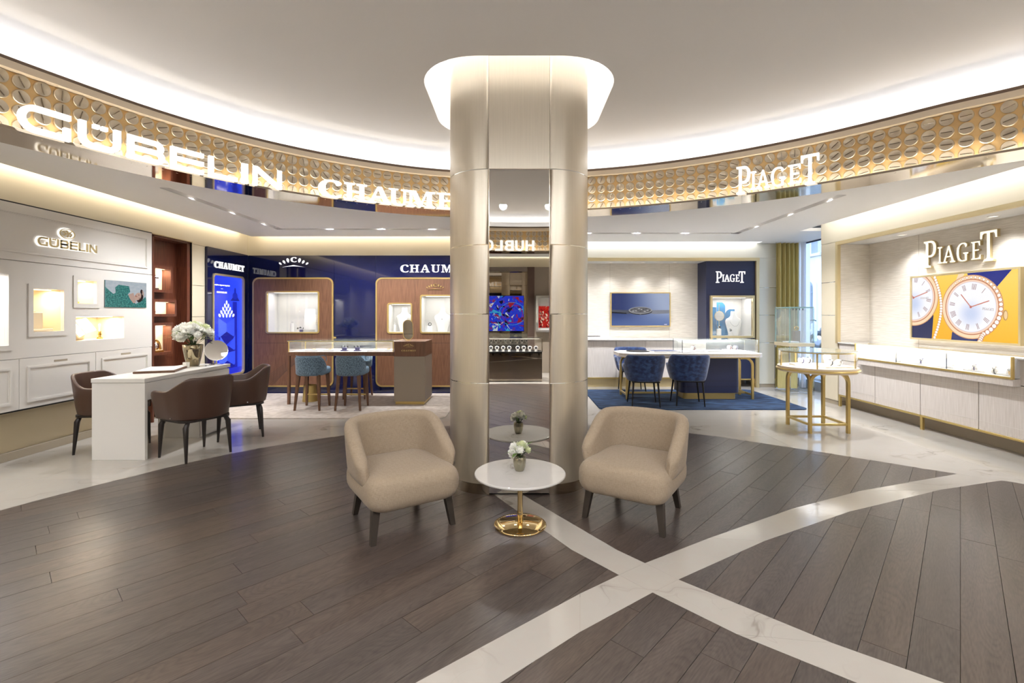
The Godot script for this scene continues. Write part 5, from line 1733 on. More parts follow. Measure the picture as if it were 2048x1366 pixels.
	var c := thing("necklace_bust", "white curved necklace bust in the wide walnut framed window", "display bust", V(-3.6, 1.06, D + 0.16), 0.35)
	var arc := []
	for k in 12:
		var a := k / 11.0
		var r := PackedVector3Array()
		for i in 9:
			var t := i / 8.0 - 0.5
			r.append(Vector3(t * (0.2 - 0.05 * a), 0.04 + 0.36 * sin(a * 1.5), 0.16 * cos(a * 1.5) - absf(t) * 0.06))
		arc.append(r)
	part(c, "stand", MB.new().grid(arc).done(), "stop_white")
	part(c, "neck", bust_mesh(0.34), "stop_white", Vector3(0, 0.06, -0.1))
	part(c, "necklace", torus(0.07, 0.006, 1.3, 20, 0.3, PI - 0.3), "silver", Transform3D(Basis(Vector3.RIGHT, 1.1), Vector3(0, 0.33, 0.03)))
	for q in [[-3.9, 0.15, "low"], [-3.47, 0.14, "short"], [-3.41, 0.22, "tall"]]:
		c = thing("ring_column", "%s white column stand with silver ring in the wide window" % q[2], "jewellery stand", V(q[0], 1.06, D + (0.12 if q[2] != "tall" else 0.2)))
		part(c, "column", MB.new().lathe([Vector2(0, 0), Vector2(0.032, 0), Vector2(0.03, q[1]), Vector2(0, q[1])], 16, Vector3.ZERO, true).done(), "stop_white")
		part(c, "ring", torus(0.012, 0.003), "silver", Transform3D(Basis(Vector3.RIGHT, PI / 2), Vector3(0, q[1] + 0.013, 0)))
	c = thing("tiara_jewel", "dark jewelled tiara on a low stand in the wide window", "jewellery", V(-3.72, 1.06, D + 0.08))
	bx(c, "stand", Vector3(0, 0.02, 0), Vector3(0.05, 0.04, 0.05), "violet", 0.004)
	for k in 7:
		var a := (k - 3) * 0.4
		part(c, "stone", MB.new().lathe([Vector2(0, -0.016), Vector2(0.016, 0), Vector2(0, 0.022)], 8).done(), "jewel_dark" if k % 2 else "silver", Vector3(sin(a) * 0.07, 0.062 + 0.012 * cos(a * 2), cos(a) * 0.04))
	c = thing("necklace_bust", "white necklace bust in the small walnut framed window", "display bust", V(-1.95, 1.06, D + 0.2))
	part(c, "bust", bm, "stop_white")
	part(c, "necklace", torus(0.075, 0.004, 1.2, 20, 0.2, PI - 0.2), "silver", Transform3D(Basis(Vector3.RIGHT, 1.0), Vector3(0, 0.29, 0.03)))
	c = thing("necklace_bust", "white necklace bust in the tall window by the pillar", "display bust", V(-1.28, 1.06, D + 0.2))
	part(c, "bust", bm, "stop_white")
	part(c, "pendant", MB.new().lathe([Vector2(0, -0.012), Vector2(0.01, 0), Vector2(0, 0.012)], 8).done(), "jewel_dark", Vector3(0.0, 0.22, 0.062))
	for q in [[-1.49, "dark ringed"], [-1.08, "blue stoned"]]:
		c = thing("earring_stand", "%s white earring stand in the tall window by the pillar" % q[1], "jewellery stand", V(q[0], 1.06, D + 0.12))
		bx(c, "block", Vector3(0, 0.05, 0), Vector3(0.08, 0.1, 0.07), "stop_white", 0.004)
		part(c, "jewel", torus(0.025, 0.007), "jewel_dark", Transform3D(Basis(Vector3.RIGHT, PI / 2 - 0.2), Vector3(0, 0.132, 0)))
	for q in [[-2.1, "slim"], [-1.83, "stout"]]:
		c = thing("earring_stand", "%s white stand beside the bust in the small window" % q[1], "jewellery stand", V(q[0], 1.06, D + 0.1))
		bx(c, "block", Vector3(0, 0.06, 0), Vector3(0.03 if q[1] == "slim" else 0.045, 0.12, 0.04), "stop_white", 0.004)
		part(c, "jewel", torus(0.014, 0.004), "silver", Transform3D(Basis(Vector3.RIGHT, PI / 2 - 0.2), Vector3(0, 0.138, 0)))
	# rug
	solid("rug", MB.new().prism(rrect(3.45, 1.95, 0.14, Vector2(-2.64, -7.25), 6), 0.0005, 0.014, 0.004).done(), "rug_taupe", "pale taupe rug with rounded corners under the walnut case table", "rug", Vector3.ZERO)

# ---------------------------------------------------------------- ivory salon: recess with screen, cabinets and navy column
func ivory_salon() -> void:
	var B := 9.41
	var w := struct("wall_alcove")
	bx(w, "recess_back", V(2.4, 1.2, B + 0.03), Vector3(4.2, 2.4, 0.06), "ripple", 0.0)
	for x in [0.72, 1.862, 3.024]: bx(w, "panel_joint", V(x, 1.6, B - 0.0008), Vector3(0.003, 1.5, 0.002), "taupe", 0.0)
	bx(w, "recess_head", V(2.45, 2.39, 9.21), Vector3(4.2, 0.06, 0.46), "white_inside", 0.0)
	var tr := struct("trim_3")
	bx(tr, "edge", V(2.46, 2.39, 8.965), Vector3(4.2, 0.06, 0.05), "gold_satin", 0.002)
	bx(tr, "edge", V(4.525, 1.18, 8.965), Vector3(0.055, 2.36, 0.05), "gold_satin", 0.002)
	var nth := 6
	for x in [0.65, 1.24, 1.84, 2.45, 3.06]:
		nth -= 1
		var o := thing("ceiling_downlight", "%s small downlight from the navy column above the wall screen" % ["", "first", "second", "third", "fourth", "fifth"][nth], "lamp", V(x, 2.3585, 9.2), 0.0, "downlights over the ivory cabinets")
		part(o, "lens", MB.new().lathe([Vector2(0.0, -0.002), Vector2(0.035, -0.002)], 18, Vector3.ZERO, true).done(), "downlight")
		part(o, "rim", MB.new().lathe([Vector2(0.035, -0.005), Vector2(0.044, -0.005), Vector2(0.046, 0.0)], 18, Vector3.ZERO, true).done(), "white_lacquer")
		spot("beam", Vector3(0, -0.03, 0), Vector3(0, -1, 0.1), 50.0, 0.25, SOFT, 0.04, o)
	# cabinets, one unit each, under one worktop
	var xs := [0.42, 0.77, 1.325, 1.893, 2.448, 3.036, 3.575]
	for i in 6:
		var x0: float = xs[i]; var x1: float = xs[i + 1]
		var c := thing("base_cabinet", "%s pale veneer cabinet from the navy column under the worktop" % ["sixth", "fifth", "fourth", "third", "second", "first"][i], "cabinet", V((x0 + x1) / 2, 0, 9.19), 0.0, "base cabinets under the ivory worktop")
		var cw := x1 - x0 - 0.003
		bx(c, "body", Vector3(0, 0.525, 0), Vector3(cw, 0.68, 0.38), "veneer", 0.0)
		bx(c, "drawer", Vector3(0, 0.802, 0.2), Vector3(cw - 0.003, 0.136, 0.02), "veneer", 0.002)
		bx(c, "door", Vector3(0, 0.457, 0.2), Vector3(cw - 0.003, 0.545, 0.02), "veneer", 0.002)
		bx(c, "rail", Vector3(0, 0.172, 0.2), Vector3(cw, 0.026, 0.02), "gold", 0.002)
		bx(c, "plinth", Vector3(0, 0.08, 0.14), Vector3(cw, 0.16, 0.02), "gold_satin", 0.0)
	tag(bx(self, "worktop", V(2.0, 0.893, 9.15), Vector3(3.15, 0.03, 0.5), "marble_table", 0.006), "long pale worktop over the veneer base cabinets", "worktop")
	var bk := thing("catalogue", "large white catalogue lying on the pale worktop beside the pillar", "book", V(1.55, 0.909, 9.12), 0.05)
	bx(bk, "cover", Vector3(0, 0.003, 0), Vector3(0.5, 0.006, 0.26), "white_lacquer", 0.0)
	bx(bk, "pages", Vector3(0, 0.019, 0), Vector3(0.49, 0.026, 0.25), "ivory_print", 0.003)
	bx(bk, "tray", Vector3(-0.1, 0.04, 0), Vector3(0.3, 0.012, 0.2), "jewel_dark", 0.002)
	# screen
	var s := thing("wall_screen", "gold framed wall screen showing a thin watch on blue", "screen", V(2.443, 1.126, B - 0.03))
	bx(s, "case", Vector3(0, 0.332, 0.012), Vector3(1.12, 0.62, 0.03), "black", 0.0)
	part(s, "frame", MB.new().framez(rrect(1.165, 0.664, 0.004, Vector2(0, 0.332), 1), rrect(1.128, 0.628, 0.004, Vector2(0, 0.332), 1), 0.0, 0.045).done(), "gold")
	sheet(s, "picture", 1.13, 0.63, "screen_watch", Vector3(0, 0.017, 0.026))
	part(s, "lettering", fit_text("PIAGET", 0.055, 0.015, 0.001, serif(false)), "white_lacquer", Vector3(0.49, 0.035, 0.033))
	# navy column with a window
	var c := thing("display_column", "tall navy panelled column with a gold framed lit window", "display column", V(4.034, 0, 8.985))
	var hole := Rect2(0.09, 0.96, 0.76, 0.72)
	part(c, "front_panel", holed(0.91, 2.2, 0.02, [Rect2(0.09, 0.8, 0.76, 0.72)]), "navy_satin", Vector3(-0.455, 0.16, 0))
	bx(c, "side_panel", Vector3(-0.447, 1.26, -0.22), Vector3(0.016, 2.2, 0.4), "navy_satin", 0.0)
	bx(c, "side_panel", Vector3(0.447, 1.26, -0.22), Vector3(0.016, 2.2, 0.4), "navy_satin", 0.0)
	for y in [1.735, 1.83]: bx(c, "panel_joint", Vector3(0, y, 0.0006), Vector3(0.908, 0.003, 0.002), "black", 0.0)
	bx(c, "rail", Vector3(0, 0.147, -0.01), Vector3(0.91, 0.026, 0.03), "gold", 0.002)
	for x in [-0.44, 0.0, 0.44]: bx(c, "foot", Vector3(x, 0.067, -0.02), Vector3(0.03, 0.134, 0.03), "gold", 0.002)
	var lin := part(c, "niche", niche_mesh(0.76, 0.72, 0.38), "white_inside", Vector3(-0.365, 0.96, -0.0205))
	niche_lamp(lin, 0.76, 0.72, 0.38, 0.17, WHITE_L)
	part(c, "niche_frame", MB.new().framez(rrect(0.82, 0.79, 0.006, Vector2.ZERO, 1), rrect(0.75, 0.715, 0.006, Vector2.ZERO, 1), 0.0, 0.06).done(), "gold_satin", Vector3(0.015, 1.32, 0))
	bx(c, "pane", Vector3(0.015, 1.32, 0.03), Vector3(0.748, 0.713, 0.004), "glass", 0.0)
	var sg := thing("lit_sign", "white glowing serif lettering on the navy panelled column", "sign", V(4.03, 1.955, 8.984))
	maison_p(sg, 0.545, 0.212, "sign_white", Vector3.ZERO, 0.015)
	# in its window
	var pz := 8.985
	var bp := thing("display_backdrop", "azure overlapping arched panels behind the bust in the column window", "backdrop", V(4.03, 0.962, pz + 0.25))
	bx(bp, "panel", Vector3(-0.26, 0.27, 0.0), Vector3(0.2, 0.54, 0.012), "azure", 0.003)
	part(bp, "panel", MB.new().prismz(PackedVector2Array([Vector2(-0.16, 0), Vector2(0.0, 0), Vector2(0.0, 0.56), Vector2(-0.02, 0.6), Vector2(-0.06, 0.63), Vector2(-0.16, 0.63)]), 0.02, 0.032).done(), "azure")
	part(bp, "panel", MB.new().prismz(PackedVector2Array([Vector2(0.02, 0), Vector2(0.2, 0), Vector2(0.2, 0.5), Vector2(0.1, 0.5), Vector2(0.05, 0.47), Vector2(0.02, 0.42)]), -0.02, -0.008).done(), "azure")
	var bu := thing("necklace_bust", "white necklace bust before azure panels in the column window", "display bust", V(4.15, 0.962, pz + 0.14))
	part(bu, "bust", bust_mesh(0.46), "stop_white")
	part(bu, "pendant", torus(0.09, 0.003, 1.6, 20, 0.1, PI - 0.1), "silver", Transform3D(Basis(Vector3.RIGHT, 1.2), Vector3(0, 0.31, 0.03)))
	var rd := thing("round_display", "white round disc on a slim gold rod in the column window", "jewellery stand", V(3.87, 0.962, pz + 0.12))
	part(rd, "rod", MB.new().tube(PackedVector3Array([Vector3(0, 0, 0), Vector3(0, 0.6, 0)]), 0.006).done(), "gold")
	part(rd, "disc", MB.new().lathe([Vector2(0, 0), Vector2(0.085, 0), Vector2(0.085, 0.012), Vector2(0, 0.012)], 28, Vector3.ZERO, true).done(), "ripple", Transform3D(Basis(Vector3.RIGHT, PI / 2), Vector3(0, 0.37, 0.01)))
	part(rd, "rim", torus(0.087, 0.006, 1.0, 28), "gold", Transform3D(Basis(Vector3.RIGHT, PI / 2), Vector3(0, 0.37, 0.016)))
	for q in [[3.84, 0.13, "taller"], [4.05, 0.07, "shorter"]]:
		var ws := thing("watch_stand", "%s white watch stand with a watch in the column window" % q[2], "watch", V(q[0], 0.962, pz + 0.05))
		bx(ws, "stand", Vector3(0, q[1] / 2, 0), Vector3(0.07, q[1], 0.05), "stop_white", 0.006)
		part(ws, "strap", torus(0.028, 0.006, 1.2), "silver", Transform3D(Basis(Vector3.BACK, PI / 2), Vector3(0, q[1] + 0.034, 0)))
		part(ws, "dial", MB.new().lathe([Vector2(0, 0), Vector2(0.018, 0), Vector2(0.018, 0.008), Vector2(0, 0.009)], 16).done(), "jewel_dark", Transform3D(Basis(Vector3.RIGHT, PI / 2), Vector3(0, q[1] + 0.034, 0.03)))
	solid("rug", MB.new().prism(rrect(3.0, 1.78, 0.12, Vector2(2.72, -7.75), 6), 0.0005, 0.014, 0.004).done(), "rug_blue", "dark blue rug with rounded corners under the ivory table", "rug", Vector3.ZERO)

# ---------------------------------------------------------------- small goods
func cuff(nm: String, label: String, at: Vector3, turn: float, m: String, group := "") -> Node3D:
	# white C-shaped watch holder with a coloured strap round it
	var o := thing(nm, label, "watch", at, turn, group)
	part(o, "holder", MB.new().lathe([Vector2(0, -0.03), Vector2(0.027, -0.03), Vector2(0.033, -0.025), Vector2(0.033, 0.025), Vector2(0.027, 0.03), Vector2(0, 0.03)], 18).done(), "stop_white", Transform3D(Basis(Vector3.BACK, PI / 2), Vector3(0, 0.035, 0)))
	part(o, "strap", torus(0.035, 0.005, 1.0, 20, -0.9, 2.9), m, Transform3D(Basis(Vector3.BACK, PI / 2), Vector3(0, 0.036, 0)))
	part(o, "dial", MB.new().lathe([Vector2(0, 0), Vector2(0.016, 0), Vector2(0.015, 0.007), Vector2(0, 0.008)], 14).done(), "silver", Transform3D(Basis(Vector3.RIGHT, 0.9), Vector3(0, 0.06, 0.028)))
	return o

func tray(label: String, at: Vector3, w: float, d: float, h: float, m: String, turn := 0.0, group := "") -> Node3D:
	var o := thing("display_tray", label, "tray", at, turn, group)
	bx(o, "board", Vector3(0, h / 2, 0), Vector3(w, h, d), m, 0.004)
	return o

func bangle(label: String, at: Vector3, m: String, group := "") -> void:
	var o := solid("bracelet", torus(0.032, 0.004, 0.85, 22), m, label, "jewellery", at, group)
	o.rotation = Vector3(0.12, at.x * 7.0, 0)

# ---------------------------------------------------------------- long counter in the right wall
func right_counter() -> void:
	var X := 4.83
	# doors between gold legs
	for k in 5:
		var d1 := 7.16 - k * 0.72
		var d0 := d1 - 0.717
		var c := thing("base_cabinet", "%s striped veneer cabinet from the window along the long wall counter" % ["first", "second", "third", "fourth", "fifth"][k], "cabinet", Vector3.ZERO, 0.0, "cabinets of the long wall counter")
		c.transform = on_right(X, (d0 + d1) / 2, 0.0)
		bx(c, "body", Vector3(0, 0.43, -0.22), Vector3(0.714, 0.5, 0.4), "veneer", 0.0)
		bx(c, "door", Vector3(0, 0.43, -0.01), Vector3(0.712, 0.51, 0.02), "veneer", 0.002)
		for y in [0.27, 0.6]: bx(c, "inlay", Vector3(0, y, 0.0006), Vector3(0.712, 0.004, 0.002), "white_lacquer", 0.0)
		bx(c, "rail", Vector3(0, 0.163, -0.008), Vector3(0.717, 0.022, 0.03), "gold", 0.002)
		if k % 2 == 0: bx(c, "leg", Vector3(-0.345, 0.076, -0.012), Vector3(0.034, 0.152, 0.03), "gold", 0.002)
	bx(self, "baseboard_right", V(5.0, 0.06, 5.2), Vector3(0.04, 0.12, 4.4), "greige", 0.0).set_meta("kind", "structure")
	var wt := thing("worktop", "long pale worktop and upper band of the counter below the gold lettering", "worktop", V(5.06, 0.69, 5.1))
	for q in [[-2.05, 0.46], [1.62, 1.12]]:
		var zc: float = q[0] + (q[1] / 2 if q[0] < 0 else 0.0) - (0.0 if q[0] < 0 else q[1] / 2)
		bx(wt, "slab", Vector3(-0.01, 0.255, zc), Vector3(0.49, 0.02, q[1]), "marble_table", 0.004)
		bx(wt, "band", Vector3(-0.005, 0.122, zc), Vector3(0.45, 0.24, q[1]), "veneer", 0.002)
	bx(wt, "slab", Vector3(0.153, 0.255, -0.54), Vector3(0.165, 0.02, 2.1), "marble_table", 0.004)
	bx(wt, "band", Vector3(0.153, 0.122, -0.54), Vector3(0.165, 0.24, 2.1), "veneer", 0.0)
	bx(wt, "band", Vector3(-0.09, 0.033, -0.54), Vector3(0.32, 0.06, 2.1), "veneer", 0.0)
	# glass case let into the front of the counter, in three bays
	var g := thing("glass_case", "long gold framed glass case in three lit bays on the wall counter", "showcase")
	g.transform = on_right(4.76, 5.64, 0.0)
	var L := 2.1
	bx(g, "base", Vector3(0, 0.715, -0.03), Vector3(L + 0.02, 0.07, 0.08), "veneer", 0.002)
	bx(g, "floor_board", Vector3(0, 0.762, -0.17), Vector3(L, 0.012, 0.36), "white_inside", 0.0)
	bx(g, "back", Vector3(0, 0.86, -0.36), Vector3(L, 0.19, 0.012), "white_inside", 0.0)
	for s in [-1, 1]:
		bx(g, "frame", Vector3(s * (L / 2 + 0.006), 0.86, 0.008), Vector3(0.022, 0.21, 0.022), "gold", 0.002)
		bx(g, "end", Vector3(s * (L / 2 - 0.004), 0.86, -0.17), Vector3(0.006, 0.19, 0.36), "white_inside", 0.0)
	bx(g, "frame", Vector3(0, 0.758, 0.008), Vector3(L + 0.034, 0.022, 0.022), "gold", 0.002)
	bx(g, "frame", Vector3(0, 0.962, -0.175), Vector3(L + 0.034, 0.012, 0.012), "gold", 0.0)
	bx(g, "top_pane", Vector3(0, 0.963, -0.17), Vector3(L, 0.008, 0.34), "glass", 0.0)
	bx(g, "front_pane", Vector3(0, 0.862, 0.008), Vector3(L, 0.188, 0.005), "glass", 0.0)
	bx(g, "pane_edge", Vector3(0, 0.959, 0.009), Vector3(L, 0.004, 0.006), "glass_edge", 0.0)
	for x in [-0.35, 0.35]: bx(g, "divider", Vector3(x, 0.86, -0.02), Vector3(0.016, 0.185, 0.05), "chrome", 0.0)
	bx(g, "light_strip", Vector3(0, 0.952, -0.335), Vector3(L - 0.04, 0.008, 0.02), "led_white", 0.0)
	area("lamp", Transform3D(Basis(Vector3.RIGHT, -PI / 2 + 0.5), Vector3(0, 0.946, -0.32)), Vector2(L - 0.06, 0.025), 0.46, WHITE_L, g)
	var names := ["window-side bay", "window-side bay", "middle bay", "middle bay", "bay under the poster", "bay under the poster"]
	for k in 6:
		var d := 6.5 - k * 0.36
		tray("white tray holding a %s bracelet in the %s of the wall case" % ["silver" if k % 2 == 0 else "gold", names[k]], V(4.93, 0.7685, d), 0.2, 0.24, 0.022, "stop_white")
		bangle("%s bracelet lying on a tray in the %s" % ["silver" if k % 2 == 0 else "gold", names[k]], V(4.92, 0.7965, d), "gold_jewel" if k % 2 else "silver")
	for q in [[5.72, "violet", "violet"], [5.06, "violet", "slate"], [4.85, "jewel_dark", "dark"], [4.7, "gold_jewel", "gold"]]:
		cuff("wristwatch", "watch with %s strap standing in the long wall case" % q[2], V(4.86, 0.7685, q[0]), -PI / 2 + 0.3, q[1])
	# gold lettering and the lit poster above
	var s := thing("wall_sign", "large gold edged glowing serif lettering above the watch poster", "sign")
	s.transform = on_right(5.298, 5.715, 1.957)
	maison_p(s, 0.95, 0.35, "gold_satin", Vector3.ZERO, 0.03)
	var ch := s.get_children()
	var glowing := [["P", 0.0, 0.2, 0.0, 1.0], ["I", 0.215, 0.29, 0.1, 0.72], ["A", 0.285, 0.475, 0.1, 0.72], ["G", 0.485, 0.65, 0.085, 0.745], ["E", 0.675, 0.805, 0.1, 0.72], ["T", 0.79, 1.0, 0.0, 1.0]]
	for k in 6:
		var l: Array = glowing[k]
		var cw: float = (l[2] - l[1]) * 0.95 - 0.012
		var hh: float = ((l[4] - l[3]) if l[0] != "G" else 0.66) * 0.35 - 0.012
		part(ch[k], "glow_face", fit_text(l[0], cw, hh, 0.006, serif(false)), "sign_warm", Vector3(0, 0.006, 0.027))
	var p := thing("wall_poster", "large lit poster of two jewelled watches on yellow and blue", "poster")
	p.transform = on_right(5.298, 5.66, 1.055)
	bx(p, "light_rim", Vector3(0, 0.4, 0.015), Vector3(1.36, 0.8, 0.02), "led_white", 0.0)
	bx(p, "body", Vector3(0, 0.4, 0.04), Vector3(1.38, 0.815, 0.02), "gold_satin", 0.0)
	part(p, "frame", MB.new().framez(rrect(1.39, 0.825, 0.004, Vector2(0, 0.4), 1), rrect(1.345, 0.78, 0.004, Vector2(0, 0.4), 1), 0.03, 0.07).done(), "gold_satin")
	sheet(p, "picture", 1.345, 0.78, "print_watches", Vector3(0, 0.01, 0.052))
	part(p, "lettering", fit_text("PIAGET", 0.13, 0.026, 0.001, serif(false)), "taupe", Transform3D(Basis(Vector3.BACK, -0.1), Vector3(0.345, 0.36, 0.059)))
	part(p, "lettering", fit_text("PIAGET", 0.12, 0.024, 0.001, serif(false)), "taupe", Vector3(-0.48, 0.51, 0.059))

# ---------------------------------------------------------------- behind the camera: what the pillar mirror shows
func rear_salon() -> void:
	var w := struct("wall_rear_lining")
	bx(w, "mirror_panel", Vector3(-1.35, 1.23, 3.86), Vector3(3.3, 2.46, 0.02), "bronze_mirror", 0.0)
	bx(w, "pilaster", Vector3(0.37, 1.23, 3.85), Vector3(0.16, 2.46, 0.06), "dark_brown", 0.0)
	bx(w, "panel", Vector3(2.3, 1.23, 3.86), Vector3(3.7, 2.46, 0.02), "taupe", 0.0)
	bx(w, "panel", Vector3(-3.9, 1.23, 3.86), Vector3(1.6, 2.46, 0.02), "cream", 0.0)
	var s := thing("wall_screen", "large screen of blue and red shards on the rear mirror wall", "screen")
	s.transform = on_rear(-0.28, 3.84, 0.975)
	bx(s, "case", Vector3(0, 0.405, 0.015), Vector3(0.98, 0.83, 0.03), "black", 0.0)
	sheet(s, "picture", 0.96, 0.81, "screen_shards", Vector3(0, 0, 0.032))
	var c := thing("wall_case", "chrome framed wall case with a red picture on the rear wall", "showcase")
	c.transform = on_rear(0.78, 3.82, 0.95)
	part(c, "frame", MB.new().framez(rrect(0.6, 0.84, 0.01, Vector2(0, 0.42), 1), rrect(0.5, 0.74, 0.01, Vector2(0, 0.42), 1), 0.0, 0.12).done(), "chrome")
	sheet(c, "picture", 0.4, 0.5, "print_red", Vector3(0.03, 0.1, 0.01))
	bx(c, "back", Vector3(0, 0.42, 0.0), Vector3(0.5, 0.74, 0.008), "white_inside", 0.0)
	bx(c, "shelf", Vector3(0, 0.35, 0.06), Vector3(0.5, 0.01, 0.1), "glass_edge", 0.0)
	# counter with a mirror front and a glass case on top
	var k := thing("glass_counter", "mirror fronted watch counter with glass case before the rear wall", "counter", Vector3(-0.75, 0, 2.7))
	bx(k, "body", Vector3(0, 0.285, 0), Vector3(2.6, 0.55, 0.5), "dark_brown", 0.0)
	bx(k, "front", Vector3(0, 0.29, -0.256), Vector3(2.6, 0.56, 0.01), "bronze_mirror", 0.0)
	bx(k, "case_floor", Vector3(0, 0.585, 0), Vector3(2.6, 0.03, 0.52), "black", 0.002)
	bx(k, "top_pane", Vector3(0, 0.875, 0), Vector3(2.6, 0.01, 0.5), "glass", 0.0)
	bx(k, "front_pane", Vector3(0, 0.735, -0.25), Vector3(2.6, 0.27, 0.006), "glass", 0.0)
	bx(k, "edge", Vector3(0, 0.876, -0.252), Vector3(2.61, 0.014, 0.012), "chrome", 0.0)
	for x in [-1.3, 1.3]: bx(k, "post", Vector3(x, 0.735, -0.245), Vector3(0.02, 0.27, 0.02), "chrome", 0.0)
	bx(k, "light_strip", Vector3(0, 0.864, -0.22), Vector3(2.5, 0.008, 0.02), "led_white", 0.0)
	area("lamp", Transform3D(Basis(Vector3.RIGHT, -PI / 2), Vector3(0, 0.855, -0.2)), Vector2(2.5, 0.03), 0.4, WHITE_L, k)
	for i in 9:
		var o := thing("watch_stand", "%s white watch from the mirror wall pilaster in the rear glass counter" % ["ninth", "eighth", "seventh", "sixth", "fifth", "fourth", "third", "second", "first"][i], "watch", Vector3(-0.62 + i * 0.125 + (0.05 if i > 4 else 0.0), 0.601, 2.56), 0.0, "watches in the rear counter")
		part(o, "stand", MB.new().lathe([Vector2(0, 0), Vector2(0.03, 0), Vector2(0.026, 0.03), Vector2(0, 0.03)], 14, Vector3.ZERO, true).done(), "stop_white")
		part(o, "strap", torus(0.036, 0.009, 0.9), "stop_white", Transform3D(Basis(Vector3.RIGHT, PI / 2), Vector3(0, 0.072, 0)))
		part(o, "dial", MB.new().lathe([Vector2(0, 0), Vector2(0.024, 0), Vector2(0, 0.006)], 14).done(), "jewel_dark", Transform3D(Basis(Vector3.RIGHT, -PI / 2), Vector3(0, 0.072, -0.01)))

# ---------------------------------------------------------------- seats
func tub(hw: float, zf: float, z0: float, hb: float, pw := 2.0) -> PackedVector2Array:
	var p := PackedVector2Array()
	for i in 9: p.append(Vector2(-hw, lerpf(zf, z0, i / 9.0)))
	for i in 29:
		var a := PI * i / 28.0
		var c := cos(a); var s := sin(a)
		p.append(Vector2(-hw * signf(c) * pow(absf(c), 2.0 / pw), z0 - hb * pow(s, 2.0 / pw)))
	for i in 9: p.append(Vector2(hw, lerpf(z0, zf, (i + 1) / 9.0)))
	return p

func shell(path: PackedVector2Array, top: Callable, bot: float, th: float, flare: float, rl: float, drop := 0.35) -> ArrayMesh:
	var n := path.size()
	var s := PackedFloat32Array([0.0])
	for i in n - 1: s.append(s[i] + path[i].distance_to(path[i + 1]))
	var L := s[n - 1]
	var rings := []
	var mid := Vector2.ZERO
	for q in path: mid += q / n
	for i in n:
		var t := (path[mini(i + 1, n - 1)] - path[maxi(i - 1, 0)]).normalized()
		var o := Vector2(t.y, -t.x)
		if o.dot(path[i] - mid) < 0: o = -o
		var e := clampf(minf(s[i], L - s[i]) / rl, 0, 1)
		var w := maxf(0.12, sqrt(1.0 - (1.0 - e) * (1.0 - e)))
		var tt := th * w
		var H: float = top.call(absf(2.0 * s[i] / L - 1.0))
		H = lerpf(H - (H - bot) * drop, H, w)
		var r := PackedVector3Array()
		var put := func(off: float, y: float) -> void:
			r.append(Vector3(path[i].x + o.x * off, y, path[i].y + o.y * off))
		for k in 7: put.call(tt / 2 + flare * pow(k / 6.0, 0.8), lerpf(bot + tt / 2, H - tt / 2, k / 6.0))
		for k in range(1, 6): put.call(flare + cos(PI * k / 6.0) * tt / 2, H - tt / 2 + sin(PI * k / 6.0) * tt / 2)
		for k in 7: put.call(-tt / 2 + flare * pow(1.0 - k / 6.0, 0.8), lerpf(H - tt / 2, bot + tt / 2, k / 6.0))
		for k in range(1, 4): put.call(-cos(PI * k / 4.0) * tt / 2, bot + tt / 2 - sin(PI * k / 4.0) * tt / 2)
		rings.append(r)
	var b := MB.new().grid(rings, true)
	b.fan(rings[0], true); b.fan(rings[n - 1])
	return b.done()

func cushion(o: PackedVector2Array, y0: float, y1: float, r: float, crown := 0.01) -> ArrayMesh:
	var rows := []
	var c := Vector2.ZERO
	for p in o: c += p / o.size()
	var ring := func(ins: float, y: float) -> void:
		var q := PackedVector3Array()
		for p in o:
			var k := 1.0 - ins / (p - c).length()
			q.append(Vector3(c.x + (p.x - c.x) * k, y, c.y + (p.y - c.y) * k))
		rows.append(q)
	for i in 6:
		var a := PI * 0.5 * i / 5.0
		ring.call(r * (1.0 - sin(a)), y0 + r * (1.0 - cos(a)))
	for i in range(0, 7):
		var a := PI * 0.5 * i / 6.0
		ring.call(r * (1.0 - cos(a)), y1 - r + r * sin(a))
	var m := 0.0
	for p in o: m = maxf(m, (p - c).length())
	for k in [0.4, 0.7]:
		var q := PackedVector3Array()
		for p in o:
			var l := (p - c).length() - r
			q.append(Vector3(c.x + (p.x - c.x) / (l + r) * l * (1.0 - k), y1 + crown * k, c.y + (p.y - c.y) / (l + r) * l * (1.0 - k)))
		rows.append(q)
	for row in rows: row.reverse()
	var b := MB.new().grid(rows, true)
	b.fan(rows[-1]); b.fan(rows[0], true)
	return b.done()

func taper(a: Vector3, b: Vector3, ra: float, rb: float, n := 4) -> ArrayMesh:
	var r := []
	for q in [[a, ra], [b, rb]]:
		var p := PackedVector3Array()
		for i in n:
			var t := TAU * (i + 0.5) / n
			p.append(q[0] + Vector3(cos(t), 0, sin(t)) * q[1])
		r.append(p)
	var m := MB.new()
	for i in n:
		var k := (i + 1) % n
		if n > 4: m.st.set_smooth_group(2)
		m.quad(r[0][k], r[0][i], r[1][i], r[1][k])
	m.flat()
	m.fan(r[0]); m.fan(r[1], true)
	return m.done()

func bent_leg(a: Vector3, k: Vector3, b: Vector3, ra: float, rk: float, rb: float) -> ArrayMesh:
	return MB.new().tube(PackedVector3Array([a, a.lerp(k, 0.6), k, k.lerp(b, 0.35), k.lerp(b, 0.7), b]), [ra, lerpf(ra, rk, 0.6), rk, lerpf(rk, rb, 0.35), lerpf(rk, rb, 0.7), rb], 10).done()

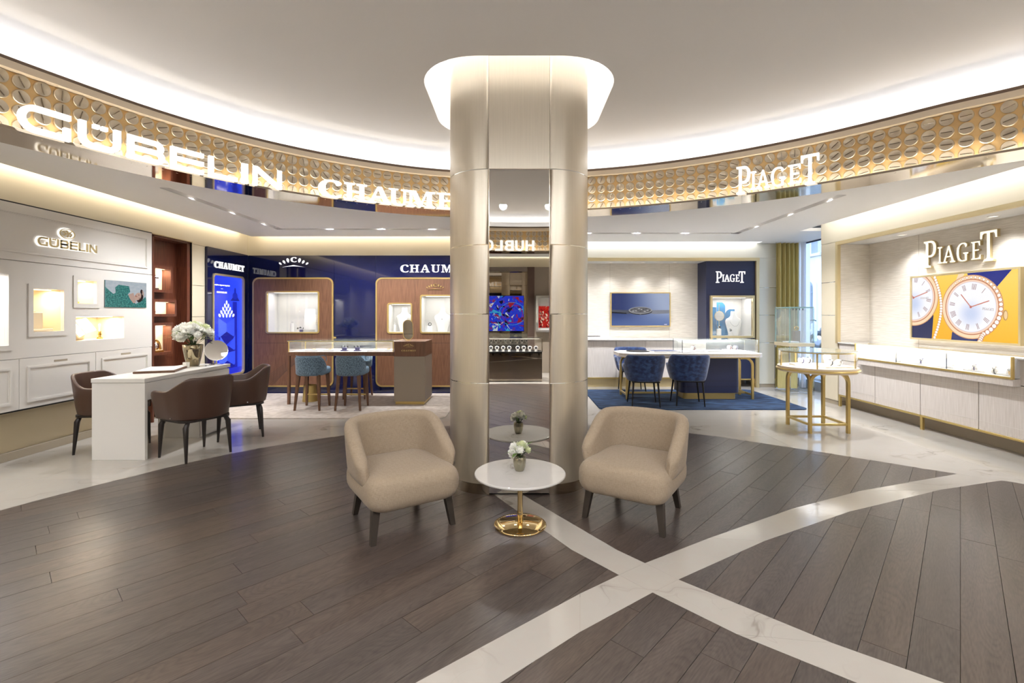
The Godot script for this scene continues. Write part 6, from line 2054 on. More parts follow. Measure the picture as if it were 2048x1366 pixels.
func armchair(at: Vector3, turn: float, label: String) -> Node3D:
	var o := thing("armchair", label, "armchair", at, turn, "beige armchairs by the pillar")
	part(o, "seat", cushion(rrect(0.6, 0.62, 0.1, Vector2(0, 0.045), 6), 0.19, 0.4, 0.085, 0.012), "beige_fabric")
	var top := func(t: float) -> float: return lerpf(0.675, 0.475, smoothstep(0.42, 1.05, t))
	part(o, "backrest", shell(tub(0.275, 0.21, -0.02, 0.265, 2.6), top, 0.32, 0.085, 0.02, 0.1, 0.3), "beige_fabric")
	for x in [-1, 1]:
		var l := part(o, "leg", taper(Vector3(x * 0.235, 0.21, 0.23), Vector3(x * 0.262, 0.0, 0.262), 0.034, 0.023), "leg_grey_oak")
		l = part(o, "leg", taper(Vector3(x * 0.2, 0.21, -0.2), Vector3(x * 0.225, 0.0, -0.25), 0.034, 0.023), "leg_grey_oak")
	return o

func desk_chair(at: Vector3, turn: float, label: String) -> Node3D:
	var o := thing("tub_chair", label, "chair", at, turn, "brown leather chairs at the white desk")
	var top := func(t: float) -> float: return lerpf(0.785, 0.66, smoothstep(0.25, 0.62, t))
	part(o, "backrest", shell(tub(0.245, 0.2, -0.02, 0.225, 2.3), top, 0.385, 0.032, 0.045, 0.07, 0.2), "leather")
	part(o, "seat", cushion(rrect(0.46, 0.46, 0.09, Vector2(0, 0.015), 5), 0.385, 0.475, 0.035), "leather")
	part(o, "frame", MB.new().prism(rrect(0.47, 0.46, 0.1, Vector2(0, 0.0), 5), 0.366, 0.388, 0.003).done(), "leg_dark")
	for x in [-1, 1]:
		part(o, "leg", bent_leg(Vector3(x * 0.17, 0.374, 0.19), Vector3(x * 0.2, 0.32, 0.2), Vector3(x * 0.21, 0.0, 0.215), 0.016, 0.024, 0.011), "leg_dark")
		part(o, "leg", bent_leg(Vector3(x * 0.17, 0.374, -0.18), Vector3(x * 0.2, 0.32, -0.19), Vector3(x * 0.21, 0.0, -0.215), 0.016, 0.024, 0.011), "leg_dark")
	bx(o, "metal_tag", Vector3(0.262, 0.41, -0.06), Vector3(0.004, 0.012, 0.012), "silver", 0.0)
	return o

func velvet_chair(at: Vector3, turn: float, label: String) -> Node3D:
	var o := thing("velvet_chair", label, "chair", at, turn, "blue velvet chairs at the ivory table")
	var top := func(t: float) -> float: return lerpf(0.76, 0.615, smoothstep(0.42, 0.66, t))
	part(o, "backrest", shell(tub(0.225, 0.16, -0.03, 0.2, 2.6), top, 0.37, 0.045, 0.055, 0.07, 0.2), "blue_velvet")
	part(o, "seat", cushion(rrect(0.44, 0.44, 0.09, Vector2(0, 0.01), 5), 0.37, 0.47, 0.04), "blue_velvet")
	bx(o, "frame", Vector3(0, 0.362, -0.01), Vector3(0.4, 0.018, 0.4), "leg_black", 0.003)
	for x in [-1, 1]:
		part(o, "leg", taper(Vector3(x * 0.175, 0.36, 0.17), Vector3(x * 0.215, 0.0, 0.21), 0.016, 0.009, 8), "leg_black")
		part(o, "leg", taper(Vector3(x * 0.175, 0.36, -0.18), Vector3(x * 0.2, 0.0, -0.215), 0.016, 0.009, 8), "leg_black")
	return o

func stool(at: Vector3, turn: float, label: String) -> Node3D:
	var o := thing("velvet_stool", label, "stool", at, turn, "velvet stools at the walnut case table")
	part(o, "seat", cushion(rrect(0.41, 0.45, 0.13, Vector2(0, 0.03), 6), 0.49, 0.59, 0.035), "stool_blue")
	var top := func(t: float) -> float: return lerpf(0.765, 0.62, pow(smoothstep(0.45, 1.0, t), 1.3))
	part(o, "backrest", shell(tub(0.178, 0.0, -0.03, 0.165, 2.4), top, 0.485, 0.05, 0.015, 0.06, 0.5), "stool_velvet")
	part(o, "piping", piping(tub(0.178, 0.0, -0.03, 0.165, 2.4), top, 0.015), "stool_blue")
	for x in [-1, 1]:
		part(o, "leg", taper(Vector3(x * 0.15, 0.5, 0.16), Vector3(x * 0.17, 0.0, 0.19), 0.032, 0.017), "walnut_leg")
		part(o, "leg", taper(Vector3(x * 0.14, 0.5, -0.14), Vector3(x * 0.175, 0.0, -0.19), 0.032, 0.017), "walnut_leg")
	bx(o, "footrest", Vector3(0, 0.17, 0.18), Vector3(0.31, 0.022, 0.02), "gold", 0.003)
	return o

func piping(path: PackedVector2Array, top: Callable, flare: float) -> ArrayMesh:
	var p := PackedVector3Array()
	var n := path.size()
	for i in range(5, n - 5):
		var t := absf(2.0 * i / (n - 1.0) - 1.0)
		var o := path[i].normalized()
		p.append(Vector3(path[i].x + o.x * (flare + 0.012), top.call(t) + 0.001, path[i].y + o.y * (flare + 0.012)))
	return MB.new().tube(p, 0.005, 6).done()

# facing: world (x, depth) direction
func facing(x: float, d: float) -> float:
	return atan2(x, -d)

# ---------------------------------------------------------------- flowers
func bloom_mesh(r: float, n: int, sd: int) -> ArrayMesh:
	var g := RandomNumberGenerator.new(); g.seed = sd
	var b := MB.new()
	for i in n:
		var t := (i + 0.5) / n
		var el := lerpf(1.5, -0.25, sqrt(t)); var az := i * 2.39996
		var e := Vector3(cos(az) * cos(el), sin(el), sin(az) * cos(el))
		var s := e.cross(Vector3.UP if absf(e.y) < 0.95 else Vector3.RIGHT).normalized()
		var u := s.cross(e).normalized()
		var l := r * g.randf_range(0.82, 1.0); var w := r * 0.2
		var p0 := e * r * 0.2; var p1 := e * l * 0.65 - u * 0.02 * r; var p2 := e * l + u * r * 0.16
		b.quad(p0 - s * w * 0.4, p1 - s * w, p1 + s * w, p0 + s * w * 0.4)
		b.quad(p1 - s * w, p2 - s * w * 0.45, p2 + s * w * 0.45, p1 + s * w)
	b.lathe([Vector2(0, -r * 0.45), Vector2(r * 0.4, -r * 0.2), Vector2(r * 0.5, r * 0.15), Vector2(r * 0.3, r * 0.4), Vector2(0, r * 0.48)], 10)
	return b.done()

func leaf_mesh(l: float, w: float) -> ArrayMesh:
	var rows := []
	for i in 6:
		var t := i / 5.0
		var k := sin(PI * minf(t * 0.94 + 0.05, 1.0)) * w * 0.5
		rows.append(PackedVector3Array([Vector3(-k, l * t * 0.75 + 0.0, l * t * t * 0.55), Vector3(0, l * t * 0.75 - k * 0.3, l * t * t * 0.55), Vector3(k, l * t * 0.75, l * t * t * 0.55)]))
	return MB.new().grid(rows).done()

func bouquet(o: Node3D, c: Vector3, R: Vector3, blooms: int, r: float, sprigs: int, leaves: int, sd: int) -> void:
	var g := RandomNumberGenerator.new(); g.seed = sd
	var kinds := [bloom_mesh(r, 80, sd), bloom_mesh(r * 0.72, 50, sd + 1)]
	var sm := bloom_mesh(r * 0.22, 9, sd + 2)
	for i in blooms:
		var t := (i + 0.5) / blooms
		var el := lerpf(1.45, -0.1, t); var az := i * 2.39996 + 0.6
		var e := Vector3(cos(az) * cos(el) * R.x, sin(el) * R.y, sin(az) * cos(el) * R.z)
		var f := part(o, "flower", kinds[i % 2], "petal" if i % 5 else "petal_green", c + e)
		f.rotation = Vector3(e.z / R.z * 1.1, 0, -e.x / R.x * 1.1)
		part(f, "stem", MB.new().tube(PackedVector3Array([Vector3.ZERO, f.transform.affine_inverse() * (c - Vector3(0, R.y * 1.1, 0))]), 0.0025, 5).done(), "leaf_dark")
	for i in sprigs:
		var el := g.randf_range(-0.3, 1.2); var az := g.randf() * TAU
		var e := Vector3(cos(az) * cos(el) * R.x, sin(el) * R.y, sin(az) * cos(el) * R.z) * g.randf_range(1.05, 1.3)
		part(o, "bud", sm, "petal" if i % 2 else "petal_green", c + e)
	var lm := leaf_mesh(r * 2.4, r * 0.6); var grass := leaf_mesh(r * 4.0, r * 0.13)
	for i in leaves:
		var az := g.randf() * TAU
		var f := part(o, "leaf", lm if i % 2 else grass, "leaf" if i % 3 else "leaf_dark", c + Vector3(sin(az) * R.x * 0.55, g.randf_range(-0.5, 0.2) * R.y, cos(az) * R.z * 0.55))
		f.rotation = Vector3(g.randf_range(0.3, 1.1), az, 0)
		f.rotation_order = EULER_ORDER_YXZ

# ---------------------------------------------------------------- lounge by the pillar
func lounge() -> void:
	armchair(V(-0.775, 0, 3.22), facing(0.556, -0.83), "beige tub armchair on the dark planks by the pillar")
	armchair(V(0.565 + 0.272, 0, 3.33), facing(-0.547, -0.84), "beige tub armchair beside the marble band by the pillar")
	var t := thing("side_table", "round marble topped side table on a polished gold foot", "table", V(0.033, 0, 3.132))
	var top := [Vector2(0, 0.327), Vector2(0.285, 0.327), Vector2(0.295, 0.332), Vector2(0.297, 0.338), Vector2(0.295, 0.344), Vector2(0.291, 0.346), Vector2(0, 0.346)]
	part(t, "table_top", MB.new().lathe(top, 72, Vector3.ZERO, true).done(), "marble_table")
	part(t, "pole", MB.new().lathe([Vector2(0.017, 0.02), Vector2(0.017, 0.32), Vector2(0.05, 0.322), Vector2(0.05, 0.328)], 28, Vector3.ZERO, true).done(), "brass_polished")
	part(t, "pole_sleeve", MB.new().lathe([Vector2(0.019, 0.028), Vector2(0.019, 0.09), Vector2(0.017, 0.09)], 28, Vector3.ZERO, true).done(), "brass_polished")
	part(t, "foot", MB.new().lathe([Vector2(0.168, 0.0), Vector2(0.172, 0.004), Vector2(0.172, 0.008), Vector2(0.165, 0.013), Vector2(0.14, 0.019), Vector2(0.1, 0.025), Vector2(0.06, 0.029), Vector2(0.0, 0.031)], 64).done(), "brass_polished")
	var v := thing("flower_vase", "small smoky glass vase with white flowers on the side table", "vase", V(0.03, 0.346, 3.16))
	part(v, "vase", MB.new().lathe([Vector2(0, 0), Vector2(0.026, 0), Vector2(0.03, 0.006), Vector2(0.038, 0.03), Vector2(0.042, 0.06), Vector2(0.041, 0.085), Vector2(0.038, 0.094), Vector2(0.035, 0.094), Vector2(0.037, 0.06), Vector2(0.03, 0.015), Vector2(0, 0.012)], 32).done(), "iridescent")
	bouquet(v, Vector3(0, 0.125, 0), Vector3(0.05, 0.035, 0.045), 7, 0.042, 16, 9, 301)

# ---------------------------------------------------------------- white desk
func writing_desk() -> void:
	var o := thing("writing_desk", "long white writing desk with panel end and drawer pedestal", "desk", V(-3.73, 0, 5.185))
	# local z towards the camera; desk 0.5 wide, 1.35 deep
	bx(o, "desk_top", Vector3(0, 0.748, 0), Vector3(0.505, 0.038, 1.36), "white_desk", 0.002)
	bx(o, "end_panel", Vector3(0, 0.363, 0.655), Vector3(0.5, 0.726, 0.035), "white_desk", 0.002)
	bx(o, "apron", Vector3(0.236, 0.643, 0.235), Vector3(0.02, 0.166, 0.8), "white_desk", 0.002)
	bx(o, "pedestal", Vector3(-0.01, 0.363, -0.41), Vector3(0.46, 0.726, 0.52), "white_desk", 0.002)
	for k in 3:
		var dr := bx(o, "drawer", Vector3(0.236, 0.6 - k * 0.235, -0.41), Vector3(0.02, 0.228, 0.515), "white_desk", 0.002)
		part(dr, "moulding", MB.new().framez(rrect(0.42, 0.15, 0.004, Vector2.ZERO, 2), rrect(0.38, 0.11, 0.004, Vector2.ZERO, 2), 0.0, 0.006).done(), "white_desk", Transform3D(Basis(Vector3.UP, PI / 2), Vector3(0.01, 0, 0)))
	# chairs
	desk_chair(V(-4.1, 0, 4.9), facing(1.0, 0.05), "brown leather tub chair between the white desk and display wall")
	desk_chair(V(-3.12, 0, 4.69), facing(-0.9, 0.44), "brown leather tub chair at the panel end of the white desk")
	desk_chair(V(-3.115, 0, 5.44), facing(-0.85, -0.53), "brown leather tub chair at the drawer end of the white desk")
	# on the desk
	var Y := 0.7675
	var t := thing("leather_tray", "walnut edged presentation tray on the white desk", "tray", V(-3.79, Y, 5.15), 0.36)
	bx(t, "board", Vector3(0, 0.01, 0), Vector3(0.36, 0.02, 0.48), "walnut_leg", 0.003)
	bx(t, "pad", Vector3(0, 0.022, 0), Vector3(0.33, 0.006, 0.45), "stop_white", 0.002)
	var v := thing("flower_vase", "tall smoky glass vase with a large bouquet of white flowers", "vase", V(-3.777, Y, 5.63))
	part(v, "vase", MB.new().lathe([Vector2(0, 0), Vector2(0.06, 0), Vector2(0.066, 0.01), Vector2(0.085, 0.1), Vector2(0.1, 0.19), Vector2(0.105, 0.245), Vector2(0.1, 0.25), Vector2(0.095, 0.2), Vector2(0.06, 0.02), Vector2(0, 0.015)], 36).done(), "smoke_glass")
	bouquet(v, Vector3(0, 0.345, 0), Vector3(0.17, 0.115, 0.16), 26, 0.072, 44, 34, 311)
	var m := thing("table_mirror", "round tilted table mirror on a chrome foot on the white desk", "mirror", V(-3.59, Y, 5.77))
	part(m, "foot", MB.new().lathe([Vector2(0, 0), Vector2(0.08, 0), Vector2(0.08, 0.006), Vector2(0.012, 0.014), Vector2(0.008, 0.05), Vector2(0, 0.05)], 28, Vector3.ZERO, true).done(), "chrome")
	var tilt := Transform3D(Basis(Vector3.UP, 0.55) * Basis(Vector3.RIGHT, PI / 2 - 0.18), Vector3(0, 0.168, 0))
	part(m, "glass", MB.new().lathe([Vector2(0, 0.006), Vector2(0.118, 0.006)], 48, Vector3.ZERO, true).done(), "mirror", tilt)
	part(m, "rim", MB.new().lathe([Vector2(0.0, -0.004), Vector2(0.122, -0.004), Vector2(0.122, 0.008), Vector2(0.117, 0.008)], 48, Vector3.ZERO, true).done(), "chrome", tilt)
	solid("candle_cup", MB.new().lathe([Vector2(0, 0), Vector2(0.032, 0), Vector2(0.034, 0.06), Vector2(0.03, 0.06), Vector2(0.028, 0.05), Vector2(0, 0.05)], 20, Vector3.ZERO, true).done(), "candle", "small white candle cup beside the tall bouquet vase", "candle", V(-3.72, Y, 5.43))
	solid("coaster", MB.new().lathe([Vector2(0, 0), Vector2(0.05, 0), Vector2(0.05, 0.006), Vector2(0, 0.006)], 24, Vector3.ZERO, true).done(), "chrome", "small round chrome coaster beside the tall bouquet vase", "coaster", V(-3.62, Y, 5.55))

# ---------------------------------------------------------------- walnut case table of the blue salon
func case_table() -> void:
	var o := thing("case_table", "walnut display table with gold edged glass case and taupe pedestal", "display table", V(-2.385, 0.0145, 7.5))
	var w := 1.6
	var cx := -0.235   # glass part runs from x -3.42 to -1.82
	bx(o, "apron", Vector3(cx, 0.757, 0), Vector3(w, 0.058, 0.6), "walnut", 0.002)
	bx(o, "leg", Vector3(cx - w / 2 + 0.02, 0.364, 0.28), Vector3(0.038, 0.728, 0.038), "walnut", 0.002)
	bx(o, "leg", Vector3(cx - w / 2 + 0.02, 0.364, -0.28), Vector3(0.038, 0.728, 0.038), "walnut", 0.002)
	bx(o, "case_floor", Vector3(cx, 0.7885, 0), Vector3(w - 0.03, 0.004, 0.57), "stop_white", 0.0)
	for z in [-0.285, 0.285]:
		bx(o, "frame", Vector3(cx, 0.945, z), Vector3(w, 0.01, 0.01), "gold", 0.0)
		for x in [-w / 2 + 0.02, w / 2 - 0.01]: bx(o, "frame", Vector3(cx + x, 0.865, z), Vector3(0.014, 0.155, 0.014), "gold", 0.0)
		bx(o, "side_pane", Vector3(cx, 0.866, z), Vector3(w - 0.04, 0.152, 0.004), "glass", 0.0)
	bx(o, "side_pane", Vector3(cx - w / 2 + 0.02, 0.866, 0), Vector3(0.004, 0.152, 0.56), "glass", 0.0)
	bx(o, "top_pane", Vector3(cx, 0.955, 0), Vector3(w, 0.008, 0.6), "glass", 0.0)
	bx(o, "pane_edge", Vector3(cx, 0.955, 0.301), Vector3(w, 0.008, 0.002), "glass_edge", 0.0)
	# pedestal
	bx(o, "plinth", Vector3(0.803, 0.022, 0), Vector3(0.43, 0.044, 0.56), "gold", 0.0)
	bx(o, "pedestal", Vector3(0.803, 0.382, 0), Vector3(0.466, 0.676, 0.6), "taupe", 0.003)
	bx(o, "pedestal_head", Vector3(0.803, 0.834, 0), Vector3(0.466, 0.226, 0.602), "walnut", 0.003)
	var e := Vector3(0.79, 0.86, 0.302)
	tiara(o, "emblem", 0.15, "gold", e + Vector3(0, 0.0, 0))
	text_row(o, "CHAUMET", 0.22, 0.022, "gold", e + Vector3(0, -0.062, 0), true, 0.004)
	area("lamp", Transform3D(Basis(Vector3.RIGHT, -PI / 2), Vector3(cx, 0.938, -0.27)), Vector2(1.5, 0.02), 0.22, WARM, o)
	# jewels
	var Y := 0.805
	for q in [[-3.1, "far"], [-2.85, "second"], [-2.15, "third"], [-1.95, "last"]]:
		tray("white pad in the walnut table case, %s from the wooden leg" % ("first" if q[1] == "far" else q[1]), V(q[0], Y, 7.45), 0.2, 0.32, 0.02, "stop_white")
		bangle("gold chain on the %s white pad of the walnut table case" % ("first" if q[1] == "far" else q[1]), V(q[0], Y + 0.027, 7.4), "gold_jewel")
	for q in [[-2.62, "ring"], [-2.42, "tiara"]]:
		var j := thing("jewel_stand", "violet velvet jewel stand holding a %s in the table case" % q[1], "jewellery stand", V(q[0], Y, 7.38))
		bx(j, "base", Vector3(0, 0.008, 0), Vector3(0.1, 0.016, 0.08), "violet", 0.003)
		bx(j, "block", Vector3(0, 0.035, 0), Vector3(0.07, 0.04, 0.05), "violet", 0.006)
		for k in 5: part(j, "stone", MB.new().lathe([Vector2(0, -0.012), Vector2(0.013, 0), Vector2(0, 0.016)], 8).done(), "silver" if k % 2 else "jewel_dark", Vector3((k - 2) * 0.024, 0.062 + 0.01 * (k % 2), 0.0))
	# oval mirror on the pedestal
	var m := thing("table_mirror", "oblong gold framed mirror standing on the walnut pedestal head", "mirror", V(-1.66, 0.961, 7.45), 0.35)
	var t := Transform3D(Basis(Vector3.RIGHT, -0.16), Vector3(0, 0.165, 0))
	part(m, "glass", MB.new().prismz(rrect(0.145, 0.3, 0.07, Vector2.ZERO, 8), 0.0, 0.008).done(), "mirror", t)
	part(m, "rim", MB.new().framez(rrect(0.158, 0.313, 0.077, Vector2.ZERO, 8), rrect(0.143, 0.298, 0.069, Vector2.ZERO, 8), -0.004, 0.012).done(), "gold", t)
	part(m, "foot", MB.new().lathe([Vector2(0, 0), Vector2(0.05, 0), Vector2(0.05, 0.006), Vector2(0.01, 0.012), Vector2(0, 0.014)], 20, Vector3.ZERO, true).done(), "gold")
	# stools
	stool(V(-2.92, 0.0145, 6.93), PI, "blue velvet stool beside the wooden leg of the walnut case table")
	stool(V(-2.35, 0.0145, 6.93), PI, "blue velvet stool beside the taupe pedestal of the walnut case table")
	stool(V(-2.56, 0.0145, 7.83), 0.0, "blue velvet stool behind the walnut case table")
	solid("brass_bin", MB.new().lathe([Vector2(0, 0), Vector2(0.115, 0), Vector2(0.095, 0.25), Vector2(0.09, 0.25), Vector2(0.1, 0.02), Vector2(0, 0.02)], 28, Vector3.ZERO, true).done(), "gold", "tapered brass waste bin under the walnut case table", "bin", V(-3.2, 0.0145, 7.5))

# ---------------------------------------------------------------- ivory table of the second salon
func arch_frame(o: Node3D, x0: float, x1: float, z: float, h: float, m: String) -> void:
	# two legs with rounded shoulders joined under the top
	for s in [0, 1]:
		var x := x0 if s == 0 else x1
		var k := 1.0 if s == 0 else -1.0
		var r := 0.12
		var p := PackedVector2Array([Vector2(x, 0.0), Vector2(x, h - r)])
		p.append_array(arc2(Vector2(x + k * r, h - r), r, PI if k > 0 else 0.0, PI * 0.5, 7))
		p.append(Vector2(x + k * (r + 0.08), h))
		part(o, "leg", MB.new().stroke(p, 0.032, -0.017, 0.017).done(), m, Vector3(0, 0, z))

func ivory_table() -> void:
	var Y := 0.0145
	var o := thing("ivory_table", "ivory table with clipped corners on rounded gold legs and navy pedestal", "table", V(2.78, Y, 7.86))
	var clip := func(w: float, d: float, c: float) -> PackedVector2Array:
		return PackedVector2Array([Vector2(-w / 2 + c, d / 2), Vector2(w / 2 - c * 0.5, d / 2), Vector2(w / 2, d / 2 - c * 0.5), Vector2(w / 2, -d / 2 + c), Vector2(w / 2 - c, -d / 2), Vector2(-w / 2 + c, -d / 2), Vector2(-w / 2, -d / 2 + c), Vector2(-w / 2, d / 2 - c * 1.4)])
	part(o, "table_top", MB.new().prism(clip.call(2.24, 0.72, 0.14), 0.715, 0.738, 0.004).done(), "veneer")
	part(o, "gold_inlay", MB.new().prism(clip.call(2.22, 0.7, 0.14), 0.708, 0.716).done(), "gold")
	part(o, "under_top", MB.new().prism(clip.call(2.24, 0.72, 0.14), 0.678, 0.709, 0.004).done(), "veneer")
	part(o, "gold_rim", MB.new().prism(clip.call(2.16, 0.64, 0.14), 0.662, 0.679).done(), "gold")
	for z in [0.22, -0.22]: arch_frame(o, -1.0, 1.0, z, 0.655, "gold")
	for x in [-1.0, 1.0]: bx(o, "stretcher", Vector3(x, 0.07, 0), Vector3(0.026, 0.028, 0.42), "gold", 0.002)
	for x in [[-1.0, -0.15], [0.8, 1.0]]: bx(o, "stretcher", Vector3((x[0] + x[1]) / 2, 0.07, 0.0), Vector3(x[1] - x[0], 0.028, 0.026), "gold", 0.002)
	part(o, "pedestal", MB.new().prism(rrect(0.93, 0.44, 0.08, Vector2(0.34, 0.0), 6), 0.1, 0.662).done(), "navy_satin")
	for y in [0.2, 0.29]: part(o, "pedestal_joint", MB.new().prism(rrect(0.932, 0.442, 0.081, Vector2(0.34, 0.0), 6), y, y + 0.003).done(), "black")
	part(o, "pedestal_base", MB.new().prism(rrect(0.84, 0.38, 0.06, Vector2(0.34, 0.0), 6), 0.0, 0.1).done(), "gold")
	# glass case on it
	var T := 0.752
	var g := thing("glass_case", "low lit glass case standing on the ivory table", "showcase", V(3.27, T, 7.88))
	bx(g, "floor_board", Vector3(0, 0.004, 0), Vector3(1.2, 0.008, 0.44), "stop_white", 0.0)
	for z in [-0.22, 0.22]:
		bx(g, "pane", Vector3(0, 0.105, z), Vector3(1.2, 0.2, 0.005), "glass", 0.0)
		bx(g, "pane_edge", Vector3(0, 0.206, z), Vector3(1.2, 0.006, 0.008), "glass_edge", 0.0)
		for x in [-0.6, 0.6]: bx(g, "post", Vector3(x, 0.105, z), Vector3(0.008, 0.2, 0.008), "jewel_dark" if x < 0 else "chrome", 0.0)
	for x in [-0.6, 0.6]: bx(g, "pane", Vector3(x, 0.105, 0), Vector3(0.005, 0.2, 0.44), "glass", 0.0)
	bx(g, "top_pane", Vector3(0, 0.209, 0), Vector3(1.2, 0.006, 0.45), "glass", 0.0)
	bx(g, "light_strip", Vector3(0, 0.2, -0.2), Vector3(1.16, 0.008, 0.012), "led_white", 0.0)
	area("lamp", Transform3D(Basis(Vector3.RIGHT, -PI / 2 + 0.4), Vector3(0, 0.192, -0.19)), Vector2(1.1, 0.02), 0.26, WHITE_L, g)
	for q in [[2.95, 7.86, "low"], [3.24, 7.84, "wide"], [3.55, 7.86, "tilted"]]:
		tray("%s white jewellery tray in the case on the ivory table" % q[2], V(q[0], T + 0.0085, q[1]), 0.24 if q[2] != "wide" else 0.28, 0.2, 0.02 if q[2] != "tilted" else 0.03, "stop_white", 0.1)
	for q in [[2.92, 7.86, "ruby", "red", 0.02], [3.53, 7.9, "ruby", "crimson", 0.03], [3.61, 7.86, "violet", "violet", 0.03]]:
		cuff("wristwatch", "watch with %s strap on a tray in the ivory table case" % q[3], V(q[0], T + 0.009 + q[4], q[1]), 0.4, q[2])
	bangle("silver bracelet on the wide tray of the ivory table case", V(3.24, T + 0.034, 7.82), "silver")
	var t := thing("leather_tray", "white tray with blue leather pad on the ivory table", "tray", V(2.42, T, 7.84), 0.12)
	bx(t, "board", Vector3(0, 0.01, 0), Vector3(0.44, 0.02, 0.3), "stop_white", 0.004)
	bx(t, "pad", Vector3(0.0, 0.022, 0), Vector3(0.4, 0.006, 0.26), "blue_velvet", 0.002)
	solid("desk_pad", MB.new().prism(circ(0.2, 32), 0.0, 0.008, 0.002).done(), "leg_black", "round black leather pad on the ivory table", "pad", V(2.05, T, 7.98))
	velvet_chair(V(1.93, Y, 7.2), facing(0.1, 1), "blue velvet chair with thin dark legs at the open end of the ivory table")
	velvet_chair(V(2.61, Y, 7.26), facing(0.14, 1), "blue velvet chair with thin dark legs before the navy pedestal")
	velvet_chair(V(2.05, Y, 8.45), facing(-0.1, -1), "blue velvet chair on the cabinet side of the ivory table")

# ---------------------------------------------------------------- round case on gold legs
func round_case() -> void:
	var o := thing("round_showcase", "round glass showcase on four arched gold legs", "showcase", V(3.615, 0, 5.75))
	for q in [[0.0, 0.225], [0.0, -0.225]]: arch_frame(o, -0.22, 0.22, q[1], 0.69, "gold")
	for x in [-0.22, 0.22]:
		bx(o, "stretcher", Vector3(x, 0.1, 0), Vector3(0.026, 0.026, 0.42), "gold", 0.002)
		part(o, "shoulder", MB.new().stroke(PackedVector2Array([Vector2(-0.225, 0.57)] + Array(arc2(Vector2(-0.105, 0.57), 0.12, PI, PI * 0.5, 7)) + [Vector2(-0.02, 0.69)]), 0.032, -0.016, 0.016).done(), "gold", Transform3D(Basis(Vector3.UP, PI / 2), Vector3(x, 0, 0)))
		part(o, "shoulder", MB.new().stroke(PackedVector2Array([Vector2(0.225, 0.57)] + Array(arc2(Vector2(0.105, 0.57), 0.12, 0, PI * 0.5, 7)) + [Vector2(0.02, 0.69)]), 0.032, -0.016, 0.016).done(), "gold", Transform3D(Basis(Vector3.UP, PI / 2), Vector3(x, 0, 0)))
	for z in [-0.22, 0.22]: bx(o, "stretcher", Vector3(0, 0.1, z), Vector3(0.42, 0.026, 0.026), "gold", 0.002)
	part(o, "under_top", MB.new().lathe([Vector2(0, 0.69), Vector2(0.405, 0.69), Vector2(0.41, 0.71), Vector2(0.0, 0.71)], 64, Vector3.ZERO, true).done(), "trim_beige")
	part(o, "gold_rim", MB.new().lathe([Vector2(0.38, 0.71), Vector2(0.43, 0.71), Vector2(0.436, 0.72), Vector2(0.43, 0.732), Vector2(0.4, 0.735)], 64, Vector3.ZERO, true).done(), "gold")
	part(o, "case_floor", MB.new().lathe([Vector2(0, 0.73), Vector2(0.418, 0.73), Vector2(0.418, 0.752), Vector2(0, 0.752)], 64, Vector3.ZERO, true).done(), "trim_beige")
	part(o, "glass_wall", MB.new().lathe([Vector2(0.4, 0.752), Vector2(0.4, 0.935)], 64, Vector3.ZERO, true).done(), "glass")
	part(o, "top_pane", MB.new().lathe([Vector2(0, 0.935), Vector2(0.405, 0.935), Vector2(0.405, 0.945), Vector2(0, 0.945)], 64, Vector3.ZERO, true).done(), "glass")
	part(o, "pane_edge", MB.new().lathe([Vector2(0.406, 0.935), Vector2(0.406, 0.945)], 64, Vector3.ZERO, true).done(), "glass_edge")
	part(o, "top_ring", MB.new().lathe([Vector2(0.385, 0.922), Vector2(0.399, 0.922), Vector2(0.399, 0.934), Vector2(0.385, 0.934)], 64, Vector3.ZERO, true).done(), "gold")
	for k in 5:
		var a := -0.55 + k * TAU / 5.0
		bx(o, "post", Vector3(sin(a) * 0.388, 0.842, cos(a) * 0.388), Vector3(0.014, 0.18, 0.014), "gold", 0.0)
	part(o, "light_ring", MB.new().lathe([Vector2(0.37, 0.93), Vector2(0.385, 0.93)], 48, Vector3.ZERO, true).done(), "led_white")
	area("lamp", Transform3D(Basis(Vector3.RIGHT, -PI / 2), Vector3(0, 0.93, 0)), Vector2(0.5, 0.5), 0.08, WHITE_L, o)
	var Y := 0.7525
	tray("oblong white tray at the front of the round showcase", V(3.72, Y, 5.58), 0.34, 0.16, 0.02, "stop_white", 0.05)
	tray("shorter white tray at the back of the round showcase", V(3.5, Y, 5.85), 0.24, 0.16, 0.022, "stop_white", -0.1)
	for q in [[3.66, 5.58, 0.02, "jewel_dark", "dark watch on the oblong tray of the round showcase"], [3.76, 5.58, 0.02, "silver", "silver watch on the oblong tray of the round showcase"], [3.49, 5.85, 0.022, "violet", "violet watch on the shorter tray of the round showcase"], [3.57, 5.85, 0.022, "jewel_dark", "black watch on the shorter tray of the round showcase"]]:
		cuff("wristwatch", q[4], V(q[0], Y + q[2] + 0.0005, q[1]), 0.3, q[3])
	var e := thing("earring_stand", "white round earring disc standing in the round showcase", "jewellery stand", V(3.8, Y, 5.85))
	part(e, "disc", MB.new().lathe([Vector2(0, 0), Vector2(0.05, 0), Vector2(0.05, 0.01), Vector2(0, 0.01)], 24, Vector3.ZERO, true).done(), "stop_white", Transform3D(Basis(Vector3.RIGHT, PI / 2), Vector3(0, 0.095, 0)))
	bx(e, "foot", Vector3(0, 0.024, 0), Vector3(0.05, 0.048, 0.03), "stop_white", 0.004)

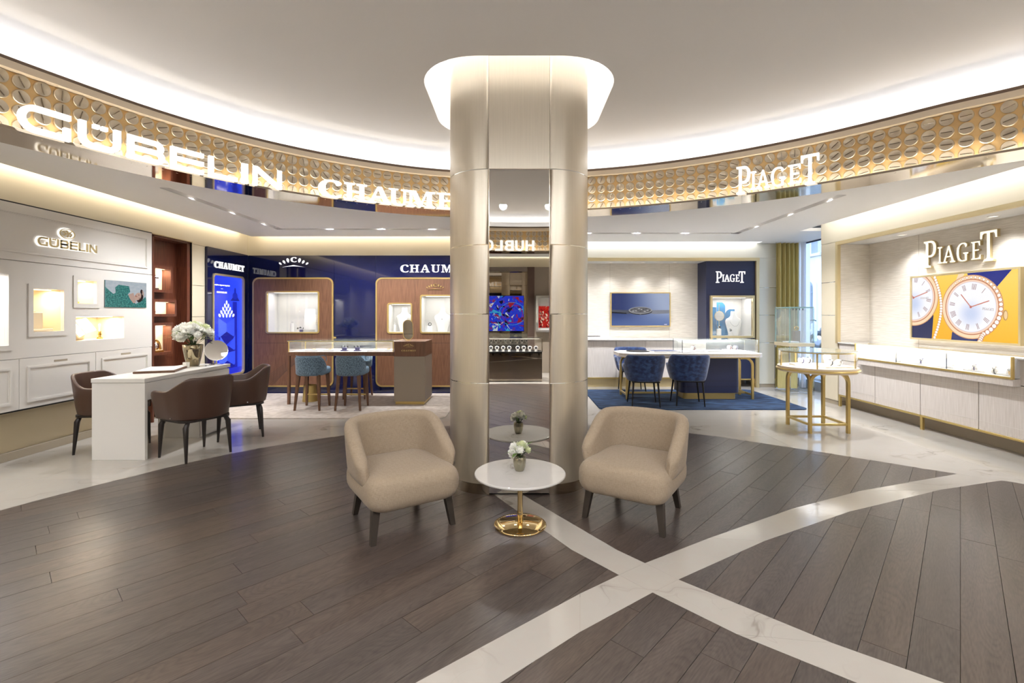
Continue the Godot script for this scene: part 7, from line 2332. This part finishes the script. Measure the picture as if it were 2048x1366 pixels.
# ---------------------------------------------------------------- tall glass case at the window
func tall_case() -> void:
	var o := thing("tall_showcase", "square glass showcase on a chrome frame stand beside the window", "showcase", V(4.83, 0, 8.31))
	var w := 0.4; var d := 0.44
	for x in [-1, 1]:
		for z in [-1, 1]:
			bx(o, "leg", Vector3(x * w / 2, 0.41, z * d / 2), Vector3(0.02, 0.82, 0.02), "chrome", 0.0)
			bx(o, "post", Vector3(x * w / 2, 1.17, z * d / 2), Vector3(0.016, 0.6, 0.016), "glass_edge", 0.0)
		bx(o, "rail", Vector3(x * w / 2, 0.03, 0), Vector3(0.02, 0.02, d), "chrome", 0.0)
		bx(o, "rail", Vector3(0, 0.03, x * d / 2), Vector3(w, 0.02, 0.02), "chrome", 0.0)
		bx(o, "pane", Vector3(x * w / 2, 1.17, 0), Vector3(0.004, 0.58, d - 0.02), "glass", 0.0)
		bx(o, "pane", Vector3(0, 1.17, x * d / 2), Vector3(w - 0.02, 0.58, 0.004), "glass", 0.0)
		bx(o, "head_rail", Vector3(x * w / 2, 1.48, 0), Vector3(0.018, 0.022, d), "glass_edge", 0.0)
		bx(o, "head_rail", Vector3(0, 1.48, x * d / 2), Vector3(w, 0.022, 0.018), "glass_edge", 0.0)
	bx(o, "case_floor", Vector3(0, 0.85, 0), Vector3(w + 0.03, 0.06, d + 0.03), "cream_gloss", 0.003)
	bx(o, "top_pane", Vector3(0, 1.493, 0), Vector3(w + 0.01, 0.006, d + 0.01), "glass", 0.0)
	bx(o, "back_panel", Vector3(-0.02, 0.42, -d / 2 + 0.05), Vector3(w - 0.06, 0.72, 0.02), "curtain", 0.0)
	for k in 4: part(o, "spot", MB.new().lathe([Vector2(0, 0), Vector2(0.008, 0), Vector2(0.008, 0.03), Vector2(0, 0.03)], 10, Vector3.ZERO, true).done(), "black", Vector3(-0.12 + k * 0.055, 1.435, 0.18))
	tray("low white tray on the floor of the square glass showcase", V(4.77, 0.8805, 8.3), 0.2, 0.16, 0.02, "stop_white")
	var s := thing("watch_stand", "taupe block with a gold watch in the square glass showcase", "watch", V(4.9, 0.8805, 8.36))
	bx(s, "block", Vector3(0, 0.1, 0), Vector3(0.1, 0.2, 0.08), "taupe", 0.004)
	part(s, "watch", torus(0.035, 0.008, 0.9), "gold_jewel", Transform3D(Basis(Vector3.RIGHT, PI / 2), Vector3(0, 0.243, 0)))
